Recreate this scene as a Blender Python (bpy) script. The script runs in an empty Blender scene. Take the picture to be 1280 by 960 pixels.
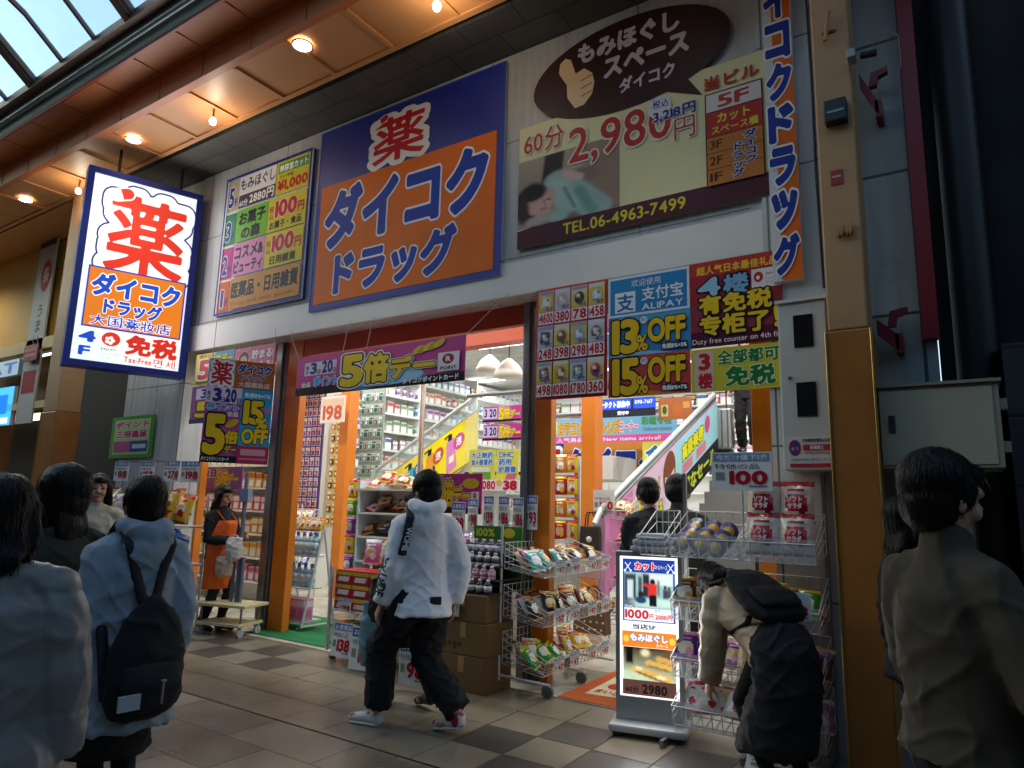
import bpy, bmesh, math, random
import numpy as np
from mathutils import Vector, Matrix, noise
random.seed(7); RNG = np.random.default_rng(7)
SC = bpy.context.scene; COL = SC.collection
PI = math.pi
# ------------------------------------------------------------------ camera, sky, sun, exposure
EYE = np.array([0.0, 0.0, 1.5]); FPX = 856.0
def cam_axes(yaw, pitch, roll):
    cy, sy, cp, sp = math.cos(yaw), math.sin(yaw), math.cos(pitch), math.sin(pitch)
    w = np.array([-sy*cp, cy*cp, sp]); r = np.array([cy, sy, 0.0]); u = np.cross(r, w)
    c, s = math.cos(roll), math.sin(roll)
    return c*r+s*u, -s*r+c*u, w
CR, CU, CW = cam_axes(math.radians(33.61), math.radians(9.93), math.radians(1.43))
cam = bpy.data.objects.new('camera', bpy.data.cameras.new('camera')); COL.objects.link(cam)
cam.matrix_world = Matrix(((CR[0],CU[0],-CW[0],EYE[0]),(CR[1],CU[1],-CW[1],EYE[1]),(CR[2],CU[2],-CW[2],EYE[2]),(0,0,0,1)))
cam.data.sensor_width = 36; cam.data.lens = 36*FPX/1280; cam.data.clip_start = .05; cam.data.clip_end = 500
SC.camera = cam
world = bpy.data.worlds.new('World'); SC.world = world; world.use_nodes = True
nt = world.node_tree; bg = nt.nodes['Background']
sky = nt.nodes.new('ShaderNodeTexSky'); sky.sky_type = 'NISHITA'; sky.sun_disc = False
SUN_EL, SUN_AZ = math.radians(18), math.radians(250)
sky.sun_elevation = SUN_EL; sky.sun_rotation = SUN_AZ; sky.air_density = 1.2; sky.dust_density = 1.5; sky.ozone_density = 1.0
nt.links.new(sky.outputs[0], bg.inputs[0]); bg.inputs[1].default_value = 0.15
sun = bpy.data.objects.new('sun', bpy.data.lights.new('sun', 'SUN')); COL.objects.link(sun)
sun.data.energy = 0.06; sun.data.angle = math.radians(12); sun.data.color = (1, .92, .82)
sd = Vector((math.sin(SUN_AZ)*math.cos(SUN_EL), math.cos(SUN_AZ)*math.cos(SUN_EL), math.sin(SUN_EL)))
sun.rotation_euler = sd.to_track_quat('Z', 'Y').to_euler()
SC.view_settings.view_transform = 'Standard'; SC.view_settings.look = 'None'
SC.view_settings.exposure = 1.28; SC.view_settings.gamma = 1.0; SC.view_settings.use_curve_mapping = False
SC.render.engine = 'CYCLES'; SC.cycles.use_denoising = True
SC.cycles.max_bounces = 8; SC.cycles.transparent_max_bounces = 16
SC.cycles.caustics_reflective = False; SC.cycles.caustics_refractive = False; SC.cycles.sample_clamp_indirect = 6

# ------------------------------------------------------------------ a pixel of the survey photo to a point on a known plane
def ray(x, y): return (x-640)*CR + (480-y)*CU + FPX*CW
def onG(x, y, z=0.0):
    d = ray(x, y); return EYE + d*((z-EYE[2])/d[2])
def onY(x, y, Y):
    d = ray(x, y); return EYE + d*(Y/d[1])
def onX(x, y, X):
    d = ray(x, y); return EYE + d*(X/d[0])
# ------------------------------------------------------------------ materials
def lin(h):
    if isinstance(h, str):
        h = h.lstrip('#'); h = [int(h[i:i+2], 16)/255 for i in (0, 2, 4)]
        return tuple(c/12.92 if c <= .04045 else ((c+.055)/1.055)**2.4 for c in h)
    return tuple(h)
MATS = {}
def M(c, rough=.6, metal=0.0, emit=0.0, var=0.0, bump=0.0, scale=20.0, alpha=1.0, coat=0.0, sheen=0.0, trans=0.0, spec=.5):
    key = (c if isinstance(c, str) else tuple(c), rough, metal, emit, var, bump, scale, alpha, coat, sheen, trans, spec)
    if key in MATS: return MATS[key]
    emit *= .40  # exposure is +1.33
    m = bpy.data.materials.new('mat_%03d' % len(MATS)); m.use_nodes = True; MATS[key] = m
    t = m.node_tree; b = t.nodes['Principled BSDF']; c = lin(c)
    b.inputs['Base Color'].default_value = (*c, 1); b.inputs['Roughness'].default_value = rough; b.inputs['Metallic'].default_value = metal
    b.inputs['Alpha'].default_value = alpha; b.inputs['Coat Weight'].default_value = coat; b.inputs['Sheen Weight'].default_value = sheen
    b.inputs['Transmission Weight'].default_value = trans; b.inputs['Specular IOR Level'].default_value = spec
    if emit: b.inputs['Emission Color'].default_value = (*c, 1); b.inputs['Emission Strength'].default_value = emit
    if var or bump:
        tc = t.nodes.new('ShaderNodeTexCoord'); n = t.nodes.new('ShaderNodeTexNoise'); n.inputs['Scale'].default_value = scale; n.inputs['Detail'].default_value = 5
        t.links.new(tc.outputs['Object'], n.inputs['Vector'])
        if var:
            n2 = t.nodes.new('ShaderNodeTexNoise'); n2.inputs['Scale'].default_value = scale*.13; n2.inputs['Detail'].default_value = 4
            t.links.new(tc.outputs['Object'], n2.inputs['Vector'])
            ad = t.nodes.new('ShaderNodeMath'); ad.operation = 'ADD'; t.links.new(n.outputs[0], ad.inputs[0]); t.links.new(n2.outputs[0], ad.inputs[1])
            r = t.nodes.new('ShaderNodeMapRange'); r.inputs[1].default_value = .6; r.inputs[2].default_value = 1.4
            r.inputs[3].default_value = 1-var; r.inputs[4].default_value = 1+var; t.links.new(ad.outputs[0], r.inputs[0])
            mx = t.nodes.new('ShaderNodeVectorMath'); mx.operation = 'SCALE'; mx.inputs[0].default_value = c
            t.links.new(r.outputs[0], mx.inputs['Scale']); t.links.new(mx.outputs[0], b.inputs['Base Color'])
            if emit: t.links.new(mx.outputs[0], b.inputs['Emission Color'])
            rr = t.nodes.new('ShaderNodeMapRange'); rr.inputs[3].default_value = max(.02, rough-.12); rr.inputs[4].default_value = min(1, rough+.12)
            t.links.new(n2.outputs[0], rr.inputs[0]); t.links.new(rr.outputs[0], b.inputs['Roughness'])
        if bump:
            bp = t.nodes.new('ShaderNodeBump'); bp.inputs['Strength'].default_value = bump; bp.inputs['Distance'].default_value = .02
            t.links.new(n.outputs[0], bp.inputs['Height']); t.links.new(bp.outputs[0], b.inputs['Normal'])
    return m
def grid_mat(c1, c2, su, sv, line=.01, axes='XZ', rough=.4, var=.12, off=0.0, loc=(0, 0)):
    """panels or tiles with joints: a brick texture laid over two object axes"""
    m = bpy.data.materials.new('tiles'); m.use_nodes = True; t = m.node_tree; b = t.nodes['Principled BSDF']
    tc = t.nodes.new('ShaderNodeTexCoord'); sp = t.nodes.new('ShaderNodeSeparateXYZ'); cb = t.nodes.new('ShaderNodeCombineXYZ')
    t.links.new(tc.outputs['Object'], sp.inputs[0])
    for k, a in enumerate(axes):
        ad = t.nodes.new('ShaderNodeMath'); ad.operation = 'ADD'; ad.inputs[1].default_value = loc[k]+400*(su, sv)[k]
        t.links.new(sp.outputs['XYZ'.index(a)], ad.inputs[0]); t.links.new(ad.outputs[0], cb.inputs[k])
    br = t.nodes.new('ShaderNodeTexBrick'); t.links.new(cb.outputs[0], br.inputs['Vector'])
    br.offset = off; br.inputs['Scale'].default_value = 1; br.inputs['Brick Width'].default_value = su; br.inputs['Row Height'].default_value = sv
    br.inputs['Mortar Size'].default_value = line; br.inputs['Mortar Smooth'].default_value = .2; br.inputs['Bias'].default_value = 0
    c1, c2 = lin(c1), lin(c2)
    br.inputs['Color1'].default_value = (*[c*(1-var) for c in c1], 1); br.inputs['Color2'].default_value = (*[min(1, c*(1+var)) for c in c1], 1); br.inputs['Mortar'].default_value = (*c2, 1)
    n = t.nodes.new('ShaderNodeTexNoise'); n.inputs['Scale'].default_value = 1.3; n.inputs['Detail'].default_value = 8; t.links.new(tc.outputs['Object'], n.inputs['Vector'])
    r = t.nodes.new('ShaderNodeMapRange'); r.inputs[1].default_value = .3; r.inputs[2].default_value = .7; r.inputs[3].default_value = 1-1.3*var; r.inputs[4].default_value = 1+1.3*var; t.links.new(n.outputs[0], r.inputs[0])
    mx = t.nodes.new('ShaderNodeVectorMath'); mx.operation = 'SCALE'; t.links.new(br.outputs[0], mx.inputs[0]); t.links.new(r.outputs[0], mx.inputs['Scale'])
    vert = 'Z' in axes  # rain and dust streaks on walls, gum spots and scuffs on floors
    mp = t.nodes.new('ShaderNodeMapping'); mp.inputs['Scale'].default_value = (5, 5, .35) if vert else (.8, .8, .8); n2 = t.nodes.new('ShaderNodeTexNoise'); n2.inputs['Scale'].default_value = 2.5; n2.inputs['Detail'].default_value = 7
    t.links.new(tc.outputs['Object'], mp.inputs[0]); t.links.new(mp.outputs[0], n2.inputs['Vector'])
    r3 = t.nodes.new('ShaderNodeMapRange'); r3.inputs[1].default_value = .42; r3.inputs[2].default_value = .72; r3.inputs[3].default_value = 1.04; r3.inputs[4].default_value = .80 if vert else .68; t.links.new(n2.outputs[0], r3.inputs[0])
    mx2 = t.nodes.new('ShaderNodeVectorMath'); mx2.operation = 'SCALE'; t.links.new(mx.outputs[0], mx2.inputs[0]); t.links.new(r3.outputs[0], mx2.inputs['Scale']); mx = mx2
    if not vert:
        vo = t.nodes.new('ShaderNodeTexVoronoi'); vo.inputs['Scale'].default_value = 2.6; t.links.new(tc.outputs['Object'], vo.inputs['Vector'])
        r4 = t.nodes.new('ShaderNodeMapRange'); r4.inputs[1].default_value = .045; r4.inputs[2].default_value = .065; r4.inputs[3].default_value = .55; r4.inputs[4].default_value = 1; t.links.new(vo.outputs['Distance'], r4.inputs[0])
        mx3 = t.nodes.new('ShaderNodeVectorMath'); mx3.operation = 'SCALE'; t.links.new(mx.outputs[0], mx3.inputs[0]); t.links.new(r4.outputs[0], mx3.inputs['Scale']); mx = mx3
    t.links.new(mx.outputs[0], b.inputs['Base Color'])
    r2 = t.nodes.new('ShaderNodeMapRange'); r2.inputs[1].default_value = .3; r2.inputs[2].default_value = .7; r2.inputs[3].default_value = max(.05, rough-.12); r2.inputs[4].default_value = rough+.15; t.links.new(n.outputs[0], r2.inputs[0])
    t.links.new(r2.outputs[0], b.inputs['Roughness'])
    bp = t.nodes.new('ShaderNodeBump'); bp.inputs['Strength'].default_value = .35; bp.inputs['Distance'].default_value = .01; bp.invert = True
    t.links.new(br.outputs['Fac'], bp.inputs['Height']); t.links.new(bp.outputs[0], b.inputs['Normal'])
    return m
def lamp_mat(c, s):
    return M(c, .5, 0, s)
# ------------------------------------------------------------------ meshes and things
class MB:
    def __init__(s): s.v = []; s.f = []; s.mi = []; s.sm = []
    def add(s, vs, fs, mi=0, smooth=False):
        o = len(s.v); s.v += [tuple(map(float, v)) for v in vs]; s.f += [tuple(i+o for i in f) for f in fs]; s.mi += [mi]*len(fs); s.sm += [smooth]*len(fs); return s
    def box(s, lo, hi, mi=0, rz=0, piv=None, mat=None):
        x0, y0, z0 = lo; x1, y1, z1 = hi
        vs = [(x0,y0,z0),(x1,y0,z0),(x1,y1,z0),(x0,y1,z0),(x0,y0,z1),(x1,y0,z1),(x1,y1,z1),(x0,y1,z1)]
        if mat is not None: vs = [mat @ Vector(v) for v in vs]
        return s.add(vs, [(0,3,2,1),(4,5,6,7),(0,1,5,4),(1,2,6,5),(2,3,7,6),(3,0,4,7)], mi)
    def tube(s, p0, p1, r0, r1=None, n=10, mi=0, cap=True, smooth=True):
        p0, p1 = Vector(p0), Vector(p1); r1 = r0 if r1 is None else r1; d = (p1-p0)
        if d.length < 1e-6: return s
        d.normalize(); a = d.orthogonal().normalized(); b = d.cross(a); vs = []; fs = []
        for p, r in ((p0, r0), (p1, r1)):
            for i in range(n):
                t = 2*PI*i/n; vs.append(p + a*(r*math.cos(t)) + b*(r*math.sin(t)))
        for i in range(n): j = (i+1) % n; fs.append((i, j, n+j, n+i))
        s.add(vs, fs, mi, smooth)
        if cap: s.add([v for v in vs], [tuple(range(n-1, -1, -1)), tuple(range(n, 2*n))], mi)
        return s
    def path(s, pts, r, n=8, mi=0):
        for a, b in zip(pts, pts[1:]): s.tube(a, b, r, None, n, mi)
        return s
    def lathe(s, prof, c=(0,0,0), n=16, mi=0, smooth=True, axis=None):
        vs = []; fs = []; k = len(prof)
        for r, z in prof:
            for i in range(n):
                t = 2*PI*i/n; p = Vector((r*math.cos(t), r*math.sin(t), z))
                if axis is not None: p = axis @ p
                vs.append((c[0]+p.x, c[1]+p.y, c[2]+p.z))
        for a in range(k-1):
            for i in range(n):
                j = (i+1) % n; fs.append((a*n+i, a*n+j, (a+1)*n+j, (a+1)*n+i))
        fs.append(tuple(range(n-1, -1, -1))); fs.append(tuple(range((k-1)*n, k*n)))
        return s.add(vs, fs, mi, smooth)
    def prism(s, poly, d, mi=0, smooth=False):
        """poly: 3D points of a planar outline, d: extrusion vector"""
        n = len(poly); d = Vector(d); a = [Vector(p) for p in poly]; vs = a + [p+d for p in a]
        fs = [tuple(range(n-1, -1, -1)), tuple(range(n, 2*n))] + [(i, (i+1) % n, n+(i+1) % n, n+i) for i in range(n)]
        return s.add(vs, fs, mi, smooth)
    def build(s, name, mats, parent=None, label=None, bevel=0.0, local=False):
        vs = s.v
        if parent is not None and not local:
            inv = (Matrix.Translation(parent.location) @ parent.rotation_euler.to_matrix().to_4x4()).inverted()
            vs = [inv @ Vector(v) for v in vs]
        me = bpy.data.meshes.new(name); me.from_pydata(vs, [], s.f)
        if not isinstance(mats, (list, tuple)): mats = [mats]
        for m in mats: me.materials.append(m)
        me.polygons.foreach_set('material_index', s.mi); me.polygons.foreach_set('use_smooth', s.sm)
        me.validate(); me.update()
        bm = bmesh.new(); bm.from_mesh(me); bmesh.ops.recalc_face_normals(bm, faces=bm.faces); bm.to_mesh(me); bm.free()
        o = bpy.data.objects.new(name, me); COL.objects.link(o)
        if parent is not None: o.parent = parent
        if label: o['label'] = label
        if bevel:
            b = o.modifiers.new('bevel', 'BEVEL'); b.width = bevel; b.segments = 2; b.limit_method = 'ANGLE'
        return o
def tag(o, label, cat, group=None):
    o['label'] = label; o['category'] = cat
    if group: o['group'] = group
    return o
def thing(name, label, cat, loc=(0,0,0), rz=0.0, group=None):
    o = bpy.data.objects.new(name, None); COL.objects.link(o); o.location = loc; o.rotation_euler = (0, 0, rz); o.empty_display_size = .1
    return tag(o, label, cat, group)
def struct(o): o['kind'] = 'structure'; return o
def dup(o, loc=None, rz=None, label=None, group=None, parent=None):
    c = o.copy(); COL.objects.link(c)
    if parent is not None: c.parent = parent
    for ch in list(o.children): dup(ch, parent=c)
    if loc is not None: c.location = loc
    if rz is not None: c.rotation_euler = (c.rotation_euler[0], c.rotation_euler[1], rz)
    if label: c['label'] = label
    if group: c['group'] = group
    return c
# ------------------------------------------------------------------ lettering: each glyph from the font's outline, weight by a distance field
GL = {}
def glyph_raw(ch):
    cu = bpy.data.curves.new('g', 'FONT'); cu.body = ch; cu.size = 1; cu.resolution_u = 3
    o = bpy.data.objects.new('g', cu); COL.objects.link(o)
    me = bpy.data.meshes.new_from_object(o.evaluated_get(bpy.context.evaluated_depsgraph_get()))
    bpy.data.objects.remove(o); bpy.data.curves.remove(cu)
    v = np.array([x.co[:2] for x in me.vertices]) if len(me.vertices) else np.zeros((0, 2)); cnt = {}
    for p in me.polygons:
        for e in p.edge_keys: cnt[e] = cnt.get(e, 0)+1
    seg = np.array([e for e, k in cnt.items() if k == 1]); bpy.data.meshes.remove(me)
    return v, seg
def glyph_sdf(ch, res):
    if (ch, res) in GL: return GL[ch, res]
    if (ch, 0) not in GL: GL[ch, 0] = glyph_raw(ch)
    v, seg = GL[ch, 0]
    if not len(v) or not len(seg): GL[ch, res] = None; return None
    pad = .17; lo = v.min(0)-pad; hi = v.max(0)+pad; h = 1.0/res
    xs = np.arange(lo[0], hi[0]+h, h); ys = np.arange(lo[1], hi[1]+h, h) + 1.3e-5
    a, b = v[seg[:, 0]], v[seg[:, 1]]; P = np.stack(np.meshgrid(xs, ys), -1)
    ab = b-a; L = (ab**2).sum(1)+1e-12; dmin = np.full(P.shape[:2], 9.0); par = np.zeros(P.shape[:2], int)
    for i in range(len(a)):
        q = P-a[i]; t = np.clip((q@ab[i])/L[i], 0, 1); dd = q-t[..., None]*ab[i]; np.minimum(dmin, (dd**2).sum(-1), out=dmin)
        ya, yb = a[i][1], b[i][1]
        if ya != yb:
            row = (ys > min(ya, yb)) & (ys <= max(ya, yb)); xc = a[i][0]+(ys-ya)*ab[i][0]/ab[i][1]
            par += (row[:, None] & (xs[None, :] > xc[:, None]))
    d = np.sqrt(dmin); d[par % 2 == 1] *= -1
    GL[ch, res] = (xs, ys, d, v.min(0), v.max(0)); return GL[ch, res]
GM = {}
def glyph_mesh(ch, res, off):
    k = (ch, res, round(off, 4))
    if k in GM: return GM[k]
    g = glyph_sdf(ch, res)
    if g is None: GM[k] = None; return None
    xs, ys, d, mn, mx = g; d = d-off; ins = d < 0; V = []; F = []
    ny, nx = d.shape
    for j in range(ny-1):
        i = 0
        while i < nx-1:
            c = (ins[j, i], ins[j, i+1], ins[j+1, i+1], ins[j+1, i])
            if all(c):
                k2 = i
                while k2 < nx-1 and ins[j, k2+1] and ins[j+1, k2+1]: k2 += 1
                n = len(V); V += [(xs[i], ys[j]), (xs[k2], ys[j]), (xs[k2], ys[j+1]), (xs[i], ys[j+1])]; F.append((n, n+1, n+2, n+3)); i = max(k2, i+1); continue
            if any(c):
                cr = ((i, j), (i+1, j), (i+1, j+1), (i, j+1)); pl = []
                for q in range(4):
                    (ia, ja), (ib, jb) = cr[q], cr[(q+1) % 4]; da, db = d[ja, ia], d[jb, ib]
                    if da < 0: pl.append((xs[ia], ys[ja]))
                    if (da < 0) != (db < 0):
                        t = da/(da-db); pl.append((xs[ia]+t*(xs[ib]-xs[ia]), ys[ja]+t*(ys[jb]-ys[ja])))
                if len(pl) >= 3: n = len(V); V += pl; F.append(tuple(range(n, n+len(pl))))
            i += 1
    GM[k] = (np.array(V) if V else np.zeros((0, 2)), F); return GM[k]
def cjk(ch): return ord(ch) > 0x2E00
def lay_text(s, res, off, vert=False):
    x = 0.0; y = 0.0; out = []; small = 'ァィゥェォッャュョ'
    for ch in s:
        if ch == ' ': x += .3; continue
        g = glyph_sdf(ch, res)
        if g is None: x += .3; continue
        if vert: out.append((ch, 0 if cjk(ch) else .5-(g[3][0]+g[4][0])/2, y)); y -= 1.02; continue
        if cjk(ch): out.append((ch, x, 0)); x += 1.0
        else: out.append((ch, x-g[3][0], 0)); x += g[4][0]-g[3][0]+.075+.6*off
    return out
def photo_mat(emit):
    k = ('photo', emit)
    if k in MATS: return MATS[k]
    m = bpy.data.materials.new('printed_photo'); m.use_nodes = True; t = m.node_tree; b = t.nodes['Principled BSDF']; a = t.nodes.new('ShaderNodeVertexColor'); a.layer_name = 'ink'; MATS[k] = m
    t.links.new(a.outputs[0], b.inputs['Base Color']); b.inputs['Roughness'].default_value = .5; b.inputs['Specular IOR Level'].default_value = .22
    if emit: t.links.new(a.outputs[0], b.inputs['Emission Color']); b.inputs['Emission Strength'].default_value = emit*.40
    return m
class Canvas:
    """a flat printed thing: board, print (coloured areas) and lettering, on the plane O + u*U*W + v*V*H (v runs down)"""
    def __init__(s, O, U, V, W, H):
        s.O, s.U, s.V = Vector(O), Vector(U).normalized(), Vector(V).normalized(); s.W, s.H = W, H; s.N = s.V.cross(s.U).normalized(); s.z = .0012
        s.pr = {}; s.tx = {}
    def pt(s, u, v, z): return s.O + s.U*(u*s.W) + s.V*(v*s.H) + s.N*z
    def up(s): s.z += .0004; return s.z
    def rect(s, u0, v0, u1, v1, c, emit=None):
        z = s.up(); mb = s.pr.setdefault(c, MB()); mb.add([s.pt(u0,v0,z), s.pt(u1,v0,z), s.pt(u1,v1,z), s.pt(u0,v1,z)], [(0,3,2,1)])
    def poly(s, pts, c):
        z = s.up(); s.pr.setdefault(c, MB()).add([s.pt(u, v, z) for u, v in pts], [tuple(range(len(pts)))])
    def ell(s, u, v, ru, rv, c, n=20, rot=0):
        s.poly([(u+ru*math.cos(2*PI*i/n)*math.cos(rot)-rv*math.sin(2*PI*i/n)*math.sin(rot), v+ru*math.cos(2*PI*i/n)*math.sin(rot)+rv*math.sin(2*PI*i/n)*math.cos(rot)) for i in range(n)], c)
    def line(s, u0, v0, u1, v1, w, c):
        a = Vector((u0*s.W, v0*s.H)); b = Vector((u1*s.W, v1*s.H)); d = (b-a).normalized(); n = Vector((-d.y, d.x))*w/2
        s.poly([(p.x/s.W, p.y/s.H) for p in (a+n, b+n, b-n, a-n)], c)
    def frame(s, u0, v0, u1, v1, w, c):
        wu, wv = w/s.W, w/s.H
        for r in ((u0,v0,u1,v0+wv), (u0,v1-wv,u1,v1), (u0,v0+wv,u0+wu,v1-wv), (u1-wu,v0+wv,u1,v1-wv)): s.rect(*r, c)
    def text(s, t, u0, v0, u1, v1, c, bold=.03, out=(), shear=0.0, vert=False, skew=0.0, res=None):
        if not any(cjk(ch) for ch in t): bold *= .62; out = [(cc, o_*.72) for cc, o_ in out]
        n = max(1, len(t)); hm = abs(v1-v0)*s.H/(n if vert else 1)
        res = res or int(min(56, max(15, hm*95))); lay = lay_text(t, res, bold, vert); bb = None
        if not lay: return
        def pts(off):
            r = []
            for ch, x, y in lay:
                g = glyph_mesh(ch, res, off)
                if g is None or not len(g[0]): continue
                r.append((g[0]+np.array([x, y]), g[1]))
            return r
        base = np.concatenate([p for p, f in pts(bold)]); lo, hi = base.min(0), base.max(0); sp = np.maximum(hi-lo, 1e-6)
        if not vert and (hi[1]-lo[1]) < .3: lo[1] -= .2; hi[1] += .2; sp = hi-lo
        for cc, off in [*out, (c, 0)]:
            z = s.up(); mb = s.tx.setdefault(cc, MB())
            for p, f in pts(bold+off):
                q = (p-lo)/sp; q0 = q[:, 0]+shear*q[:, 1]*s.H*(v1-v0)/(s.W*(u1-u0))
                u = u0+q0*(u1-u0); v = v1-q[:, 1]*(v1-v0)+skew*q0
                mb.add([s.pt(a, b, z) for a, b in zip(u, v)], f)
    def photo(s, u0, v0, u1, v1, top, bot, shapes, nx=56, grain=.06):
        """a printed photograph: soft shapes mixed on a fine grid, kept as a colour attribute of the print"""
        z = s.up(); X, Y = np.meshgrid(np.linspace(0, 1, nx+1), np.linspace(0, 1, max(4, int(nx*(v1-v0)*s.H/((u1-u0)*s.W)))+1)); ny = X.shape[0]-1
        C = np.array(lin(top))*(1-Y[..., None])+np.array(lin(bot))*Y[..., None]
        for sh in shapes:
            if sh[0] == 'e':
                _, cx, cy, rx, ry, rot, col, soft = sh; dx, dy = X-cx, Y-cy; a = dx*math.cos(rot)+dy*math.sin(rot); b = -dx*math.sin(rot)+dy*math.cos(rot); d = np.sqrt((a/rx)**2+(b/ry)**2)-1
            elif sh[0] == 'r':
                _, cx, cy, rx, ry, rot, col, soft = sh; dx, dy = X-cx, Y-cy; a = dx*math.cos(rot)+dy*math.sin(rot); b = -dx*math.sin(rot)+dy*math.cos(rot); d = np.maximum(abs(a)/rx, abs(b)/ry)-1
            else:
                _, x0, y0, x1, y1, w, col, soft = sh; vx, vy = x1-x0, y1-y0; t = np.clip(((X-x0)*vx+(Y-y0)*vy)/(vx*vx+vy*vy+1e-9), 0, 1); d = np.hypot(X-x0-t*vx, Y-y0-t*vy)/w-1
            k = np.clip(.5-d/(2*soft), 0, 1)[..., None]; k = k*k*(3-2*k); C = C*(1-k)+np.array(lin(col))*k
        C = np.clip(C*(1+grain*RNG.standard_normal(C.shape[:2]+(1,))), 0, 1)
        s.ph = getattr(s, 'ph', []); s.ph.append(([s.pt(u0+(u1-u0)*X[j, i], v0+(v1-v0)*Y[j, i], z) for j in range(ny+1) for i in range(nx+1)], [(j*(nx+1)+i, (j+1)*(nx+1)+i, (j+1)*(nx+1)+i+1, j*(nx+1)+i+1) for j in range(ny) for i in range(nx)], C.reshape(-1, 3)))
    def finish(s, parent, rough=.5, emit=0.0, bump=0.0):
        for V, F, C in getattr(s, 'ph', []):
            o = MB().add(V, F, 0).build('picture', photo_mat(emit), parent); at = o.data.color_attributes.new('ink', 'FLOAT_COLOR', 'POINT'); at.data.foreach_set('color', np.concatenate([C, np.ones((len(C), 1))], 1).astype(np.float32).ravel())
        s.ph = []
        for nm, d in (('print', s.pr), ('lettering', s.tx)):
            if not d: continue
            al = MB(); mats = []
            for i, (c, mb) in enumerate(d.items()):
                al.add(mb.v, mb.f, i); mats.append(M(c, rough, 0, emit) if emit else M(c, rough, 0, 0, .11, bump, 3, spec=.22))
            me_o = al.build(nm, mats, parent)
def board(name, label, cat, O, U, V, W, H, c, thick=.02, rough=.5, emit=0.0, side=None, group=None, part='panel', bevel=0.0):
    """a thing with a flat panel whose printed face starts at O; returns (root, canvas)"""
    cv = Canvas(O, U, V, W, H); base = cv.pt(.5, 1, -thick/2)
    root = thing(name, label, cat, base, 0, group); mb = MB()
    a = [cv.pt(u, v, 0) for u, v in ((0,0), (1,0), (1,1), (0,1))]; mb.prism(a, -cv.N*thick)
    mb.mi[0] = 1
    mb.build(part, [M(side or c, rough), M(c, rough, 0, emit)] if (side or emit) else [M(c, rough, 0, 0, .05, 0, 5)]*2, root, bevel=bevel)
    return root, cv
def pxboard(name, label, cat, tl, tr, bl, Y, c, **kw):
    """board in a plane of constant depth Y; tl, tr, bl: corners in the survey photo"""
    a, b, d = onY(*tl, Y), onY(*tr, Y), onY(*bl, Y); W = b[0]-a[0]; z1 = (a[2]+b[2])/2; H = z1-d[2]
    return board(name, label, cat, (a[0], Y, z1), (1,0,0), (0,0,-1), W, H, c, **kw)
# ================================================================== the setting
W_PAINT = M('#e4e4e0', .5, var=.06, scale=3)
ORANGE = M('#d97a1e', .38, var=.08, scale=4)
REDOR = M('#b5482a', .45, var=.08, scale=4)
STEEL = M('#8d8f90', .4, .8, var=.1)
DARK = M('#17181a', .6)
WIRE = M('#d8dad8', .35, .3)
FY = 5.0
def slab(name, x0, x1, y0, y1, z, m, parent=None):
    return MB().add([(x0,y0,z), (x1,y0,z), (x1,y1,z), (x0,y1,z)], [(0,1,2,3)]).build(name, m, parent)
struct(slab('street_floor', -60, 40, -60, 60, 0, grid_mat('#847967', '#4a4338', .8, .4, .006, 'XY', .33, .22, .5, (.08, -.13))))
mb = MB()
for i in range(-40, 16):
    for j in range(4):
        x = -.08+i*.4; y = 3.33+j*.4; mi = 0; hsh = (i*7+j*13) % 5
        if x < -5.6 and j >= 2: mi = 1+(i+j) % 2
        elif x > -2.9 and j < 3: mi = 1 if (i+j) % 2 == 0 and hsh else 0
        g = .004; mb.add([(x+g,y+g,.004), (x+.4-g,y+g,.004), (x+.4-g,y+.4-g,.004), (x+g,y+.4-g,.004)], [(0,1,2,3)], mi)
struct(mb.build('paving_band', [M('#877c69', .32, var=.2, bump=.08, scale=6), M('#524d46', .34, var=.2, scale=6), M('#857e6f', .32, var=.2, scale=6)]))
struct(slab('shop_floor', -12.0, -.72, 5.02, 17.2, .006, grid_mat('#bdb7a6', '#8d8a80', .6, .6, .004, 'XY', .25, .07)))

bld = thing('drugstore_building', 'white fronted two bay drugstore with orange door frames', 'building', (-4.6, FY, 0))
panel_mat = grid_mat('#b9bcbd', '#7e8284', 1.55, 1.22, .008, 'XZ', .45, .06, 0, (.6, -.02))
MB().box((-8.5, FY, 3.39), (-1.12, FY+.3, 5.83)).build('fascia_wall', panel_mat, bld)
MB().box((-8.5, FY-.025, 3.36), (-1.12, FY-.002, 3.70)).build('fascia_ledge', W_PAINT, bld, bevel=.006)
tile_mat = grid_mat('#c3c6c6', '#6b6f72', .62, 1.02, .008, 'XZ', .3, .04, 0, (.2, .1))
MB().box((-9.95, FY+.02, 0), (-8.5, FY+.3, 5.83)).build('pilaster', tile_mat, bld)
MB().box((-1.12, FY-.03, 0), (-.70, FY+.3, 5.83)).build('pilaster', tile_mat, bld)
MB().box((-8.5, FY+.301, 3.40), (-1.13, FY+.5, 5.83)).build('fascia_backing', W_PAINT, bld)
for x0, x1 in ((-7.06, -6.89), (-3.43, -3.31), (-1.14, -1.10)):
    r = MB(); r.box((x0, FY+.33, 0), (x1, FY+.45, 3.5)); r.box((x0+.03, FY+.30, 0), (x1-.03, FY+.329, 3.5)); r.build('shutter_rail', STEEL, bld, bevel=.006)
for x0, x1 in ((-8.72, -8.46), (-6.86, -6.60), (-3.29, -3.12), (-1.35, -1.20)):
    MB().box((x0, FY+.35, 0), (x1, FY+.45, 3.5)).build('door_jamb', ORANGE, bld, bevel=.008)
for x0, x1 in ((-8.46, -7.07), (-6.60, -3.44), (-3.12, -1.35)):
    MB().box((x0, FY+.36, 3.20), (x1, FY+.44, 3.5)).build('door_lintel', REDOR, bld, bevel=.008)
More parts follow.
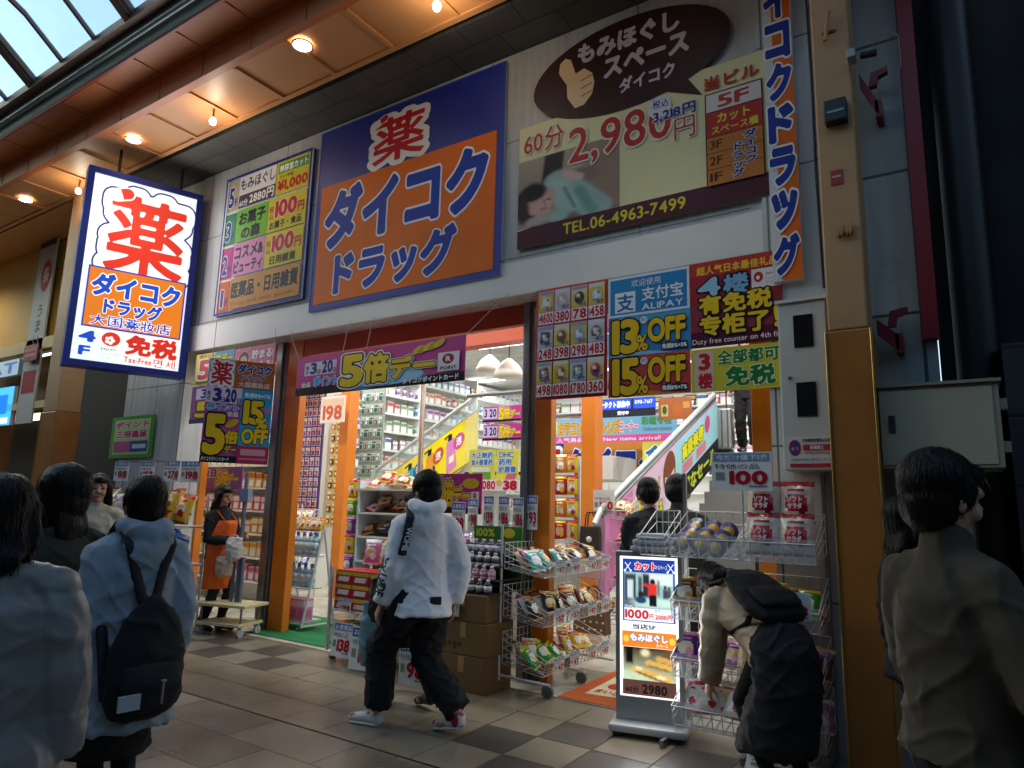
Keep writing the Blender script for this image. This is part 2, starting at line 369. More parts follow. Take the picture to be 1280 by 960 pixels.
for x in (-8.35, -3.94):
    MB().box((x-.10, 7.68, 0), (x+.10, 7.9, 4.7)).build('inner_pillar', ORANGE, bld, bevel=.01)
MB().box((-12, 7.66, 3.72), (-.8, 7.9, 3.98)).build('inner_beam', REDOR, bld)
IW = M('#d9d8d2', .6, var=.04, scale=3)
MB().box((-12.1, FY+.3, 0), (-12.0, 17.3, 4.75)).build('side_wall', IW, bld)
MB().box((-.82, FY+.35, 0), (-.72, 17.3, 4.75)).build('side_wall', IW, bld)
MB().box((-12, 17.2, 0), (-.82, 17.3, 4.75)).build('rear_wall', IW, bld)
MB().box((-12.1, FY+.3, 0), (-8.5, FY+.36, 4.75)).build('front_wall', IW, bld)
MB().box((-12, FY+.36, 4.72), (-.72, 17.3, 4.8)).build('ceiling', grid_mat('#c9cac6', '#777777', 1.2, .6, .006, 'XY', .6, .04), bld)
sof = MB().box((-9.95, 4.42, 5.835), (-.3, FY+.3, 5.90)).build('soffit', grid_mat('#4b4842', '#262522', .62, .31, .008, 'XY', .6, .08, .5), bld)
MB().box((-12.1, FY+.3, 5.90), (-.3, 17.3, 6.1)).build('upper_floor', DARK, bld)
MB().box((-12.1, FY+.35, 4.81), (-12.0, 17.3, 5.9)).build('upper_wall', DARK, bld)

# ------------------------------------------------------------------ arcade: ceiling strip, fascia beam, gutter, glazed vault
arc = thing('arcade_canopy', 'orange panelled arcade canopy with downlights and a glazed vault', 'canopy', (-8, 3.4, 5.84))
AX0, AX1 = -34.0, 24.0
TAN = M('#d0935a', .5, var=.08, scale=2)
mb = MB().box((AX0, 3.68, 5.86), (AX1, 4.36, 5.92))
x = -33.7
while x < AX1:
    mb.box((x-.02, 3.70, 5.838), (x+.02, 4.34, 5.859)); x += .815
mb.box((AX0, 4.30, 5.835), (AX1, 4.359, 5.858))
mb.build('ceiling_panel', TAN, arc)
MB().box((AX0, 4.362, 5.90), (AX1, 4.418, 5.96)).build('shadow_gap', DARK, arc)
mb = MB().box((AX0, 3.60, 5.828), (AX1, 3.679, 6.15)); mb.box((AX0, 3.585, 5.818), (AX1, 3.665, 5.827))
x = -33.3
while x < AX1:
    mb.box((x-.008, 3.592, 5.84), (x+.008, 3.599, 6.14)); x += .815
mb.build('fascia_beam', M('#c06c36', .45, var=.1, scale=2), arc)
mb = MB().box((AX0, 3.26, 6.16), (AX1, 3.66, 6.2)); x = -33.3
while x < AX1:
    mb.box((x-.012, 3.28, 6.148), (x+.012, 3.6, 6.159)); x += .815
mb.box((AX0, 3.575, 6.142), (AX1, 3.598, 6.158))
mb.build('cove_panel', M('#dd8548', .45, var=.1, scale=2), arc)
MB().box((AX0, 3.235, 6.13), (AX1, 3.259, 6.23)).build('red_trim', M('#b0392a', .4), arc)
mb = MB(); mb.prism([(AX0,3.23,6.16), (AX0,3.13,6.36), (AX0,3.20,6.42), (AX0,3.234,6.22)], (AX1-AX0, 0, 0))
mb.tube((AX0, 3.16, 6.26), (AX1, 3.16, 6.26), .035, n=8)
mb.build('gutter', M('#7f8e90', .35, .5, var=.1, scale=3), arc)
mb = MB().box((AX0, 3.04, 6.33), (AX1, 3.14, 6.43)); mb.build('eaves_rail', M('#6a4f40', .5, .2), arc)
def vault(y):  # height of the glazed vault over the street
    return 6.36+1.05*(1-(y/3.1)**2)**.75
RIB = M('#7d5b47', .5, .2, var=.1, scale=5)
ys = [3.06-i*6.12/14 for i in range(15)]
def rib(x, w, h, name):
    m = MB()
    for a, b in zip(ys, ys[1:]):
        m.prism([(x-w, a, vault(a)-h), (x-w, a, vault(a)), (x-w, b, vault(b)), (x-w, b, vault(b)-h)], (2*w, 0, 0))
    m.build(name, RIB, arc)
GLASS = bpy.data.materials.new('roof_glazing'); GLASS.use_nodes = True
t = GLASS.node_tree; t.nodes.clear(); om = t.nodes.new('ShaderNodeOutputMaterial'); tr = t.nodes.new('ShaderNodeBsdfTransparent'); tl = t.nodes.new('ShaderNodeBsdfTranslucent'); mx = t.nodes.new('ShaderNodeMixShader')
tr.inputs[0].default_value = (.62, .80, .90, 1); tl.inputs[0].default_value = (.62, .78, .86, 1)
nz = t.nodes.new('ShaderNodeTexNoise'); nz.inputs['Scale'].default_value = 3; nz.inputs['Detail'].default_value = 6; tco = t.nodes.new('ShaderNodeTexCoord'); t.links.new(tco.outputs['Object'], nz.inputs[0])
mr = t.nodes.new('ShaderNodeMapRange'); mr.inputs[1].default_value = .35; mr.inputs[2].default_value = .75; mr.inputs[3].default_value = .15; mr.inputs[4].default_value = .32; t.links.new(nz.outputs[0], mr.inputs[0])
t.links.new(mr.outputs[0], mx.inputs[0]); t.links.new(tr.outputs[0], mx.inputs[1]); t.links.new(tl.outputs[0], mx.inputs[2]); t.links.new(mx.outputs[0], om.inputs[0])
px_ = (148-66)/2
RX = [onG(66, 118, 6.36)[0], onG(189, 38, 6.36)[0]]; bay = RX[1]-RX[0]
k0 = int((AX0-RX[0])/bay); xs_ = [RX[0]+bay*k for k in range(k0, 20)]
for x in xs_:
    rib(x-.05, .040, .10, 'roof_rib'); rib(x+.06, .025, .08, 'roof_rib') if -16 < x < 2 else None
    for q in (1, 2):
        if -16 < x < 2: rib(x+bay*q/3, .020, .055, 'glazing_bar')
    for q in range(3):
        a, b = x+bay*q/3, x+bay*(q+1)/3
        if not -16 < x < 2: 
            if q: continue
            b = x+bay
        yg = [y for y in ys if y > -4]; m = MB(); n = len(yg)
        m.add([(a, y, vault(y)-.02) for y in yg]+[(b, y, vault(y)-.02) for y in yg], [(i, i+1, n+i+1, n+i) for i in range(n-1)]); m.build('roof_pane', GLASS, arc)
        if -16 < x < 2:
            y = 2.35-.42*(q % 2); m = MB().box((a+.02, y-.018, vault(y)-.07), (b-.02, y+.018, vault(y)-.025)); m.build('cross_bar', RIB, arc)
# mirrored far side of the arcade and the row opposite, seen only from other places
MB().box((AX0, -5.0, 5.86), (AX1, -3.05, 6.3)).build('far_ceiling', TAN, arc)
opp = thing('opposite_building', 'dark shuttered building across the arcade behind the camera', 'building', (-8, -5, 0))
MB().box((AX0, -5.4, 0), (AX1, -5.0, 9)).build('wall', M('#5b554d', .7, var=.1), opp)
mb = MB(); x = AX0+1
while x < AX1-3: mb.box((x, -4.99, 0), (x+2.6, -4.95, 2.8)); x += 3.2
mb.build('shutter', M('#6d6f70', .5, .3), opp)
MB().box((AX1, -5.4, 0), (AX1+.4, 5.8, 9)).build('end_light_block', M('#5b554d', .7, var=.1), opp); MB().box((AX0-.4, -5.4, 0), (AX0, 5.8, 9)).build('end_light_block', M('#5b554d', .7, var=.1), opp)  # unseen walls added across both street ends to block horizon light
# downlights: recessed discs; bulbs on rods
def downlight(X, Y, r, w, label):
    far = X < -10
    d = thing('downlight', label, 'ceiling light', (X, Y, 5.84), 0, 'downlights in the arcade ceiling')
    MB().lathe([(r*1.18, 5.832), (r*1.18, 5.84), (r, 5.8395), (r, 5.834)], (X, Y, 0), 24).build('trim_ring', M('#c9b8a4', .4), d)
    MB().lathe([(r*.97, 5.8315), (r*.97, 5.834)], (X, Y, 0), 24).build('lens', lamp_mat('#fff0dc', 22), d)
    l = bpy.data.lights.new('downlight_lamp', 'SPOT'); l.energy = w; l.spot_size = 2.4 if far else 1.35; l.spot_blend = .9; l.color = (1, .86, .68); l.shadow_soft_size = r*.6
    o = bpy.data.objects.new('downlight_lamp', l); COL.objects.link(o); o.location = (0, 0, -.05); o.parent = d
for (px, py), r, lb in (((378, 57), .09, 'large round white downlight nearest the lens above the blue shop sign'), ((167, 175), .085, 'round white downlight just above the hanging light box sign'), ((32, 250), .085, 'round white downlight farthest along the orange ceiling')):
    p = onG(px, py, 5.835); downlight(p[0], p[1], r, 24, lb)
downlight(-1.86, 3.92, .09, 22, 'round white downlight above the glowing stand sign')
for X in (-15.2, -18.5, -22): downlight(X, 4.0, .09, 60, 'round white downlight beyond the left neighbour')
def bulb(px, py, lb):
    l = bpy.data.lights.new('bulb_lamp', 'POINT'); l.energy = 3; l.color = (1, .85, .66); l.shadow_soft_size = .05; ol = bpy.data.objects.new('bulb_lamp', l); COL.objects.link(ol); ol.location = (0, 0, -.22)
    p = onG(px, py, 5.70); d = thing('hanging_bulb', lb, 'bulb light', (p[0], p[1], 5.83), 0, 'bulbs on short rods')
    MB().tube((p[0], p[1], 5.74), (p[0], p[1], 5.858), .012).build('rod', M('#9b6a44', .4), d)
    MB().lathe([(.004, 5.66), (.028, 5.67), (.038, 5.70), (.030, 5.73), (.014, 5.745)], (p[0], p[1], 0), 16).build('bulb', lamp_mat('#fff0d8', 26), d); ol.parent = d
bulb(266, 152, 'small glowing bulb on a rod between two downlights'); bulb(546, 8, 'small glowing bulb at the top edge above the blue sign'); bulb(98, 239, 'small glowing bulb beside the hanging light box sign')
# ------------------------------------------------------------------ arcade columns
def arcade_column(label, x0, x1, y0, y1, zt):
    c = thing('arcade_column', label, 'column', ((x0+x1)/2, (y0+y1)/2, 0))
    MB().box((x0, y0, 2.60), (x1, y1, zt)).build('shaft', M('#b98c60', .5, var=.16, scale=5), c, bevel=.012)
    MB().box((x0-.012, y0-.012, 0), (x1+.012, y1+.012, 2.596)).build('cladding', M('#a8682c', .4, .05, var=.2, scale=5), c, bevel=.01)
    for xx in (x0-.012, x1+.012): MB().tube((xx, y0-.013, .02), (xx, y0-.013, 2.59), .008, n=6).build('corner_strip', M('#b99a55', .3, .8), c)
    return c
arcade_column('tan and orange square arcade column beside the white meter cabinet', -.655, -.43, 4.5, 4.78, 5.83)
cl = onY(82, 400, 4.3); arcade_column('tan arcade column behind the hanging light box sign', cl[0]-.30, cl[0]+.12, 4.3, 4.6, 5.83)
# ------------------------------------------------------------------ neighbours
rn = thing('dark_building', 'black unlit building with grey tiles and red trim', 'building', (2.4, 5.2, 0))
MB().box((-.68, FY+.06, 0), (-.10, FY+.3, 7)).build('tiled_wall', grid_mat('#8d979c', '#3c4246', .42, 1.0, .012, 'XZ', .35, .05, 0, (.05, .2)), rn)
MB().box((-.17, FY-.02, 2.6), (-.08, FY+.058, 7)).build('red_trim', M('#8c1420', .4), rn)
MB().box((-.098, FY+.5, 0), (24, FY+.8, 7)).build('wall', M('#0c0c0e', .7, var=.2), rn)
MB().tube((.12, FY+.35, 0), (.12, FY+.35, 7), .13, n=20).build('drain_pipe', M('#0e0e10', .45), rn)
mb = MB()
for k in range(5): mb.box((.62+k*1.3, FY+.42, 2.7), (.66+k*1.3, FY+.499, 7))
mb.build('wall_rib', M('#131316', .6), rn)
MB().box((.235, FY+.1, 0), (2.2, FY+.45, 2.55)).build('grey_wall', grid_mat('#3b3a40', '#16161a', 1.2, .42, .012, 'XZ', .5, .05), rn)
MB().box((.26, FY+.02, 0), (1.3, FY+.098, 1.30)).build('brass_door', M('#8a6524', .35, .6, var=.15), rn)
ln = thing('neighbour_shop', 'warm yellow neighbouring shopfront beyond the drugstore', 'building', (-14, 5, 0))
YEL = M('#c9a24c', .5, var=.1, scale=2)
MB().box((-34, 4.42, 5.862), (-9.96, FY+.6, 5.93)).build('soffit', TAN, ln)
MB().box((-30, FY+.1, 4.0), (-10.9, FY+.5, 5.86)).build('upper_wall', YEL, ln)
MB().box((-30, FY-.02, 3.86), (-11.9, FY+.098, 4.06)).build('beam', M('#d6c08a', .5), ln)
MB().box((-30, FY+.3, 2.9), (-11.9, FY+.5, 3.86)).build('sign_band', M('#a8843c', .5, var=.2, scale=2), ln)
MB().box((-30, FY-.01, 2.86), (-11.9, FY+.098, 2.98)).build('beam', M('#d6c08a', .5), ln)
MB().box((-30, FY+.9, 0), (-10.9, FY+1.0, 2.86)).build('back_wall', M('#4f473c', .6, var=.3, scale=1), ln)
for x in (-11.95, -14.6, -18): MB().box((x, FY+.0, 0), (x+.35, FY+.3, 2.86)).build('post', M('#a36a34', .45, var=.1), ln)
MB().box((-11.55, FY+.05, 0), (-9.97, FY+.35, 6.5)).build('alley_shade_sheet', M('#15130f', .7), ln)  # sheet coloured near-black to paint the shade of the alley recess
# ------------------------------------------------------------------ lights inside the drugstore
def strip(X, Y, L, ax, lb, w=21, z=4.66):
    d = thing('strip_light', lb, 'ceiling light', (X, Y, z), 0, 'strip lights on the drugstore ceiling')
    hx, hy = (L/2, .09) if ax == 'x' else (.09, L/2)
    MB().box((X-hx, Y-hy, z+.025), (X+hx, Y+hy, z+.058)).build('housing', M('#e8e8e6', .4), d)
    MB().box((X-hx+.02, Y-hy+.015, z), (X+hx-.02, Y+hy-.015, z+.0245)).build('diffuser', lamp_mat('#f4f8ff', 6), d)
    l = bpy.data.lights.new('strip_lamp', 'AREA'); l.shape = 'RECTANGLE'; l.size = 2*hx; l.size_y = 2*hy; l.energy = w; l.color = (.96, 1, .97)
    o = bpy.data.objects.new('strip_lamp', l); COL.objects.link(o); o.location = (0, 0, -.02); o.parent = d
i = 0
for Y in (6.1, 8.7, 11.2, 14.4):
    for X in (-10.2, -7.4, -4.6, -2.0):
        strip(X, Y, 1.9, 'x', 'white strip light on the drugstore ceiling')
# ================================================================== signs on the front
NAVY, SORANGE, SRED, SWHITE, SBLACK, SYEL, MAG, SKY = '#1a2d92', '#e66f16', '#c8202a', '#eef0f0', '#141414', '#f2d81e', '#c4318c', '#3aa0d8'
def capsule(cv, u, v, w, h, rot, c1, c2, out=None):
    a = cv.W/cv.H
    def pl(sgn, k):
        pts = []
        for i in range(13):
            t = -PI/2+PI*i/12; pts.append((sgn*(w/2-h/2/a*1.0+math.cos(t)*h/2/a*k), math.sin(t)*h/2*k))
        pts += [(0, h/2*k), (0, -h/2*k)] if True else []
        return [(u+(x*math.cos(rot)-y/a*math.sin(rot)), v+(x*a*math.sin(rot)+y*math.cos(rot))) for x, y in pts]
    if out: cv.poly(pl(-1, 1.25), out); cv.poly(pl(1, 1.25), out)
    cv.poly(pl(-1, 1), c1); cv.poly(pl(1, 1), c2)
def kusuri(cv, u0, v0, u1, v1, red=SRED, halo=SWHITE, edge=None):
    du, dv = u1-u0, v1-v0
    o = [(edge, .125), (halo, .105)] if edge else [(halo, .10)]
    cv.text('薬', u0, v0+.04*dv, u1, v1, red, .018, o)
    capsule(cv, u0+.13*du, v0+.06*dv, .30*du, .13*dv, -.35, SWHITE, red, halo)
# big blue and orange sign
rt, cv = pxboard('shop_sign', 'large blue and orange shop sign with a red medicine character above white edged katakana', 'sign', (403,168), (633,75), (388,390), 4.955, NAVY, thick=.04, side='#c9cfd8')
cv.frame(0, 0, 1, 1, .018, '#2a49b8'); cv.rect(.028, .325, .968, .968, SORANGE)
kusuri(cv, .33, .05, .615, .305)
cv.text('ダイコク', .065, .355, .935, .685, '#1f3aa8', .055, [(SWHITE, .035)]); cv.text('ドラッグ', .145, .71, .80, .94, '#1f3aa8', .055, [(SWHITE, .035)])
cv.finish(rt, .5)
# floor directory
rt, cv = pxboard('floor_directory', 'tall narrow board listing floors five three two and one in coloured rows', 'sign', (286,226), (393,185), (270,396), 4.96, '#dfe2e0', thick=.035, side=NAVY)
rows = ((0, .25, '#b9b096', '5', '#2438a0'), (.255, .5, '#1f8a5c', '3', '#2438a0'), (.505, .745, '#c02a86', '2', '#233a9c'), (.75, .975, '#d35a24', '1', '#233a9c'))
for a, b, c, d, e in rows:
    cv.rect(.02, a+.015, .155, b, c); cv.text(d, .035 if d != '1' else .055, a+.07, .10 if d != '1' else .09, b-.03, e, .05, [(SWHITE, .05)]); cv.text('F', .112, b-.09, .145, b-.035, e, .03)
cv.rect(.17, .015, .60, .25, '#e4e4ea'); cv.text('もみほぐし', .18, .035, .59, .12, '#2c2c50', .02); cv.rect(.17, .155, .60, .25, '#4a4450'); cv.text('60分', .18, .19, .28, .24, SWHITE, .02); cv.text('2880円', .30, .165, .59, .24, SWHITE, .03)
cv.rect(.61, .015, .97, .25, '#d2c83e'); cv.rect(.63, .03, .96, .10, '#3f9a56'); cv.text('美容室カット', .64, .04, .95, .092, SWHITE, .03); cv.text('カット料金', .65, .11, .80, .14, '#40301c', .01); cv.text('¥1,000', .63, .15, .96, .235, SRED, .06)
cv.rect(.17, .265, .545, .5, '#74c02e'); cv.text('お菓子', .20, .285, .52, .385, SBLACK, .045); cv.text('の森', .24, .395, .47, .49, SBLACK, .045)
cv.rect(.55, .265, .97, .5, '#d8cc34'); cv.text('税込', .565, .32, .615, .41, SRED, .02, vert=True); cv.text('100', .63, .29, .87, .41, SRED, .07, [(SWHITE, .03)]); cv.text('円', .88, .34, .95, .41, SRED, .03); cv.text('お菓子・食品', .58, .43, .93, .485, '#2a2a10', .02)
cv.rect(.17, .51, .545, .745, '#dc8cc0'); cv.text('コスメ&', .19, .535, .53, .625, SBLACK, .04); cv.text('ビューティ', .19, .64, .53, .73, SBLACK, .04)
cv.rect(.55, .51, .97, .745, '#d8cc34'); cv.text('税込', .565, .56, .615, .65, SRED, .02, vert=True); cv.text('100', .63, .53, .87, .65, SRED, .07, [(SWHITE, .03)]); cv.text('円', .88, .58, .95, .65, SRED, .03); cv.text('日用雑貨', .62, .67, .9, .73, '#2a2a10', .02)
cv.rect(.17, .76, .97, .975, '#cf8f3a'); cv.text('医薬品・日用雑貨', .19, .785, .95, .905, SBLACK, .045, [('#e8c890', .03)]); cv.text('Drug and daily goods', .20, .925, .90, .96, '#9a6418', .0)
cv.frame(0, 0, 1, 1, .03, NAVY); cv.finish(rt, .5)
# massage board
rt, cv = pxboard('massage_sign', 'cream and maroon massage price board with an oval speech bubble and telephone number', 'sign', (650,160), (962,62), (642,313), 4.962, '#dcd8a4', thick=.03, side='#8b8b70')
cv.photo(0, .29, .45, .845, '#a8a08c', '#7a6a60', [('r', .85, .5, .2, .6, 0, '#9a8272', .5), ('r', .36, .20, .10, .22, .08, '#2a2226', .15), ('e', .55, .35, .18, .10, -.2, '#c8aaa0', .3), ('e', .68, .42, .13, .12, .4, '#8a7468', .4), ('l', .42, .42, .78, .92, .15, '#9cbcb6', .2), ('l', .40, .50, .52, .80, .12, '#a9c8c2', .4), ('l', .62, .62, .75, .95, .05, '#6fa69c', .6), ('l', .48, .55, .58, .85, .02, '#6d9f96', .8), ('l', .50, .36, .62, .44, .05, '#d8b8ac', .4), ('e', .10, .88, .35, .12, 0, '#b8aea4', .3), ('e', .13, .62, .17, .26, .2, '#1d1618', .15), ('e', .24, .66, .145, .19, .45, '#d2a79c', .12), ('e', .27, .72, .07, .08, .3, '#dcb4a6', .8), ('e', .16, .52, .14, .11, -.3, '#1d1618', .25), ('l', .20, .60, .25, .585, .010, '#4a2c2c', .8), ('l', .30, .66, .335, .65, .009, '#4a2c2c', .8), ('l', .27, .64, .285, .72, .010, '#b8867a', .9), ('l', .245, .775, .295, .77, .012, '#b05a5a', .6), ('e', .42, .93, .10, .07, 0, '#9ec8c0', .3), ('e', .05, .75, .07, .2, 0, '#3a2c2c', .4)], 72, .03)
cv.poly([(.07,.845), (0,.86), (0,1), (.99,1), (.997,.98), (1,.95), (1,.845)], '#4f1f30')
cv.text('TEL.06-4963-7499', .21, .875, .70, .965, '#d8cc30', .025)
cv.ell(.47, -.25, .405, .365, '#361a1e', 40, 0); cv.poly([(.60,.05), (.70,-.02), (.77,.19)], '#361a1e')
cv.text('もみほぐし', .27, -.54, .69, -.37, '#c9c3d6', .05); cv.text('スペース', .385, -.34, .725, -.18, '#c9c3d6', .05); cv.text('ダイコク', .45, -.14, .67, -.02, '#c9c3d6', .035)
H_ = '#e6cda6'
cv.poly([(.225,-.13), (.222,-.24), (.185,-.36), (.19,-.44), (.215,-.47), (.24,-.44), (.262,-.31), (.30,-.33), (.335,-.27), (.345,-.19), (.335,-.10), (.30,-.03), (.26,-.025)], H_)
for k in range(3): cv.line(.285, -.235+.065*k, .335, -.255+.065*k, .012, '#8a6a48')
ROUT = [('#e6dcc8', .05)]
cv.text('60分', .025, .06, .21, .25, '#b5302a', .01, ROUT); cv.text('2,980', .235, .14, .655, .46, '#b5302a', .02, ROUT); cv.text('円', .665, .31, .74, .465, '#b5302a', .0, ROUT)
cv.ell(.61, .18, .045, .085, '#d8d8e0'); cv.text('税込', .585, .125, .645, .19, '#22307a', .01); cv.text('3,218円', .585, .21, .745, .30, '#1e2a78', .03, [('#d8d8e0', .05)])
cv.text('当ビル', .775, .075, .965, .175, '#b53020', .03); cv.rect(.777, .20, .973, .86, '#5a2a20'); cv.rect(.782, .21, .968, .335, '#d9d4d4'); cv.text('5F', .82, .23, .93, .32, '#b5382c', .04)
cv.rect(.782, .345, .968, .515, '#b8302a'); cv.text('カット', .82, .36, .93, .43, '#e0d040', .03); cv.text('スペース欄', .80, .445, .955, .505, '#e0d040', .02)
for k, f in enumerate(('3F', '2F', '1F')):
    cv.rect(.782, .522+.113*k, .968, .63+.113*k, '#c07830'); cv.text(f, .79, .545+.113*k, .835, .605+.113*k, '#4a2010', .02)
cv.text('ダイコク', .905, .53, .95, .76, '#22307a', .04, [('#d8d8e0', .06)], vert=True); cv.text('ドラッグ', .865, .60, .905, .84, '#22307a', .04, [('#d8d8e0', .06)], vert=True)
cv.finish(rt, .5)
# narrow vertical sign
rt, cv = board('vertical_sign', 'narrow upright orange strip sign with blue katakana running down the white pilaster', 'sign', (-1.05, 4.91, 5.82), (1,0,0), (0,0,-1), .20, 2.72, '#d4d8dc', thick=.06)
cv.rect(.32, 0, 1, 1, SORANGE)
for k, ch in enumerate('ダイコクドラッグ'): cv.text(ch, .05, .008+k*.124, .95, .118+k*.124, '#243a9c', .06, [(SWHITE, .05)])
cv.finish(rt)
# hanging light box
La, Lb, Ra = onY(113, 205, 3.65), onY(75, 455, 3.65), onY(252, 246, 4.92); Rb = onY(232, 472, 4.92)
P0 = Vector(((La[0]+Lb[0])/2, 3.65, 0)); P1 = Vector(((Ra[0]+Rb[0])/2, 4.92, 0)); zt, zb = (La[2]+Ra[2])/2, (Lb[2]+Rb[2])/2; Wd = (P1-P0).length
ang = math.atan2(P1.y-P0.y, P1.x-P0.x); mid = (P0+P1)/2
hs = thing('light_box_sign', 'glowing white hanging light box with blue frame and big red medicine character', 'sign', (mid.x, mid.y, zb), 0)
U = (P1-P0).normalized(); N = Vector((0,0,-1)).cross(U)
def bar(m, a, b, z0, z1, back, front, mi=0):
    p = [P0+U*a+N*front, P0+U*b+N*front, P0+U*b+N*back, P0+U*a+N*back]; m.prism([Vector((q.x, q.y, z0)) for q in p], (0, 0, z1-z0), mi)
m = MB(); fw = .075
for a, b, z0, z1 in ((0, fw, zb, zt), (Wd-fw, Wd, zb, zt), (fw, Wd-fw, zb, zb+fw), (fw, Wd-fw, zt-fw, zt)): bar(m, a, b, z0, z1, -.24, .02)
m.build('frame', M('#1d36a8', .35), hs)
m = MB(); bar(m, fw, Wd-fw, zb+fw, zt-fw, -.22, -.004); m.mi[5] = 0; m.build('lit_panel', lamp_mat('#eef6f2', .95), hs)
for q in (.25, .8):
    a = P0+U*(Wd*q); MB().tube((a.x-N.x*.1, a.y-N.y*.1, zt), (a.x-N.x*.1, a.y-N.y*.1, 5.858 if a.y < 4.36 else 5.834), .018).build('hanger', DARK, hs)
cv = Canvas((P0.x+U.x*fw, P0.y+U.y*fw, zt-fw), U, (0,0,-1), Wd-2*fw, zt-zb-2*fw); cv.z = -.003
kusuri(cv, .17, .055, .93, .515, '#d8321e', '#f4f6f6', '#22307a')
cv.rect(.055, .50, .985, .825, '#1f3aa8'); cv.rect(.07, .508, .97, .817, '#e07a1c')
cv.text('ダイコク', .10, .53, .94, .655, '#1b48c0', .05, [('#ffffff', .045)]); cv.text('ドラッグ', .23, .66, .78, .745, '#1b48c0', .05, [('#ffffff', .045)]); cv.text('大国薬妝店', .13, .752, .88, .81, '#1b48c0', .01, [('#ffffff', .04)])
cv.text('4', .045, .845, .20, .905, '#1b48c0', .08); cv.text('F', .06, .925, .165, .975, '#1b48c0', .06)
cv.ell(.335, .875, .085, .037, '#d8321e'); 
for k in range(5): cv.ell(.325+.028*math.cos(2*PI*k/5), .882+.014*math.sin(2*PI*k/5), .02, .009, '#f4f6f6', 10)
cv.text('Japan.', .25, .92, .40, .94, '#8a9090', .02); cv.text('Tax-free', .25, .945, .42, .96, '#a8b0b0', .0); cv.text('Shop', .25, .966, .35, .982, '#a8b0b0', .0)
cv.text('免税', .47, .835, .97, .945, '#d02a1c', .045); cv.text('Tax-Free', .47, .955, .73, .985, '#c02a1c', .02); cv.text('면세', .75, .948, .96, .992, '#c02a1c', .0)
cv.finish(hs, .4, .95)
l = bpy.data.lights.new('light_box_lamp', 'AREA'); l.shape = 'RECTANGLE'; l.size = Wd-.2; l.size_y = zt-zb-.2; l.energy = 11; l.color = (.95, 1, .98)
lo = bpy.data.objects.new('light_box_lamp', l); COL.objects.link(lo); lo.matrix_world = Matrix.Translation((mid.x+N.x*.05, mid.y+N.y*.05, (zt+zb)/2)) @ N.to_track_quat('-Z', 'Y').to_matrix().to_4x4()
# ------------------------------------------------------------------ posters over the right bay
def five_times(cv, chips=True, u0=.30, v0=.10, u1=.83, v1=.90):
    """the yellow 5倍デー lettering with black edge"""
    d = u1-u0; h = v1-v0
    cv.text('5', u0, v0, u0+.27*d, v1, '#f0c81a', .075, [(SWHITE, .085), (SBLACK, .045)]); cv.text('倍', u0+.27*d, v0+.05*h, u0+.56*d, v1-.05*h, '#f0c81a', .05, [(SWHITE, .085), (SBLACK, .045)]); cv.text('デー', u0+.56*d, v0+.25*h, u1+.02, v1-.12*h, '#f0c81a', .05, [(SWHITE, .07), (SBLACK, .04)])
rt, cv = pxboard('price_poster', 'red bordered poster of twelve product pictures with red prices', 'poster', (671,363), (759,349), (668,501), 4.95, '#c8323c', thick=.012, group=None)
pr = ('4600', '380', '78', '458', '248', '398', '298', '483', '498', '1080', '1780', '360')
pc = ('#dfd8d0', '#d8a890', '#33241c', '#b8ccd8', '#22284a', '#8a4a22', '#7ab0dc', '#6a4630', '#2c4468', '#a87c3c', '#5a5a48', '#c83a62')
for k in range(12):
    a, b = .035+.24*(k % 4), .02+.325*(k//4); w = .22
    r_ = random.Random(k*5+1); c = pc[k]; c2 = pc[(k+5) % 12]
    cv.photo(a, b, a+w, b+.19, ('#e0c838', '#c8ccd8', '#e4d8b0')[k % 3], ('#d8b830', '#b8c4d8', '#e0c040')[k % 3], [('r', .5, .10, .46, .08, 0, ('#9a98c8', '#d8d8e4')[k % 2], .2), ('e', .52, .60, .34, .30, r_.uniform(-.4, .4), '#a89a70', .5), (('r', 'e')[k % 2 if k != 2 else 1], .5, .57, .30, .29, r_.uniform(-.3, .3), c, .12), ('e', .42, .47, .12, .10, .3, '#f0ece4', .6), ('r', .52, .62, .17, .07, r_.uniform(-.3, .3), ('#efe8d8', '#c8d0e0', c2)[k % 3], .25), ('l', .3, .78, .66, .76, .025, c2, .5), ('e', .62, .44, .07, .06, 0, c2, .5)], 16, .05)
    cv.text('限定', a+.11, b+.15, a+w-.01, b+.185, '#3a4a8a', .02, res=14)
    cv.rect(a, b+.195, a+w, b+.305, '#ecdfe2'); cv.text(pr[k], a+.02, b+.205, a+w-.012, b+.295, '#c01c34', .05)
    cv.rect(a+.006, b+.225, a+.018, b+.29, '#c86a78')
cv.finish(rt)
def percent(cv, n, v0, v1, small):
    cv.text(n, .05, v0+.03, .40, v1-.03, '#efc21c', .07, [(SBLACK, .05)]); cv.text('%', .36, v0+.50*(v1-v0), .50, v1-.05, '#efc21c', .03, [(SBLACK, .05)]); cv.text('OFF', .50, v0+.06, .95, v0+.72*(v1-v0), '#efc21c', .07, [(SBLACK, .05)])
    cv.rect(.66, v0+.76*(v1-v0), .97, v0+.93*(v1-v0), '#1c2a4a'); cv.text(small, .67, v0+.78*(v1-v0), .96, v0+.91*(v1-v0), SWHITE, .04); cv.ell(.455, v0+.14*(v1-v0), .045, .09*(v1-v0), '#e8f0f8'); cv.text('約', .425, v0+.07*(v1-v0), .485, v0+.2*(v1-v0), '#333a50', .0)
rt, cv = pxboard('discount_poster', 'blue poster with a payment logo over yellow thirteen percent off lettering', 'poster', (760.5,349), (861.5,333), (762,448), 4.95, '#2f8cc8', thick=.012)
cv.rect(.012, .015, .988, .49, '#2b86c6'); cv.frame(0, 0, 1, .505, .02, '#d8e6f0'); cv.text('欢迎使用', .30, .06, .66, .15, '#cfe2f0', .01)
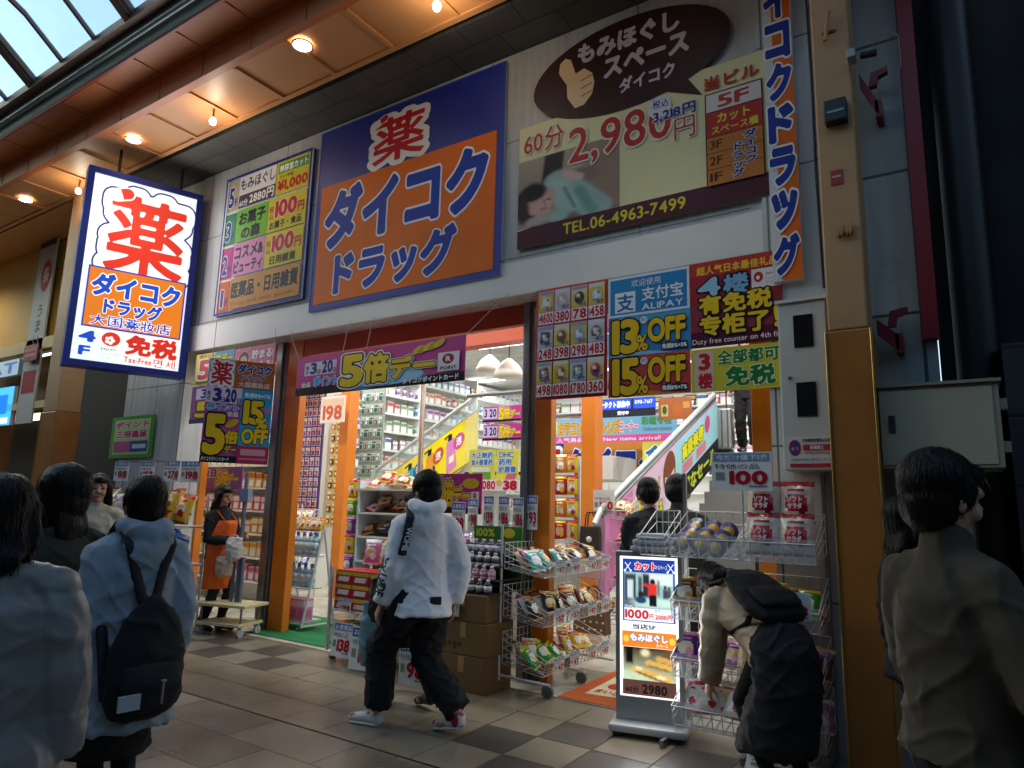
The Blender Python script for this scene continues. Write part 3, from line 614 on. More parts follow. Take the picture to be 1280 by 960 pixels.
cv.rect(.09, .20, .35, .455, '#e6eef4'); cv.text('支', .115, .22, .325, .44, '#2b74b8', .02); cv.text('支付宝', .43, .17, .93, .34, '#e6eef4', .02); cv.text('ALIPAY', .43, .375, .92, .455, '#e6eef4', .02)
cv.poly([(0,.52), (1,.52), (1,.62), (.6,.60)], '#4aa6d8'); cv.poly([(0,1), (.35,.93), (.8,1)], '#8fc4e4'); percent(cv, '13', .51, 1.0, '免税8%+5%'); cv.finish(rt)
rt, cv = pxboard('discount_poster', 'red poster with yellow fifteen percent off lettering under the blue payment poster', 'poster', (760.5,449), (862.5,436), (762,497.5), 4.95, '#c43a34', thick=.012)
cv.poly([(0,0), (1,0), (1,.25), (.5,.12)], '#d85a3c'); cv.poly([(0,1), (.4,.86), (1,1)], '#d88a30'); percent(cv, '15', .02, 1.0, '免税8%+7%'); cv.finish(rt)
rt, cv = pxboard('tax_free_poster', 'dark red poster announcing a duty free counter in large yellow Chinese characters', 'poster', (862,331), (975,312), (863.5,436), 4.951, '#8e1c34', thick=.012)
cv.rect(0, 0, 1, .16, '#c0332c'); cv.rect(0, .16, 1, .48, '#a42636'); cv.rect(0, .82, 1, 1, '#5a1438'); cv.text('超人气日本最佳礼品', .08, .05, .97, .155, '#f0c030', .03)
cv.rect(.69, .18, 1, .40, '#e9e4e6'); cv.ell(.765, .275, .05, .06, SRED); cv.ell(.76, .28, .02, .024, '#f4e8e8'); cv.text('Japan.', .84, .23, .97, .265, '#777777', .01); cv.text('Tax-free', .84, .29, .97, .315, '#999999', .0); cv.text('Shop', .84, .335, .92, .36, '#999999', .0)
cv.text('4', .09, .19, .35, .42, '#9ccbe6', .06, [('#1a1020', .07)]); cv.text('楼', .38, .19, .66, .43, '#7fb4dc', .03, [('#1a1020', .07)])
cv.text('有免税', .10, .40, .90, .63, '#f0c81e', .035, [('#1a1020', .07)]); cv.text('专柜了', .10, .64, .86, .88, '#f0c81e', .035, [('#1a1020', .07)]); cv.text('!', .91, .62, .97, .86, '#f0c81e', .06, [('#1a1020', .07)])
cv.text('Duty free counter on 4th floor', .02, .905, 1.06, .985, '#e8dce0', .02); cv.finish(rt)
rt, cv = pxboard('tax_free_poster', 'yellow poster with green characters and a red number three beside it', 'poster', (863.5,437), (974,428.5), (867,491), 4.95, '#d6cc28', thick=.012)
cv.rect(.04, .06, .27, .96, '#e2c2b8'); cv.text('3', .09, .10, .23, .50, SRED, .07); cv.text('楼', .08, .56, .25, .93, SRED, .035); cv.text('全部都可', .31, .07, 1.0, .40, '#1f7a3c', .025, [('#eef0c0', .035)]); cv.text('免税', .40, .45, .95, .92, '#1f7a3c', .035, [('#eef0c0', .035)]); cv.finish(rt)
# banner over the left bay
rt, cv = pxboard('banner', 'pink hanging cloth banner with yellow point day lettering and black hem', 'banner', (373,445), (582.5,422), (367,496), 4.90, MAG, thick=.006, rough=.6, part='cloth')
cv.rect(0, .80, 1, 1, '#17141c'); 
cv.ell(.42, .83, .13, .16, '#2a8ccc'); cv.ell(.60, .80, .20, .13, '#2a8ccc'); cv.ell(.55, .74, .24, .2, '#9cd0ea')
cv.rect(.055, .16, .27, .50, '#e6d8e4'); cv.text('毎月', .063, .24, .085, .46, '#26308a', .02, vert=True); cv.text('3', .095, .17, .14, .47, '#26308a', .07); cv.text('日', .145, .36, .165, .48, '#26308a', .03); cv.text('20', .175, .15, .245, .47, '#26308a', .07); cv.text('日', .248, .36, .268, .48, '#26308a', .03)
cv.text('全品', .04, .66, .105, .80, SWHITE, .04); cv.text('ポイント', .125, .54, .285, .80, '#3aa8e0', .07, [(SWHITE, .05)])
for k in range(5): cv.ell(.755+.028*k, .20-.022*k+.02*(k % 2), .024, .10, '#c8a02a' if k % 2 else '#e8c840', rot=.2)
five_times(cv)
cv.rect(.865, .34, .975, .76, '#ece8ee'); cv.ell(.918, .49, .03, .115, '#b02038'); cv.text('R', .906, .43, .932, .55, SWHITE, .06); cv.text('POINT', .88, .65, .963, .73, '#55202c', .03)
cv.text('ダイコクポイントカード', .68, .83, .975, .96, SWHITE, .04, [('#2a2438', .03)]); cv.finish(rt, .55, 0)
m = MB()
for u, ux in ((.0, -.12), (.30, .30), (.45, .45), (1.0, 1.18)):
    a = cv.pt(u, 0, -.003); b = cv.pt(ux, 0, 0); m.tube(a, (b.x, FY-.028, 3.40), .003, n=5)
m.build('string', M('#c8c8c0', .6), rt)
# turned hanging poster of the left bay
hd = Vector((.52, .855, 0)); a = onY(262, 447, 4.15); A = Vector(a)
d2 = ray(345, 452); s_ = (A.y*d2[0]-A.x*d2[1])/(hd.x*d2[1]-hd.y*d2[0]); Bz = onY(260.5, 577, 4.15)[2]
rt, cv = board('hanging_poster', 'hanging poster turned sideways with fifteen percent off and a large yellow five', 'poster', A, hd, (0,0,-1), s_, A.z-Bz, '#b8509c', thick=.01)
cv.rect(0, 0, .39, .27, '#c8ccd8'); kusuri(cv, .05, .015, .36, .255, SRED, SWHITE, '#33408c'); cv.rect(.39, 0, 1, .27, '#b8602c'); cv.text('ダイコク', .43, .03, .95, .125, '#22389c', .06, [(SWHITE, .05)]); cv.text('ドラッグ', .50, .135, .86, .195, '#22389c', .05, [(SWHITE, .05)]); cv.text('大国薬妝店', .46, .205, .94, .26, '#e0d0b8', .03)
cv.rect(.0, .275, .53, .43, '#e2d4e0'); cv.text('毎月', .02, .32, .07, .41, '#26308a', .02, vert=True); cv.text('3', .10, .285, .23, .42, '#26308a', .08); cv.text('日', .22, .375, .28, .425, '#26308a', .03); cv.text('20', .28, .285, .45, .42, '#26308a', .08); cv.text('日', .46, .375, .52, .425, '#26308a', .03)
cv.text('ポイント', .03, .435, .50, .50, '#2f9cd8', .07, [(SWHITE, .06)]); cv.text('全品', .33, .505, .50, .555, SWHITE, .03); cv.ell(.42, .62, .10, .035, '#d8a828', rot=-.3)
cv.text('5', .02, .535, .34, .93, '#e8c41e', .08, [(SBLACK, .05)]); cv.text('倍', .33, .69, .53, .82, '#e8c41e', .05, [(SBLACK, .05)]); cv.text('デー', .34, .835, .52, .91, '#e8c41e', .05, [(SBLACK, .05)]); cv.rect(0, .935, .53, 1, '#1c1822'); cv.text('ダイコクポイントカード', .02, .945, .42, .985, SWHITE, .02)
cv.rect(.53, .275, 1, .83, '#2f9ccc'); cv.text('免税8%+7%', .57, .31, .96, .36, '#e4f0f4', .03); cv.text('15', .57, .385, .88, .62, '#e8c41e', .08, [(SBLACK, .06)]); cv.text('%', .76, .55, .95, .66, '#e8c41e', .06, [(SBLACK, .05)]); cv.text('OFF', .57, .66, .97, .81, '#e8c41e', .08, [(SBLACK, .06)]); cv.ell(.92, .48, .05, .025, '#d860a0')
cv.rect(.53, .83, 1, 1, '#b03058'); cv.rect(.58, .86, .95, .92, '#d8a0b0'); cv.rect(.56, .945, .97, .965, '#d87890'); cv.finish(rt)
m = MB(); 
for u in (.05, .95): p = cv.pt(u, 0, -.005); m.tube(p, (p.x, p.y, 3.36 if p.y < FY else 3.05), .003, n=5)
m.build('string', M('#c8c8c0', .6), rt)
# posters behind it
rt, cv = pxboard('poster', 'yellow and blue poster with a red five tucked behind the turned hanging poster', 'poster', (246,444), (294,436), (243,482), 4.955, '#d8cc3c', thick=.01)
cv.rect(.5, 0, 1, .5, '#4aa0cc'); cv.text('5', .08, .2, .42, .85, '#d04038', .07, [(SWHITE, .06)]); cv.text('倍デー', .52, .08, .97, .42, '#e0d040', .05, [('#2f7a3c', .05)]); cv.text('ポイント', .1, .02, .48, .14, '#7a6a20', .02); cv.rect(.06, .9, .9, .97, '#5a7a2a'); cv.finish(rt)
rt, cv = pxboard('poster', 'pink poster with white writing and a small round face above the turned poster', 'poster', (294.5,437), (345,428), (295,470), 4.953, '#c8446a', thick=.01)
cv.ell(.24, .5, .16, .38, '#e8d0cc'); cv.ell(.24, .42, .13, .28, '#6a3a30'); cv.ell(.24, .5, .09, .2, '#e0b8a4'); cv.text('貯まる!', .44, .14, .97, .48, SWHITE, .04); cv.text('使える!', .44, .56, .97, .88, SWHITE, .04); cv.text('ポイントが', .06, .02, .40, .13, '#f0d8dc', .01); cv.finish(rt)
rt, cv = pxboard('poster', 'purple poster with a date and large five left of the turned poster', 'poster', (241,483), (300,478), (237.5,530), 4.955, '#8a4a98', thick=.01)
cv.rect(.1, .06, .9, .36, '#d8cce0'); cv.text('3 20', .2, .08, .8, .34, '#2a3490', .06); cv.text('5', .1, .42, .5, .85, '#e8c41e', .07, [(SBLACK, .05)]); cv.rect(0, .88, 1, 1, '#2a3a6a'); cv.finish(rt)
rt, cv = pxboard('poster', 'green edged poster with pink lettering and a card picture on the white pilaster', 'poster', (142,519), (194,521), (140,573), 4.99, '#4a9a3a', thick=.01)
cv.rect(.08, .08, .92, .92, '#bcd890'); cv.text('ポイント', .1, .12, .9, .28, '#c83a78', .05, [(SWHITE, .05)]); cv.text('三倍進呈', .14, .34, .86, .52, '#c83a78', .05, [(SWHITE, .05)]); cv.rect(.1, .6, .5, .86, '#c05a9a'); cv.rect(.5, .6, .9, .86, '#2a5aa0'); cv.rect(.55, .68, .86, .78, '#d8dce8'); cv.finish(rt)
# ------------------------------------------------------------------ fittings on the right
mc = thing('meter_cabinet', 'white upright meter cabinet with two small dark windows', 'cabinet', (-.86, 4.85, 1.7))
a, b = onY(971, 380, 4.72), onY(1029, 374, 4.72); zb_ = onY(1000, 588, 4.72)[2]; zt_ = (a[2]+b[2])/2; x0, x1 = a[0], b[0]+.01
MB().box((x0, 4.72, zb_), (x1, 4.965, zt_)).build('case', M('#c9cac4', .4, var=.05, scale=4), mc, bevel=.008)
MB().box((x0-.012, 4.70, zt_), (x1+.012, 4.965, zt_+.02)).build('rain_cap', M('#d4d5d0', .4), mc)
for v0, v1 in ((.10, .335), (.59, .83)):
    wz1, wz0 = zt_-(zt_-zb_)*v0*.83, zt_-(zt_-zb_)*v1*.83; w = MB(); wx0, wx1 = x0+.10, x0+.22
    w.box((wx0, 4.712, wz0), (wx1, 4.7195, wz1)); f = w.build('window', M('#1c1f20', .1), mc)
    k = MB()
    for q in ((wx0-.012, wz0-.012, wx1+.012, wz0), (wx0-.012, wz1, wx1+.012, wz1+.012), (wx0-.012, wz0, wx0, wz1), (wx1, wz0, wx1+.012, wz1)): k.box((q[0], 4.706, q[1]), (q[2], 4.7185, q[3]))
    k.build('window_frame', M('#55585a', .4), f)
    MB().box((wx0+.03, 4.708, wz0+.11), (wx1-.02, 4.7115, wz0+.16)).build('dial', M('#8a8f88', .3), f)
MB().lathe([(.012, 0), (.012, .012), (.006, .016)], (x0+.06, 4.72, (zt_+zb_)/2+.05), 12, axis=Matrix.Rotation(PI/2, 3, 'X')).build('knob', STEEL, mc)
m = MB()
for z in (zt_-.2, zt_-.55): m.box((x1, 4.78, z), (x1+.02, 4.84, z+.09))
m.build('hinge', DARK, mc)
rt, cv = board('notice', 'small white no parking notice with red bars stuck below the lower meter window', 'notice', (x0+.03, 4.708, zb_+.215), (1,0,0), (0,0,-1), x1-x0-.035, .21, '#d8d4d0', thick=.006)
cv.ell(.17, .34, .14, .25, '#b02848', 24); cv.ell(.17, .34, .115, .205, '#3c4a80', 24); cv.ell(.125, .37, .035, .06, '#8f9cc0'); cv.ell(.215, .37, .035, .06, '#8f9cc0'); cv.line(.09, .2, .25, .48, .012, '#b02848')
cv.text('自転車等放置禁止区域', .36, .06, .97, .17, '#2a2224', .02); cv.rect(.36, .25, .97, .42, '#c0303c'); cv.text('駐輪禁止', .52, .27, .82, .40, '#f0d8d8', .03); cv.text('No Bicycle Parking', .40, .46, .95, .55, '#302a2c', .02); cv.text('放置自転車は撤去します', .06, .66, .95, .74, '#4a4446', .0); cv.rect(.05, .82, .96, .93, '#c0303c'); cv.finish(rt)
pb = thing('distribution_box', 'wide beige metal distribution box with a slot latch under the grey wall', 'cabinet', (-.13, 4.8, 1.75))
a, b, c = onY(1096, 484, 4.60), onY(1247, 474, 4.60), onY(1100, 586, 4.60); X0, X1, Z1, Z0 = a[0], b[0], a[2]-.01, c[2]
MB().box((X0, 4.60, Z0), (X1, 5.055, Z1)).build('case', M('#a39c84', .4, var=.05, scale=3), pb, bevel=.008)
MB().box((X0-.015, 4.575, Z1), (X1+.015, 5.055, Z1+.018)).build('rain_cap', M('#8d8775', .4), pb)
MB().box((X0+.006, 4.592, Z0+.02), (X1-.03, 4.5985, Z1-.02)).build('door', M('#aaa48d', .4, var=.05, scale=3), pb, bevel=.004)
lt = MB().box((X0+.05, 4.584, Z0+.21), (X0+.085, 4.5915, Z0+.31)).build('latch', M('#33322e', .4), pb)
MB().tube((X0+.067, 4.58, Z0+.225), (X0+.067, 4.58, Z0+.26), .008).build('latch_handle', STEEL, lt)
m = MB()
for z in (Z1-.12, Z0+.12): m.box((X1, 4.64, z-.03), (X1+.035, 4.72, z+.03))
m.build('hinge', M('#a8a48f', .4), pb)
def bracket(label, px0, py0, px1, py1, Y=4.9):
    a = onY(px0, py0, Y); b = onY(px1, py1, Y); r = thing('bracket', label, 'bracket', (a[0], Y+.1, min(a[2], b[2])))
    RD = M('#7c1626', .4); m = MB(); n = Vector((0, .05, 0)); A, B = Vector((a[0], Y, a[2])), Vector((b[0], Y, b[2])); s = Vector((0, 0, .05))
    m.prism([A+s, A-s, B-s, B+s], n); m.build('arm', RD, r)
    m = MB(); C_ = Vector(((A.x+B.x)/2, Y-.004, (A.z+B.z)/2+.05)); m.prism([C_, C_+Vector((.02, 0, .10)), C_+Vector((.12, 0, .12)), C_+Vector((.12, 0, .08)), C_+Vector((.06, 0, .06)), C_+Vector((.05, 0, 0))], n); m.build('hook', RD, r)
    MB().box((B.x-.02, Y, B.z-.06), (B.x+.02, FY+.055, B.z+.06)).build('wall_plate', RD, r)
bracket('dark red bracket high on the grey tiles next to the orange column', 1074, 100, 1098, 135); bracket('dark red bracket low on the grey tiles above the beige box', 1096, 408, 1124, 428)
def colthing(name, label, cat, px, py, w, h, d, c, extra=None, rough=.4):
    a = onY(px, py, 4.5); r = thing(name, label, cat, (a[0], 4.5, a[2]-h/2)); MB().box((a[0]-w/2, 4.5-d, a[2]-h/2), (a[0]+w/2, 4.498, a[2]+h/2)).build('body', M(c, rough), r, bevel=.006); return r, a
r, a = colthing('speaker_box', 'small black box with a grey stripe fixed to the tan column', 'speaker', 1046, 144, .13, .15, .08, '#15171a')
MB().box((a[0]-.045, 4.416, a[2]-.02), (a[0]+.05, 4.4195, a[2]-.005)).build('stripe', M('#8a9ca4', .3), r)
r, a = colthing('tag', 'small red tag on the front of the tan column', 'tag', 1046, 222, .07, .10, .006, '#a02a34')
MB().box((a[0]-.025, 4.492, a[2]+.0), (a[0]+.025, 4.4935, a[2]+.012)).build('print', M('#d8a8a4', .5), r)
r, a = colthing('holder', 'w shaped tan metal flag holder on the column', 'holder', 1056, 292, .10, .015, .02, '#b98a58')
m = MB()
for k, (x, dx) in enumerate(((-.045, .02), (-.005, -.02), (.005, .02), (.045, -.02))): m.prism([(a[0]+x-.008, 4.47, a[2]+.06), (a[0]+x+.008, 4.47, a[2]+.06), (a[0]+x+dx+.008, 4.47, a[2]-.03), (a[0]+x+dx-.008, 4.47, a[2]-.03)], (0, .012, 0))
m.build('prong', M('#b98a58', .4), r)
r, a = colthing('holder', 'tan metal flag holder at the very top of the column', 'holder', 1036, 40, .09, .02, .02, '#b98a58')
MB().tube((a[0]-.02, 4.46, a[2]-.08), (a[0]+.01, 4.46, a[2]+.12), .014).build('socket', M('#a87c50', .4), r)
r, a = colthing('camera', 'small grey security camera on an arm beside the column', 'camera', 1066, 76, .05, .06, .10, '#9a9c98')
MB().tube((a[0]+.05, 4.44, a[2]-.02), (a[0]+.14, 4.44, a[2]-.03), .022).build('lens', DARK, r)
def cable(label, pts, r=.008, c='#2a2a2c'):
    o = thing('cable', label, 'cable', pts[0]); MB().path(pts, r, 6).build('sheath', M(c, .5), o); return o
cable('thin grey cable running along the ledge under the big signs', [(-8.3, 4.965, 3.712), (-5.2, 4.965, 3.716), (-3.0, 4.962, 3.711), (-1.2, 4.965, 3.72)], .007, '#8a8c8c')
cable('black cable hanging down the white pilaster next to the tan column', [(-.745, 4.955, 5.8), (-.735, 4.955, 4.6), (-.74, 4.955, 3.9), (-.73, 4.955, 3.02)], .009)
cable('loose thin wire looping by the upper red bracket', [(-.33, 4.98, 4.75), (-.24, 4.93, 4.80), (-.17, 4.92, 4.72), (-.17, 4.93, 4.50), (-.24, 4.96, 4.36)], .004, '#a89a98')
# ------------------------------------------------------------------ neighbour's signs
rt, cv = pxboard('wall_sign', 'white upright neighbour sign with red lantern and black brush writing', 'sign', (52,305), (72,298), (22,530), 4.98, '#b8bcb8', thick=.03)
cv.rect(0, 0, 1, .03, '#4a3a28'); cv.ell(.62, .20, .30, .09, '#c02a34'); cv.text('祭', .45, .15, .8, .24, '#e8c8c0', .03); cv.text('うまい店', .35, .36, .75, .68, '#5a605c', .02, vert=True); cv.rect(.1, .72, .9, .84, '#a02830'); cv.finish(rt)
rt, cv = pxboard('lit_sign', 'pale blue lit neighbour sign with blue lettering at the picture edge', 'sign', (-30,456), (24,452), (-32,478), 4.97, '#a8c4d8', thick=.08, emit=.5); cv.text('RAT', .05, .15, .97, .85, '#4a7ab0', .05); cv.finish(rt, .4, .5)
rt, cv = pxboard('screen', 'glowing blue screen of the neighbouring shop at the picture edge', 'screen', (-40,488), (18,487), (-40,536), 4.99, '#3aa0e8', thick=.06, emit=1.6, side='#d8dce0'); cv.rect(.05, .8, .95, .95, '#e0e8f0'); cv.rect(.5, .2, .9, .7, '#1a70d0'); cv.finish(rt, .3, 1.4)
rt, cv = pxboard('notice', 'small red notice board on the left neighbour post', 'notice', (31,432), (48,430), (31,452), 4.9, '#8a1c28', thick=.02); cv.rect(.1, .2, .9, .4, '#c8787c'); cv.rect(.1, .55, .9, .75, '#c8787c'); cv.finish(rt)
# ================================================================== goods: prototype meshes, placed one object each
def mesh_of(mb, mats, name):
    o = mb.build(name, mats); me = o.data; bpy.data.objects.remove(o); return me
def pm(c, r=.35): return M(c, r)
PR = {}
def carton(w, d, h, c1, c2, c3='#f0f0ee'):
    k = ('c', w, d, h, c1, c2, c3)
    if k not in PR:
        m = MB().box((-w/2, -d/2, 0), (w/2, d/2, h)); e = .0012; y = -d/2-e
        m.add([(-w/2, y, h*.62), (w/2, y, h*.62), (w/2, y, h*.9), (-w/2, y, h*.9)], [(0,1,2,3)], 1)
        m.add([(-w*.38, y, h*.12), (w*.30, y, h*.12), (w*.38, y, h*.5), (-w*.3, y, h*.5)], [(0,1,2,3)], 2)
        x = w/2+e; m.add([(x, -d/2, h*.62), (x, d/2, h*.62), (x, d/2, h*.9), (x, -d/2, h*.9)], [(0,1,2,3)], 1); m.add([(x, -d*.3, h*.15), (x, d*.3, h*.15), (x, d*.3, h*.5), (x, -d*.3, h*.5)], [(0,1,2,3)], 2)
        PR[k] = mesh_of(m, [pm(c1), pm(c2), pm(c3)], 'carton')
    return PR[k]
def pouch(w, h, c1, c2, c3='#f4efe0', d=.05):
    k = ('p', w, h, c1, c2, c3, d)
    if k not in PR:
        r = random.Random(str(k)); nx, nz = 12, 15; m = MB(); vs = []; fs = []; mi = []
        for s in (-1, 1):
            o = len(vs)
            for j in range(nz+1):
                for i in range(nx+1):
                    u, v = i/nx, j/nz; b = (math.sin(PI*u)**.6)*(math.sin(PI*v)**.55) if 0 < u < 1 and 0 < v < 1 else 0
                    vs.append(((u-.5)*w*(1-.06*math.sin(PI*v)), s*(d/2*b*(1+r.uniform(-.22, .22))+.0008), v*h))
            for j in range(nz):
                for i in range(nx):
                    q = (o+j*(nx+1)+i, o+j*(nx+1)+i+1, o+(j+1)*(nx+1)+i+1, o+(j+1)*(nx+1)+i)
                    m.sm += [True]; fs.append(q if s < 0 else q[::-1])
                    e = ((i-5.5)/4.1)**2+((j-6.6)/3.4)**2; e2 = ((i-7.5)/2.0)**2+((j-4.6)/1.9)**2
                    mi.append(1 if j in (0, 13, 14) or e2 < 1 or (j == 11 and 2 < i < 9) else 2 if e < 1 else 0)
        m.v = vs; m.f = fs; m.mi = mi; PR[k] = mesh_of(m, [pm(c1, .22), pm(c2, .22), pm(c3, .25)], 'pouch')
    return PR[k]
def bottle(r, h, c1, cap, lab='#f2f2ee', n=12):
    k = ('b', r, h, c1, cap, lab)
    if k not in PR:
        m = MB().lathe([(r*.92, 0), (r, h*.03), (r, h*.2)], n=n).lathe([(r*1.005, h*.2), (r*1.005, h*.56)], n=n, mi=2).lathe([(r, h*.56), (r, h*.66), (r*.5, h*.78), (r*.38, h*.82)], n=n).lathe([(r*.45, h*.82), (r*.45, h*.98), (r*.38, h)], n=n, mi=1)
        PR[k] = mesh_of(m, [pm(c1, .2), pm(cap, .3), pm(lab, .3)], 'bottle')
    return PR[k]
def blister(w, h, c1, c2, c3):
    k = ('t', w, h, c1, c2, c3)
    if k not in PR:
        m = MB().box((-w/2, -.003, 0), (w/2, .003, h)); m.box((-w*.36, -.022, h*.1), (w*.36, -.0035, h*.62), 1); m.box((-w*.2, -.027, h*.16), (w*.2, -.0225, h*.5), 2)
        m.add([(-w*.4, -.0045, h*.72), (w*.4, -.0045, h*.72), (w*.4, -.0045, h*.92), (-w*.4, -.0045, h*.92)], [(0,1,2,3)], 2)
        PR[k] = mesh_of(m, [pm(c1), pm(c2, .15), pm(c3)], 'blister_pack')
    return PR[k]
def inst(me, name, loc, label, cat, group, rz=0.0, rx=0.0, ry=0.0, sc=1.0):
    o = bpy.data.objects.new(name, me); COL.objects.link(o); o.location = loc; o.rotation_euler = (rx, ry, rz); o.scale = (sc,)*3
    return tag(o, label, cat, group)
CN = {'red': ('#c8222c', '#f0d040'), 'green': ('#2f9a3c', '#e8e040'), 'yellow': ('#e8c830', '#c83028'), 'purple': ('#6a3a9a', '#e8a0d0'), 'orange': ('#e8822a', '#fff0c0'), 'blue': ('#2a5ab8', '#e8f0f8'), 'pink': ('#e080b0', '#ffffff'), 'brown': ('#6a3f24', '#e0b060'), 'white': ('#e8e6e0', '#c83048'), 'teal': ('#3aa8a0', '#f0f0e8'), 'black': ('#1c1a1e', '#c8a040'), 'cream': ('#e0d2a8', '#9a5a2a')}
def price_card(p, rz, w, h, num, label, sub='税込', head='#3c62b0', tilt=0.0, name='price_card', txt='お買得品'):
    """p: middle of the lower edge; rz: the way it faces (0: towards the street)"""
    U = Vector((math.cos(rz), math.sin(rz), 0)); N = Vector((math.sin(rz), -math.cos(rz), 0)); V = Vector((0, 0, -1))*math.cos(tilt)+N*math.sin(tilt)
    O = Vector(p)-U*(w/2)-V*h
    rt, cv = board(name, label, 'price card', O, U, V, w, h, '#ecebe6', thick=.004, group='price cards among the goods', part='card')
    cv.rect(.03, .03, .97, .24, head); cv.text(txt, .08, .06, .92, .21, '#e4e8f0', .02, res=14); cv.text('特価の品', .06, .30, .80, .44, '#4a4a58', .0, res=14); cv.rect(.07, .52, .22, .72, '#8a9a90'); cv.rect(.62, .86, .92, .90, '#8888a0'); cv.text(num, .30, .48, .93, .84, '#c01c30', .06)
    cv.finish(rt, .3); return rt
def wire_bin(m, c, w, d, h, slant=.06, nx=6, nz=3, r=.0035):
    """an open wire basket: back at +y, front lip lower; c: middle of the bottom"""
    x0, x1, y0, y1, z0 = c[0]-w/2, c[0]+w/2, c[1]-d/2, c[1]+d/2, c[2]
    for i in range(nx+1):
        x = x0+w*i/nx; m.path([(x, y1, z0+h), (x, y1, z0+slant), (x, y0, z0), (x, y0-.04, z0+h*.4)], r, 5)
    for k in range(nz+1):
        q = k/nz; m.tube((x0, y1, z0+slant+(h-slant)*q), (x1, y1, z0+slant+(h-slant)*q), r, n=5)
        for x in (x0, x1): m.tube((x, y1, z0+slant+(h-slant)*q), (x, y0-.04*q, z0+h*.4*q), r, n=5)
    for k in range(3): m.tube((x0, y0+d*k/2, z0+slant*k/2), (x1, y0+d*k/2, z0+slant*k/2), r, n=5)
    m.tube((x0, y0-.04, z0+h*.4), (x1, y0-.04, z0+h*.4), r*1.3, n=5)
def caster(p, r=.04):
    m = MB().tube((p[0]-.014, p[1], p[2]+r), (p[0]+.014, p[1], p[2]+r), r, n=14); m.box((p[0]-.02, p[1]-.012, p[2]+r), (p[0]+.02, p[1]+.012, p[2]+2.3*r)); return m
CLEAR = M('#e6ecec', .12, alpha=.22)
# ------------------------------------------------------------------ peg board walls at the left
pg = thing('peg_board', 'tall purple peg board wall covered with small hanging packs', 'display wall', (-10.5, 8.66, 0))
MB().box((-11.05, 8.62, .75), (-9.92, 8.66, 3.62)).build('board', M('#4a3a78', .5), pg)
MB().box((-11.05, 8.66, 0), (-9.92, 9.2, 3.64)).build('frame', M('#d8d4cc', .5), pg)
for i in range(8):
    for j in range(15):
        c = (('#e8d8d0', '#c86a3a', '#5a2a80'), ('#ded2e0', '#7a3aa0', '#e0a040'), ('#e0c8b8', '#3a2a60', '#d84a5a'))[(i//2+j//4) % 3]
        inst(blister(.10, .155, *c), 'hanging_pack', (-10.98+i*.141, 8.61, .80+j*.186), 'small purple and orange pack hanging on the tall purple peg board', 'pack', 'packs on the tall purple peg board')
p2 = thing('peg_board', 'narrow yellow lit board of hair goods beside the purple peg board', 'display wall', (-9.6, 8.8, 0))
MB().box((-9.88, 8.80, 1.0), (-9.42, 8.84, 3.45)).build('board', M('#d8c890', .5), p2)
for i in range(3):
    for j in range(9):
        c = (('#e8c860', '#b8402a', '#f0e8d0'), ('#c88a3a', '#5a2a1a', '#f0d8a0'))[(i+j) % 2]
        inst(blister(.11, .17, *c), 'hanging_pack', (-9.80+i*.145, 8.79, 1.05+j*.215), 'small gold and brown pack hanging on the narrow yellow board', 'pack', 'packs on the narrow yellow board')
p3 = thing('peg_board', 'grey green peg board of small packs left of the long white shelves', 'display wall', (-9.3, 9.6, 0))
MB().box((-9.95, 9.60, 1.0), (-9.35, 9.64, 3.75)).build('board', M('#9aa8a0', .5), p3)
for i in range(5):
    for j in range(11):
        c = (('#d8e0d8', '#5a8a78', '#30483e'), ('#c8d4d4', '#88a0a8', '#e8e8e0'), ('#e0e4d8', '#3a6a5a', '#c8a0a8'))[(i*2+j) % 3]
        inst(blister(.095, .17, *c), 'hanging_pack', (-9.89+i*.118, 9.59, 1.06+j*.235), 'small grey green pack hanging on the grey green peg board', 'pack', 'packs on the grey green peg board')
st = thing('stairs', 'white steps with red floor marks beside the purple peg board', 'stairs', (-10.4, 8.2, 0))
for k in range(3):
    MB().box((-10.55, 7.75+k*.28, .006), (-9.5, 8.6, .18*(k+1))).build('step', W_PAINT, st) if k == 0 else MB().box((-10.55, 7.75+k*.28, .18*k), (-9.5, 8.6, .18*(k+1))).build('step', W_PAINT, st)
    cv = Canvas((-10.2, 7.748+k*.28, .18*(k+1)-.03), (1,0,0), (0,0,-1), .5, .13); cv.rect(0, 0, 1, 1, '#e8d8d4'); cv.text('1F', .1, .12, .45, .88, '#c0202c', .06); cv.rect(.55, .2, .9, .8, '#b04048'); cv.finish(st)
# ------------------------------------------------------------------ long white shelf wall on the left inside
sh = thing('shelf_wall', 'long white wall of cosmetics shelves running into the drugstore', 'shelf', (-10.6, 13, 0))
WS = M('#e8e8e6', .4)
MB().box((-10.95, 9.7, 0), (-10.86, 16.4, 4.65)).build('back_panel', WS, sh)
lv = [1.0+.40*k for k in range(9)]
for z in lv: MB().box((-10.86, 9.7, z-.03), (-10.46, 16.4, z)).build('shelf', WS, sh)
for y in (9.7, 11.9, 14.1, 16.36): MB().box((-10.858, y, 0), (-10.455, y+.03, 4.64)).build('upright', WS, sh)
for z in lv: MB().box((-10.459, 9.73, z-.045), (-10.452, 16.36, z+.0)).build('price_rail', M('#d8dcd8', .3), sh)
PAL = [('#e8e4e4', '#c890a8'), ('#d8c8d8', '#8a5a98'), ('#3a3a48', '#c8a868'), ('#e8d8c8', '#c86a4a'), ('#b8d0dc', '#4a7aa8'), ('#d8b8b0', '#b84858'), ('#e0e0d0', '#6a9a6a'), ('#c85a68', '#f0e0e0'), ('#f0f0ec', '#4a6ab0'), ('#a88a98', '#f0e8f0')]
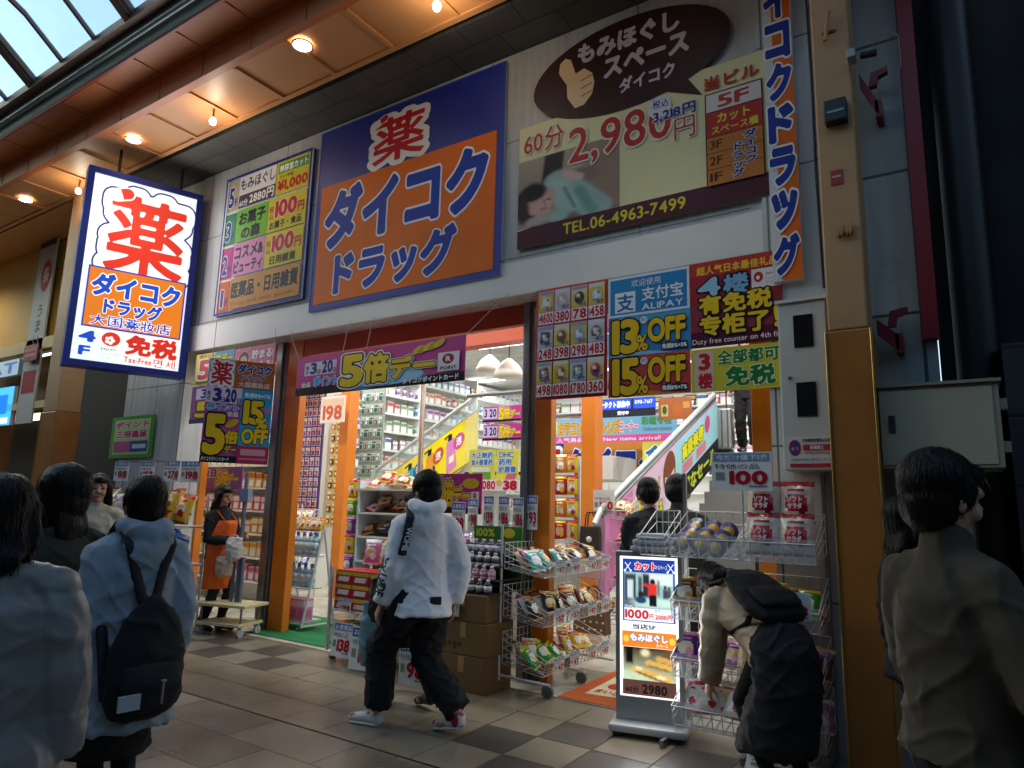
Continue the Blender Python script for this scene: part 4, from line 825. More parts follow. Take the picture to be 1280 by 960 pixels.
for zi, z in enumerate(lv[1:]):
    y = 9.85; c = random.choice(PAL); run = 0; kind = 0
    while y < 16.2:
        if run <= 0: c = random.choice(PAL); run = random.randint(2, 4); kind = random.random()
        run -= 1
        if kind < .45: me = bottle(.055, .25, c[0], c[1], c[1]); nm = 'bottle'; st_ = .22
        else: me = carton(.17, .10, .24, c[0], c[1]); nm = 'carton'; st_ = .225
        inst(me, nm, (-10.56, y, z), 'small cosmetics %s standing on the long white shelf wall' % nm, nm, 'cosmetics on the long white shelf wall', PI/2, sc=random.uniform(.85, 1.1)); y += st_*random.uniform(1, 1.06)
# ------------------------------------------------------------------ left escalator with yellow panel
def slope_panel(name, label, a, b, n, h, th, c, cap, gh=.30):
    """an inclined balustrade panel from a to b (lower corners), h tall, th thick along n"""
    r = thing(name, label, 'escalator', ((a[0]+b[0])/2, (a[1]+b[1])/2, 0)); A, B, n = Vector(a), Vector(b), Vector(n)
    up = Vector((0, 0, h)); MB().prism([A, B, B+up, A+up], n*th).build('side_panel', M(c, .35), r)
    m = MB(); A2, B2 = A+up+n*th/2, B+up+n*th/2; gl = Vector((0, 0, gh)); m.prism([A2+gl*.02, B2+gl*.02, B2+gl, A2+gl], n*.012); m.build('glass', M('#c8dcd8', .08, alpha=.3), r)
    m = MB().path([A2+gl, B2+gl], .035, 10); m.tube(A2+gl, A2+gl-Vector((0,0,gh*.9))+(A2-B2).normalized()*.15, .035); m.build('handrail', M(cap, .35, .4), r)
    MB().path([A2+Vector((0, 0, .02)), B2+Vector((0, 0, .02))], .028, 8).build('trim', STEEL, r)
    return r, A, B, up
r, A, B, up = slope_panel('escalator', 'escalator with a yellow advertising panel of three pump bottles rising behind the centre', (-9.25, 9.3, .95), (-6.9, 9.3, 2.25), (0, 1, 0), .78, .08, '#d8cc50', '#c8d0d0')
MB().prism([(-9.25, 9.38, 0.006), (-6.9, 9.38, 0.006), (-6.9, 9.38, 2.24), (-9.25, 9.38, .94)], (0, .9, 0)).build('truss', M('#b8b8b4', .5), r)
MB().box((-6.9, 9.38, 1.9), (-4.4, 10.3, 2.25)).build('landing', M('#c4c4c0', .5), r)
cv = Canvas(A+up-Vector((0, .002, 0)), (B-A), (0,0,-1), (B-A).length, .78)
cv.V = Vector((0,0,-1)); cv.N = Vector((0,-1,0))
cv.rect(0, 0, 1, 1, '#e8d84a'); cv.rect(0, .0, .32, 1, '#e0c860'); cv.poly([(.3,1), (.62,0), (.9,0), (.8,1)], '#f0e020')
for k, (c, t) in enumerate((('#48b0c0', '#2a6ab8'), ('#e8a03a', '#c85a3a'), ('#d88ac8', '#c8509a'))):
    u = .36+.19*k; cv.poly([(u,.25), (u+.07,.22), (u+.10,.9), (u+.01,.95)], c); cv.rect(u+.015, .1, u+.05, .24, '#1c2a3a'); cv.line(u-.02, .12, u+.03, .10, .03, '#1c2a3a'); cv.ell(u+.115, .38, .05, .17, t); cv.text('泡', u+.09, .28, u+.14, .48, '#f0f0f0', .03); cv.rect(u+.03, .6, u+.075, .75, '#f4f0d0')
cv.text('KAWAII', .17, .62, .32, .74, '#b8903a', .02); cv.finish(r)
# chrome pole
pl_ = thing('pole', 'polished steel pole in front of the yellow escalator panel', 'pole', (-7.75, 8.9, 0))
MB().tube((-7.75, 8.9, .02), (-7.75, 8.9, 4.70), .045, n=14).build('shaft', M('#b8aca0', .25, .8), pl_); MB().lathe([(.11, .008), (.11, .02), (.05, .05)], (-7.75, 8.9, 0)).build('base', STEEL, pl_)
# pendant lamps
for (px, py, Y, lb) in ((636, 462, 8.3, 'white dome pendant lamp hanging at the back right of the left bay'), (612, 456, 9.0, 'white dome pendant lamp partly behind the pink banner')):
    a = onY(px, py, Y); d = thing('pendant_lamp', lb, 'ceiling light', tuple(a), 0, 'white pendant lamps')
    MB().lathe([(.22, -.12), (.215, -.05), (.16, .06), (.07, .14), (.03, .17), (.028, .168), (.066, .134), (.154, .052), (.205, -.05)], tuple(a), 22).build('shade', M('#d8d4c8', .4), d)
    MB().lathe([(.05, -.08), (.07, -.03), (.04, .04)], tuple(a), 14).build('bulb', lamp_mat('#fff6e8', 10), d); MB().tube((a[0], a[1], a[2]+.17), (a[0], a[1], 4.70), .008).build('cord', DARK, d)
# inside boards, middle
def ib(name, label, tl, tr, bl, Y, c, cat='poster', **kw): return pxboard(name, label, cat, tl, tr, bl, Y, c, thick=.015, **kw)
for k, (y0, lb) in enumerate(((508, 'upper of two pink five times point posters behind the right end of the banner'), (531, 'lower of two pink five times point posters behind the right end of the banner'))):
    rt, cv = ib('point_poster', lb, (604, y0), (652, y0-1), (604, y0+20), 7.2, MAG); cv.rect(.0, .1, .38, .8, '#d8c8e0'); cv.text('3 20', .04, .15, .36, .7, '#2a3490', .06); five_times(cv, False, .42, .08, .95, .9); cv.rect(0, .88, 1, 1, '#1c1822'); cv.finish(rt)
rt, cv = ib('medicine_poster', 'pale blue on yellow Chinese medicine poster on the glass partition', (587,562), (619,562), (587,601), 7.2, '#d0cf4a'); cv.text('大正制药', .08, .08, .92, .28, '#3a7ac0', .04, [(SWHITE, .06)]); cv.text('金A感冒药', .08, .31, .92, .50, '#3a7ac0', .04, [(SWHITE, .06)]); cv.rect(.1, .56, .8, .75, '#d8d8c8'); cv.rect(.15, .72, .85, .95, '#6aa040'); cv.finish(rt)
rt, cv = ib('medicine_poster', 'yellow poster with blue hand cream writing right of the medicine poster', (621,562), (648,562), (621,601), 7.2, '#d8d43a'); cv.text('DHC', .12, .07, .80, .26, '#3a7ac0', .05, [(SWHITE, .06)]); cv.text('药用', .12, .29, .70, .50, '#3a7ac0', .04, [(SWHITE, .06)]); cv.text('护唇膏', .10, .53, .92, .74, '#3a7ac0', .04, [(SWHITE, .06)]); cv.poly([(.5,.8), (.95,.75), (.85,1), (.4,1)], '#c86a8a'); cv.finish(rt)
rt, cv = ib('price_board', 'white board with large red prices below the yellow posters', (600,600), (649,599), (600,613), 7.15, '#e8e2e4'); cv.text('1080', .02, .1, .40, .9, '#c02038', .06); cv.ell(.5, .3, .08, .3, '#d8b83a'); cv.text('38', .60, .06, .95, .94, '#c02038', .09); cv.finish(rt)
gp = thing('glass_partition', 'glass partition with steel rail carrying posters behind the counter', 'partition', (-4.6, 7.3, 0)); a = onY(586, 500, 7.3); b = onY(658, 500, 7.3)
MB().box((a[0], 7.27, .01), (b[0]-.02, 7.29, 2.9)).build('pane', M('#d0e0dc', .08, alpha=.15), gp); MB().tube((a[0], 7.28, 2.92), (b[0]-.02, 7.28, 2.92), .03).build('top_rail', STEEL, gp); MB().box((a[0], 7.26, .01), (b[0]-.02, 7.30, 1.15)).build('lower_panel', M('#8a8c88', .4), gp)
MB().box((a[0], 7.262, 1.86), (b[0]-.02, 7.298, 1.90)).build('mid_rail', DARK, gp)
rt, cv = ib('point_poster', 'pink five times point poster behind the hooded man', (519,596), (603,588), (519,640), 6.0, MAG); cv.rect(.02, .12, .30, .48, '#d8c8e0'); cv.text('3 20', .04, .15, .28, .44, '#2a3490', .06); cv.text('ポイント', .05, .55, .30, .78, '#3aa8e0', .06, [(SWHITE, .05)]); five_times(cv); cv.ell(.85, .25, .12, .13, '#e0c03a'); cv.rect(.86, .45, .97, .78, '#ece8ee'); cv.text('R', .89, .48, .94, .66, '#b02038', .06); cv.rect(0, .86, 1, 1, '#1c1822'); cv.finish(rt)
ps = MB().tube((-5.05, 6.04, .012), (-5.05, 6.04, 1.9), .015); ps.build('stand', STEEL, rt)
rt, cv = ib('clear_sign', 'clear plastic hanging price sign with faded red number on the inner pillar', (402,497), (432,493), (405,529), 7.45, '#e0d0c0'); cv.rect(.05, .1, .95, .4, '#d8b8a0'); cv.text('198', .1, .35, .9, .9, '#c85a3a', .06); cv.finish(rt)
# ------------------------------------------------------------------ right bay: wall boards and escalator
rt, cv = ib('wall_sign', 'large blue and orange wall sign inside the right bay', (664,556), (842,548), (662,602), 10.4, '#d07a24', cat='sign'); cv.rect(0, 0, .25, 1, NAVY); cv.text('薬', .02, .1, .23, .98, SRED, .05, [(SWHITE, .1)]); cv.text('ダイコク', .27, .12, .93, .95, '#22389c', .06, [(SWHITE, .04)]); cv.finish(rt)
rt, cv = ib('lens_banner', 'pale blue and pink contact lens corner banner above the inner wall sign', (664,525), (846,518), (664,556), 10.0, '#7ab4d8', cat='banner'); cv.rect(0, .72, 1, 1, '#d85aa0'); cv.rect(.03, .08, .20, .62, '#e8e060'); cv.text('5大眼鏡店', .04, .12, .19, .55, '#c83a4a', .03); cv.text('カラコンタクトレンズ', .21, .12, .64, .66, '#e8a020', .05, [('#f0f0a0', .08), ('#8a4a1c', .05)]); cv.text('コーナー', .64, .2, .76, .62, '#e86a9a', .04, [(SWHITE, .06)]); cv.text('彩瞳专柜', .78, .05, .97, .38, '#4a9a5a', .03); cv.text('Colored contact', .79, .44, .97, .60, '#5a8a9a', .01); cv.text('人气商品 进货! New items arrival!', .20, .77, .9, .96, '#f4e0ec', .02); cv.finish(rt)
rt, cv = ib('led_display', 'dark hanging display with glowing blue lettering', (742,500), (819,496), (742,523), 9.3, '#16203a', cat='screen'); cv.finish(rt)
cv.rect(.0, .04, .62, .58, '#1c44d0'); cv.rect(.66, .04, 1, .58, '#1c44d0'); cv.text('コンタクト募集中', .04, .12, .60, .5, '#d8e8ff', .04); cv.text('090-7617', .68, .14, .96, .34, '#c8d8ff', .02); cv.text('受付中', .40, .68, .58, .9, '#e8e8f0', .03); cv.finish(rt, .3, 1.1)
rt, cv = ib('brown_poster', 'brown poster with two small square pictures beside the blue display', (823,499), (864,496), (823,525), 9.6, '#b06a3a'); cv.rect(.08, .3, .3, .85, '#d8c080'); cv.ell(.19, .55, .07, .2, '#3a6a3a'); cv.rect(.45, .3, .7, .85, '#c8703a'); cv.rect(.75, .2, .95, .5, '#d8a060'); cv.finish(rt)
rt, cv = ib('green_poster', 'yellow green poster with one blue character by the right escalator', (803,554), (840,550), (803,606), 9.8, '#c8cc50'); cv.text('合', .1, .08, .75, .5, '#2a6aa0', .05, [(SWHITE, .05)]); cv.text('计', .1, .55, .75, .95, '#2a6aa0', .05, [(SWHITE, .05)]); cv.finish(rt)
r, A, B, up = slope_panel('escalator', 'escalator with a pink advertising panel of yellow lettering rising in the right bay', (-3.36, 6.95, .52), (-2.98, 9.9, 2.2), (-1, .136, 0), .85, .08, '#e8b8d8', '#c8d0d0', .10)
d = (B-A); cv = Canvas(A+up+Vector((.004, 0, 0)), d, (0,0,-1), d.length, .85); cv.V = Vector((0,0,-1)); cv.N = Vector((d.y, -d.x, 0)).normalized()
cv.rect(0, 0, 1, 1, '#ecc8e4'); cv.rect(0, 0, .2, 1, '#e890c8'); cv.rect(.55, 0, 1, .9, '#a8dce8'); cv.poly([(.45,1), (.62,.62), (1,.62), (1,1)], '#20242c')
cv.text('大人気コスメ', .12, .2, .42, .5, '#e8e020', .05, [('#30281c', .06)], skew=0); cv.text('免税で買える', .14, .55, .44, .85, '#e8e020', .05, [('#30281c', .06)]); cv.text('高級美容', .62, .12, .84, .38, '#e8e020', .05, [('#30281c', .06)]); cv.rect(.62, .42, .72, .58, '#e08898'); cv.rect(.76, .42, .86, .58, '#e08898'); cv.text('お得なセール', .56, .68, .96, .95, '#d8e040', .04); cv.ell(.88, .2, .03, .14, '#d85a90')
cv.ell(.50, .30, .055, .30, '#8a4a30'); cv.ell(.50, .36, .042, .2, '#f0d4c4'); cv.ell(.50, .24, .05, .12, '#8a4a30'); cv.poly([(.46,.58), (.54,.58), (.57,.95), (.43,.95)], '#e8e4ec'); cv.line(.487, .37, .494, .37, .015, '#30201c'); cv.line(.507, .37, .514, .37, .015, '#30201c'); cv.line(.495, .47, .506, .47, .012, '#c04a4a'); cv.finish(r)
m = MB()
for k in range(13):
    q = k/13; y = 7.0+2.9*q; z = .15+2.05*q; m.box((-2.98, y, max(.01, z-.5)), (-1.75, y+.235, z))
m.build('step', M('#8a8c8c', .4, .4), r)
m = MB().box((-3.0, 9.9, 1.95), (-1.2, 12.5, 2.3)); m.build('landing', M('#b8b8b4', .5), r)
fx = thing('display_cabinet', 'white lit display cabinet at the back of the right bay', 'cabinet', (-4.6, 11.9, 0)); MB().box((-5.4, 11.7, 0.01), (-3.5, 12.1, 1.25)).build('case', WS, fx)
for z in (.5, .9, 1.22): MB().box((-5.38, 11.5, z), (-3.52, 11.698, z+.03)).build('shelf', WS, fx)
for z in (.53, .93):
    for k in range(9):
        c = PAL[(k*3+int(z*10)) % 10]; inst(carton(.14, .09, .22, c[0], c[1]), 'carton', (-5.25+k*.2, 11.6, z), 'small carton on the white lit cabinet at the back', 'carton', 'cartons on the back cabinet')
bs = thing('shelf_unit', 'white rear wall shelf unit seen above the counter', 'shelf', (-6, 16.6, 0)); MB().box((-10.4, 16.5, 0), (-1.2, 16.6, 4.6)).build('back_panel', WS, bs)
for k in range(8): MB().box((-10.3, 16.15, 1.0+.42*k), (-1.3, 16.498, 1.03+.42*k)).build('shelf', WS, bs)
for k in range(3, 8):
    x = -9.6; 
    while x < -2.0:
        c = PAL[random.randrange(10)]; inst(carton(.26, .1, .28, c[0], c[1]), 'carton', (x, 16.3, 1.03+.42*k), 'carton standing on the rear wall shelf unit', 'carton', 'cartons on the rear wall shelf unit'); x += .29
# ================================================================== racks and goods at the front
def bag(cn, w, h, loc, where, group, rz=0.0, rx=0.0, ry=0.0, d=.06, name='snack_bag', word='snack bag'):
    c = CN[cn]; return inst(pouch(w, h, c[0], c[1], random.choice(('#f4efe0', '#f0d8a0', '#ffffff')), d), name, loc, '%s %s %s' % (cn, word, where), 'bag', group, rz, rx, ry)
def heap(x0, x1, y0, y1, z, n, cols, where, group, w=.16, h=.2, rz0=0.0, word='snack bag'):
    for k in range(n):
        u = (k+.5)/n; x = x0+(x1-x0)*((k*.618) % 1); y = y0+(y1-y0)*u
        bag(cols[k % len(cols)], w, h, (x, y, z+.02+.035*((k*7) % 3)), where, group, rz0+random.uniform(-.5, .5), random.uniform(-1.2, -.75), random.uniform(-.25, .25), word=word)
# tiered white dump rack by the stairs
tr_ = thing('tiered_rack', 'white tiered rack of cloths and slippers left of the inner pillar', 'rack', (-8.85, 7.4, 0))
for x in (-9.15, -8.62):
    for y in (7.2, 7.55): MB().tube((x, y, .01), (x, y, 1.42), .012).build('post', WIRE, tr_)
for k, z in enumerate((.08, .42, .76, 1.1)):
    m = MB(); wire_bin(m, (-8.885, 7.36, z), .5, .34, .24); m.build('basket', WIRE, tr_)
for k, (z, cols) in enumerate(((1.13, ('white', 'white', 'cream')), (.79, ('pink', 'white', 'pink')), (.45, ('blue', 'teal', 'blue')), (.11, ('blue', 'black', 'blue')))):
    for q in range(4): bag(cols[q % 3], .2, .2, (-9.06+q*.115, 7.36, z+.03), 'in the white tiered rack, tier %s' % ('at the top', 'second from the top', 'third from the top', 'at the bottom')[k], 'packs in the white tiered rack', random.uniform(-.2, .2), -.5, word='soft pack', name='soft_pack')
price_card((-8.85, 7.15, .02), 0, .3, .26, '128', 'price card at the foot of the white tiered rack')
# candy gondola
cg = thing('candy_shelf', 'white candy shelf with bags hanging on its left end', 'shelf', (-6.5, 6.7, 0)); GX0, GX1 = -7.05, -5.55
MB().box((GX0, 6.78, .01), (GX1, 6.82, 1.72)).build('back_panel', WS, cg); MB().box((GX0+.42, 6.42, .01), (GX0+.45, 6.779, 1.75)).build('upright', M('#c8d8dc', .3), cg); MB().box((GX1-.03, 6.42, .01), (GX1, 6.779, 1.75)).build('upright', M('#c8d8dc', .3), cg)
for z in (.45, .75, 1.05, 1.35, 1.65):
    s = MB().box((GX0+.451, 6.42, z-.025), (GX1-.031, 6.779, z)).build('shelf', WS, cg); MB().box((GX0+.451, 6.408, z-.04), (GX1-.031, 6.419, z+.01)).build('price_rail', M('#d8c860', .4), s)
    heap(GX0+.55, GX1-.12, 6.5, 6.7, z, 11, (('red', 'brown', 'red', 'orange'), ('green', 'brown', 'red', 'white'), ('red', 'blue', 'brown', 'blue'), ('brown', 'red', 'blue', 'red'), ('white', 'brown', 'cream', 'black'))[int(z/.3) % 5], 'lying on the white candy shelf', 'bags on the white candy shelf', .2, .2)
for i in range(2):
    for j in range(5):
        for k in range(2): bag((('yellow', 'purple'), ('green', 'pink'), ('purple', 'orange'), ('yellow', 'white'), ('purple', 'blue'))[4-j][i], .17, .24, (GX0+.10+i*.2, 6.70-k*.07, .55+j*.245), 'hanging on the left end of the candy shelf', 'bags on the left end of the candy shelf', random.uniform(-.12, .12))
# front dump display with red boxes
WH = 'in the wire bins of the low front display'
fd = thing('front_display', 'low clear sided display of red boxes and snack bins before the entrance', 'display', (-4.6, 4.9, 0))
X0, X1, Y0, Y1 = -5.22, -3.95, 4.78, 5.3
for x in (X0, (X0+X1)/2, X1):
    for y in (Y0, Y1): MB().box((x-.012, y-.012, .09), (x+.012, y+.012, .88)).build('post', WIRE, fd)
MB().box((X0+.013, Y0+.013, .45), (X1-.013, Y1-.013, .47)).build('shelf', WS, fd); MB().box((X0+.013, Y0+.013, .14), (X1-.013, Y1-.013, .16)).build('base', M('#5a5c60', .5), fd)
MB().box((X0-.018, Y0, .14), (X0-.0125, Y1, .8)).build('side_sheet', CLEAR, fd); MB().box((X0, Y0-.02, .15), (X1, Y0-.0125, .30)).build('front_lip', CLEAR, fd)
for x in (X0+.03, X1-.03):
    for y in (Y0+.05, Y1-.05): caster((x, y, 0), .038).build('caster', M('#7a7c7c', .4), fd)
for j in range(3):
    for i in range(4 if j else 5):
        for k in range(2): inst(carton(.215, .13, .118, '#c02430', '#d8b83a', '#f0dcd8'), 'red_box', (X0+.14+i*.225, Y0+.09+k*.15, .472+j*.122), 'red biscuit box with yellow band stacked on the low front display', 'box', 'red boxes on the low front display')
for q in range(16): bag(('red', 'cream', 'red', 'orange', 'white', 'brown')[q % 6], .17, .21, (X0+.1+(q % 8)*.15, Y0+.07+.2*(q//8), .20+.05*(q//8)), WH, 'bags in the low front display', random.uniform(-.5, .5), -.75)
for q in range(6): bag(('pink', 'cream', 'white', 'blue', 'orange', 'purple')[q], .19, .25, (-5.1+.2*q, 5.18, .86), 'standing in a row above the red boxes', 'bags above the red boxes', random.uniform(-.2, .2), -.15, d=.09)
for q, lb in enumerate(('small price card on the upper lip of the front display, leftmost', 'small price card on the upper lip of the front display, middle', 'small price card on the upper lip of the front display, rightmost')): price_card((-5.0+.36*q, 4.765, .46), 0, .16, .12, ('198', '158', '128')[q], lb, txt='特価')
price_card((-5.0, 4.735, .06), .03, .25, .30, '138', 'price card at the left end of the low front display', tilt=.15)
price_card((-4.58, 4.62, .02), .1, .33, .36, '108', 'largest price card low in the middle of the front display', tilt=.1)
price_card((-3.86, 4.45, .04), .2, .24, .34, '98', 'price card on the low bin behind the hooded man')
price_card((-4.42, 4.98, .90), -.1, .26, .30, '38', 'price card standing above the red boxes')
fb = thing('wire_bin', 'white wire dump bin standing before the red boxes', 'bin', (-4.45, 4.62, 0)); m = MB(); wire_bin(m, (-4.38, 4.78, .30), .5, .24, .28); m.build('basket', WIRE, fb)
for x in (-4.6, -4.16):
    for y in (4.68, 4.88): MB().tube((x, y, .005), (x, y, .34), .009).build('leg', WIRE, fb)
heap(-4.55, -4.2, 4.7, 4.86, .36, 7, ('orange', 'white', 'red', 'cream'), 'in the wire dump bin before the red boxes', 'bags in the wire dump bin', .16, .2)
# cardboard boxes and tiers of wrapped bottles
CARD = M('#765631', .7, var=.12, bump=.15, scale=8)
for k, (h, dx) in enumerate(((.28, 0), (.26, .012), (.22, -.01))):
    z = sum((.28, .26, .22)[:k]); b = thing('cardboard_box', ('cardboard box at the bottom of the stack beside the basket rack', 'cardboard box in the middle of the stack beside the basket rack', 'topmost cardboard box of the stack under the bottles')[k], 'box', (-3.55+dx, 4.9, z), 0, 'stacked cardboard boxes')
    MB().box((-3.78+dx, 4.68, z+.003), (-3.30+dx, 5.06, z+h)).build('body', CARD, b, bevel=.006)
    MB().box((-3.57+dx, 4.677, z+h*.55), (-3.51+dx, 4.679, z+h-.004)).build('tape', M('#b08a58', .3), b)
    c = MB(); 
    for q in range(4): c.box((-3.74+dx+q*.05, 4.6775, z+.05+.02*(q % 2)), (-3.71+dx+q*.05, 4.679, z+.10))
    c.build('print', M('#4a3420', .6), b)
dt = thing('tiered_display', 'stepped display of dark bottles with white caps on cardboard boxes', 'display', (-3.55, 4.95, .76))
for k in range(4): MB().box((-3.80, 4.72+k*.05, .764+.105*k), (-3.28, 5.14, .772+.105*k)).build('step', M('#3a3030', .5), dt)
MB().box((-3.80, 5.15, .77), (-3.28, 5.17, 1.30)).build('header', M('#5a7a3a', .5), dt)
cv = Canvas((-3.80, 5.148, 1.30), (1,0,0), (0,0,-1), .52, .11); cv.rect(.02, .05, .98, .95, '#3c7a34'); cv.text('100%', .06, .2, .45, .85, '#d8d040', .05); cv.ell(.75, .5, .12, .4, '#e0c83a'); cv.finish(dt)
for k in range(4):
    for i in range(6): inst(bottle(.034, .108, ('#3a2c34', '#c890a0', '#d8d4d0', '#6a5a78')[k], '#eceae6', ('#e8e4e4', '#d8a8b8', '#4a4a58', '#e8e0e8')[k]), 'bottle', (-3.75+i*.082, 4.745+k*.05, .774+.105*k), 'small dark bottle with a white cap on the stepped display', 'bottle', 'bottles on the stepped display')
lo_ = thing('label_card', 'white handwritten card on the cardboard boxes', 'card', (-3.75, 4.66, .70)); MB().box((-3.86, 4.655, .58), (-3.56, 4.66, .74)).build('card', M('#c8c4b8', .5), lo_); cv = Canvas((-3.86, 4.6545, .74), (1,0,0), (0,0,-1), .3, .18); cv.text('キャディーキッズ', .04, .3, .96, .6, '#3a3838', .02); cv.finish(lo_)
sp = thing('pillow_stack', 'wire counter with pink and blue packs behind the price cards', 'display', (-3.9, 5.6, 0)); MB().box((-4.35, 5.4, .01), (-3.66, 6.2, 1.0)).build('counter', M('#b8b4ac', .5), sp)
for k in range(12): bag(('pink', 'blue', 'white', 'yellow')[k % 4], .17, .2, (-4.25+.17*(k % 4), 5.5+.2*(k//4), 1.01+.02*(k % 2)), 'on the counter behind the price cards', 'packs on the counter', random.uniform(-.4, .4), -.35, word='soft pack', name='soft_pack')
for (px, py, n, lb, Y) in ((572, 668, '98', 'price card half hidden beside the hooded man', 5.2), (610, 661, '139', 'price card on a stem left of its twin over the bottles', 5.25), (629, 662, '186', 'price card on a stem right beside its twin over the bottles', 5.26), (647, 664, '186', 'price card on a tall stem over the basket rack, left one', 5.3), (664, 662, '93', 'price card on a tall stem over the basket rack, right one', 5.31), (590, 664, '98', 'price card on a stem between the hooded man and the twin cards', 5.24)):
    a = onY(px, py, Y); rt = price_card(tuple(a), -.25, .145 if px != 572 else .2, .30, n, lb); MB().tube((a[0], Y+.01, 1.0), (a[0], Y+.01, a[2]+.1), .005).build('stem', WIRE, rt)
# basket rack facing the aisle
br_ = thing('basket_rack', 'three tier wire basket rack on casters beside the right doorway jamb', 'rack', (-3.04, 5.45, 0), PI/2)
RW, RD_ = 1.15, .40
for x in (-RW/2, 0, RW/2):
    MB().path([(x, .26, .09), (x, .26, 1.32)], .011).build('post', WIRE, br_, local=True); MB().path([(x, -.22, .12), (x, .25, .13)], .011).build('foot_rail', WIRE, br_, local=True)
for i, x in enumerate((-RW/4, RW/4)):
    for k, z in enumerate((.17, .54, .92)):
        m = MB(); wire_bin(m, (x, .04, z), .57, .38, .30 if k < 2 else .26, .05, 9, 4, .003); m.build('basket', WIRE, br_, local=True)
        s = MB().box((x-.28, -.2, z+.105), (x+.28, -.196, z+.125)); s.build('price_rail', M('#e0e0dc', .3), br_, local=True)
    caster((x-.2, -.15, 0), .05).build('caster', M('#6c6e70', .4), br_, local=True); caster((x+.2, .2, 0), .05).build('caster', M('#6c6e70', .4), br_, local=True)
RM = Matrix.Translation((-3.04, 5.45, 0)) @ Matrix.Rotation(PI/2, 4, 'Z'); k_ = 0
for i, x in enumerate((-RW/4, RW/4)):
    for k, z in enumerate((.17, .54, .92)):
        cols = ((('green', 'orange', 'cream'), ('black', 'white', 'black'), ('teal', 'pink', 'cream'))[k], (('yellow', 'orange', 'red'), ('brown', 'red', 'cream'), ('black', 'brown', 'white'))[k])[i]
        for q in range(7):
            p = RM @ Vector((x-.2+.067*q, .0+.09*(q % 3)-.06, z+.04+.02*(q % 2)))
            bag(cols[q % 3], .16, .2, p, 'in the wire basket rack, %s tier, %s column' % (('lowest', 'middle', 'top')[k], ('nearer', 'farther')[i]), 'bags in the wire basket rack', PI/2+random.uniform(-.4, .4), random.uniform(-.9, -.4), random.uniform(-.2, .2))
        for q in (-.13, .13):
            p = RM @ Vector((x+q, -.215, z+.02)); price_card(tuple(p), PI/2, .15, .12, ('47', '57', '97')[(i+k) % 3], '%s price card on the %s tier of the wire basket rack, %s column' % ('first' if q < 0 else 'second', ('lowest', 'middle', 'top')[k], ('nearer', 'farther')[i]), txt='特価')
# hanging candy bags behind the jamb
pr_ = thing('peg_rack', 'peg rack of bright candy bags between the two orange pillars', 'rack', (-3.75, 7.0, 0)); a = onY(672, 590, 7.0); b = onY(722, 590, 7.0)
MB().box((a[0]-.05, 7.02, .4), (b[0]+.02, 7.05, 2.05)).build('board', M('#d0d4d0', .5), pr_)
for i in range(4):
    for j in range(5): bag(('purple', 'green', 'red', 'yellow')[i] if j % 2 else ('purple', 'green', 'orange', 'yellow')[i], .15, .23, (a[0]+.05+i*.145, 6.97, .85+j*.25), 'hanging on the peg rack between the two orange pillars', 'bags on the peg rack', random.uniform(-.1, .1), d=.08)
for j in range(5): MB().box((a[0]-.04, 6.90, .835+j*.25), (b[0]+.01, 6.905, .865+j*.25)).build('price_rail', M('#e4e4e0', .3), pr_)
# wire rack with bags beyond
wr = thing('wire_rack', 'white wire rack of yellow goods and hanging handbags in the right bay', 'rack', (-3.15, 7.1, 0)); wx = onY(762, 640, 7.0)[0]
for k, z in enumerate((.25, .62, 1.02, 1.36)):
    m = MB(); wire_bin(m, (wx, 7.2, z), .36, .3, .24, .05, 6, 3, .004); m.build('basket', WIRE, wr)
    heap(wx-.13, wx+.13, 7.1, 7.26, z+.05, 5, (('brown', 'white', 'cream'), ('white', 'cream', 'teal'), ('cream', 'white', 'orange'), ('yellow', 'cream', 'yellow'))[k], 'in the white wire rack of the right bay, %s basket' % ('lowest', 'second lowest', 'second highest', 'topmost')[k], 'goods in the white wire rack', .13, .18, word='pack')
for x in (wx-.18, wx+.18): MB().tube((x, 7.36, .01), (x, 7.36, 1.75), .01).build('post', WIRE, wr)
price_card((wx-.08, 7.02, 1.42), 0, .26, .26, '100', 'pale price card over the topmost basket of the white wire rack', head='#e8e4dc'); price_card((wx-.1, 7.0, 1.16), 0, .14, .2, '78', 'small pale price card under the topmost basket of the white wire rack', head='#d8b8a8')
def handbag(label, c, x, y, z, w, h, d, strap, dots=None):
    r = thing('handbag', label, 'handbag', (x, y, z), 0); m = MB(); m.prism([(x-w/2, y-d/2, z), (x+w/2, y-d/2, z), (x+w*.44, y-d/2, z+h), (x-w*.44, y-d/2, z+h)], (0, d, 0)); m.build('body', M(c, .45), r, bevel=.012)
    s = MB()
    for yy in (y-d*.3, y+d*.3): s.path([(x-w*.22, yy, z+h), (x-w*.2, yy, z+h+.1), (x-.03, yy, z+h+.15), (x+.03, yy, z+h+.15), (x+w*.2, yy, z+h+.1), (x+w*.22, yy, z+h)], .008, 6)
    s.build('handle', M(strap, .4), r)
    if dots:
        q = MB()
        for i in range(5):
            for j in range(4): q.lathe([(.013, 0), (.013, .001)], (x-w*.36+w*.18*i+(j % 2)*.02, y-d/2-.002, z+h*.15+h*.23*j), 8, axis=Matrix.Rotation(PI/2, 3, 'X'))
        q.build('dots', M(dots, .5), r)
    else: MB().lathe([(.035, 0), (.035, .002)], (x, y-d/2-.001, z+h*.45), 14, axis=Matrix.Rotation(PI/2, 3, 'X')).build('emblem', M('#e8e8e4', .3), r)
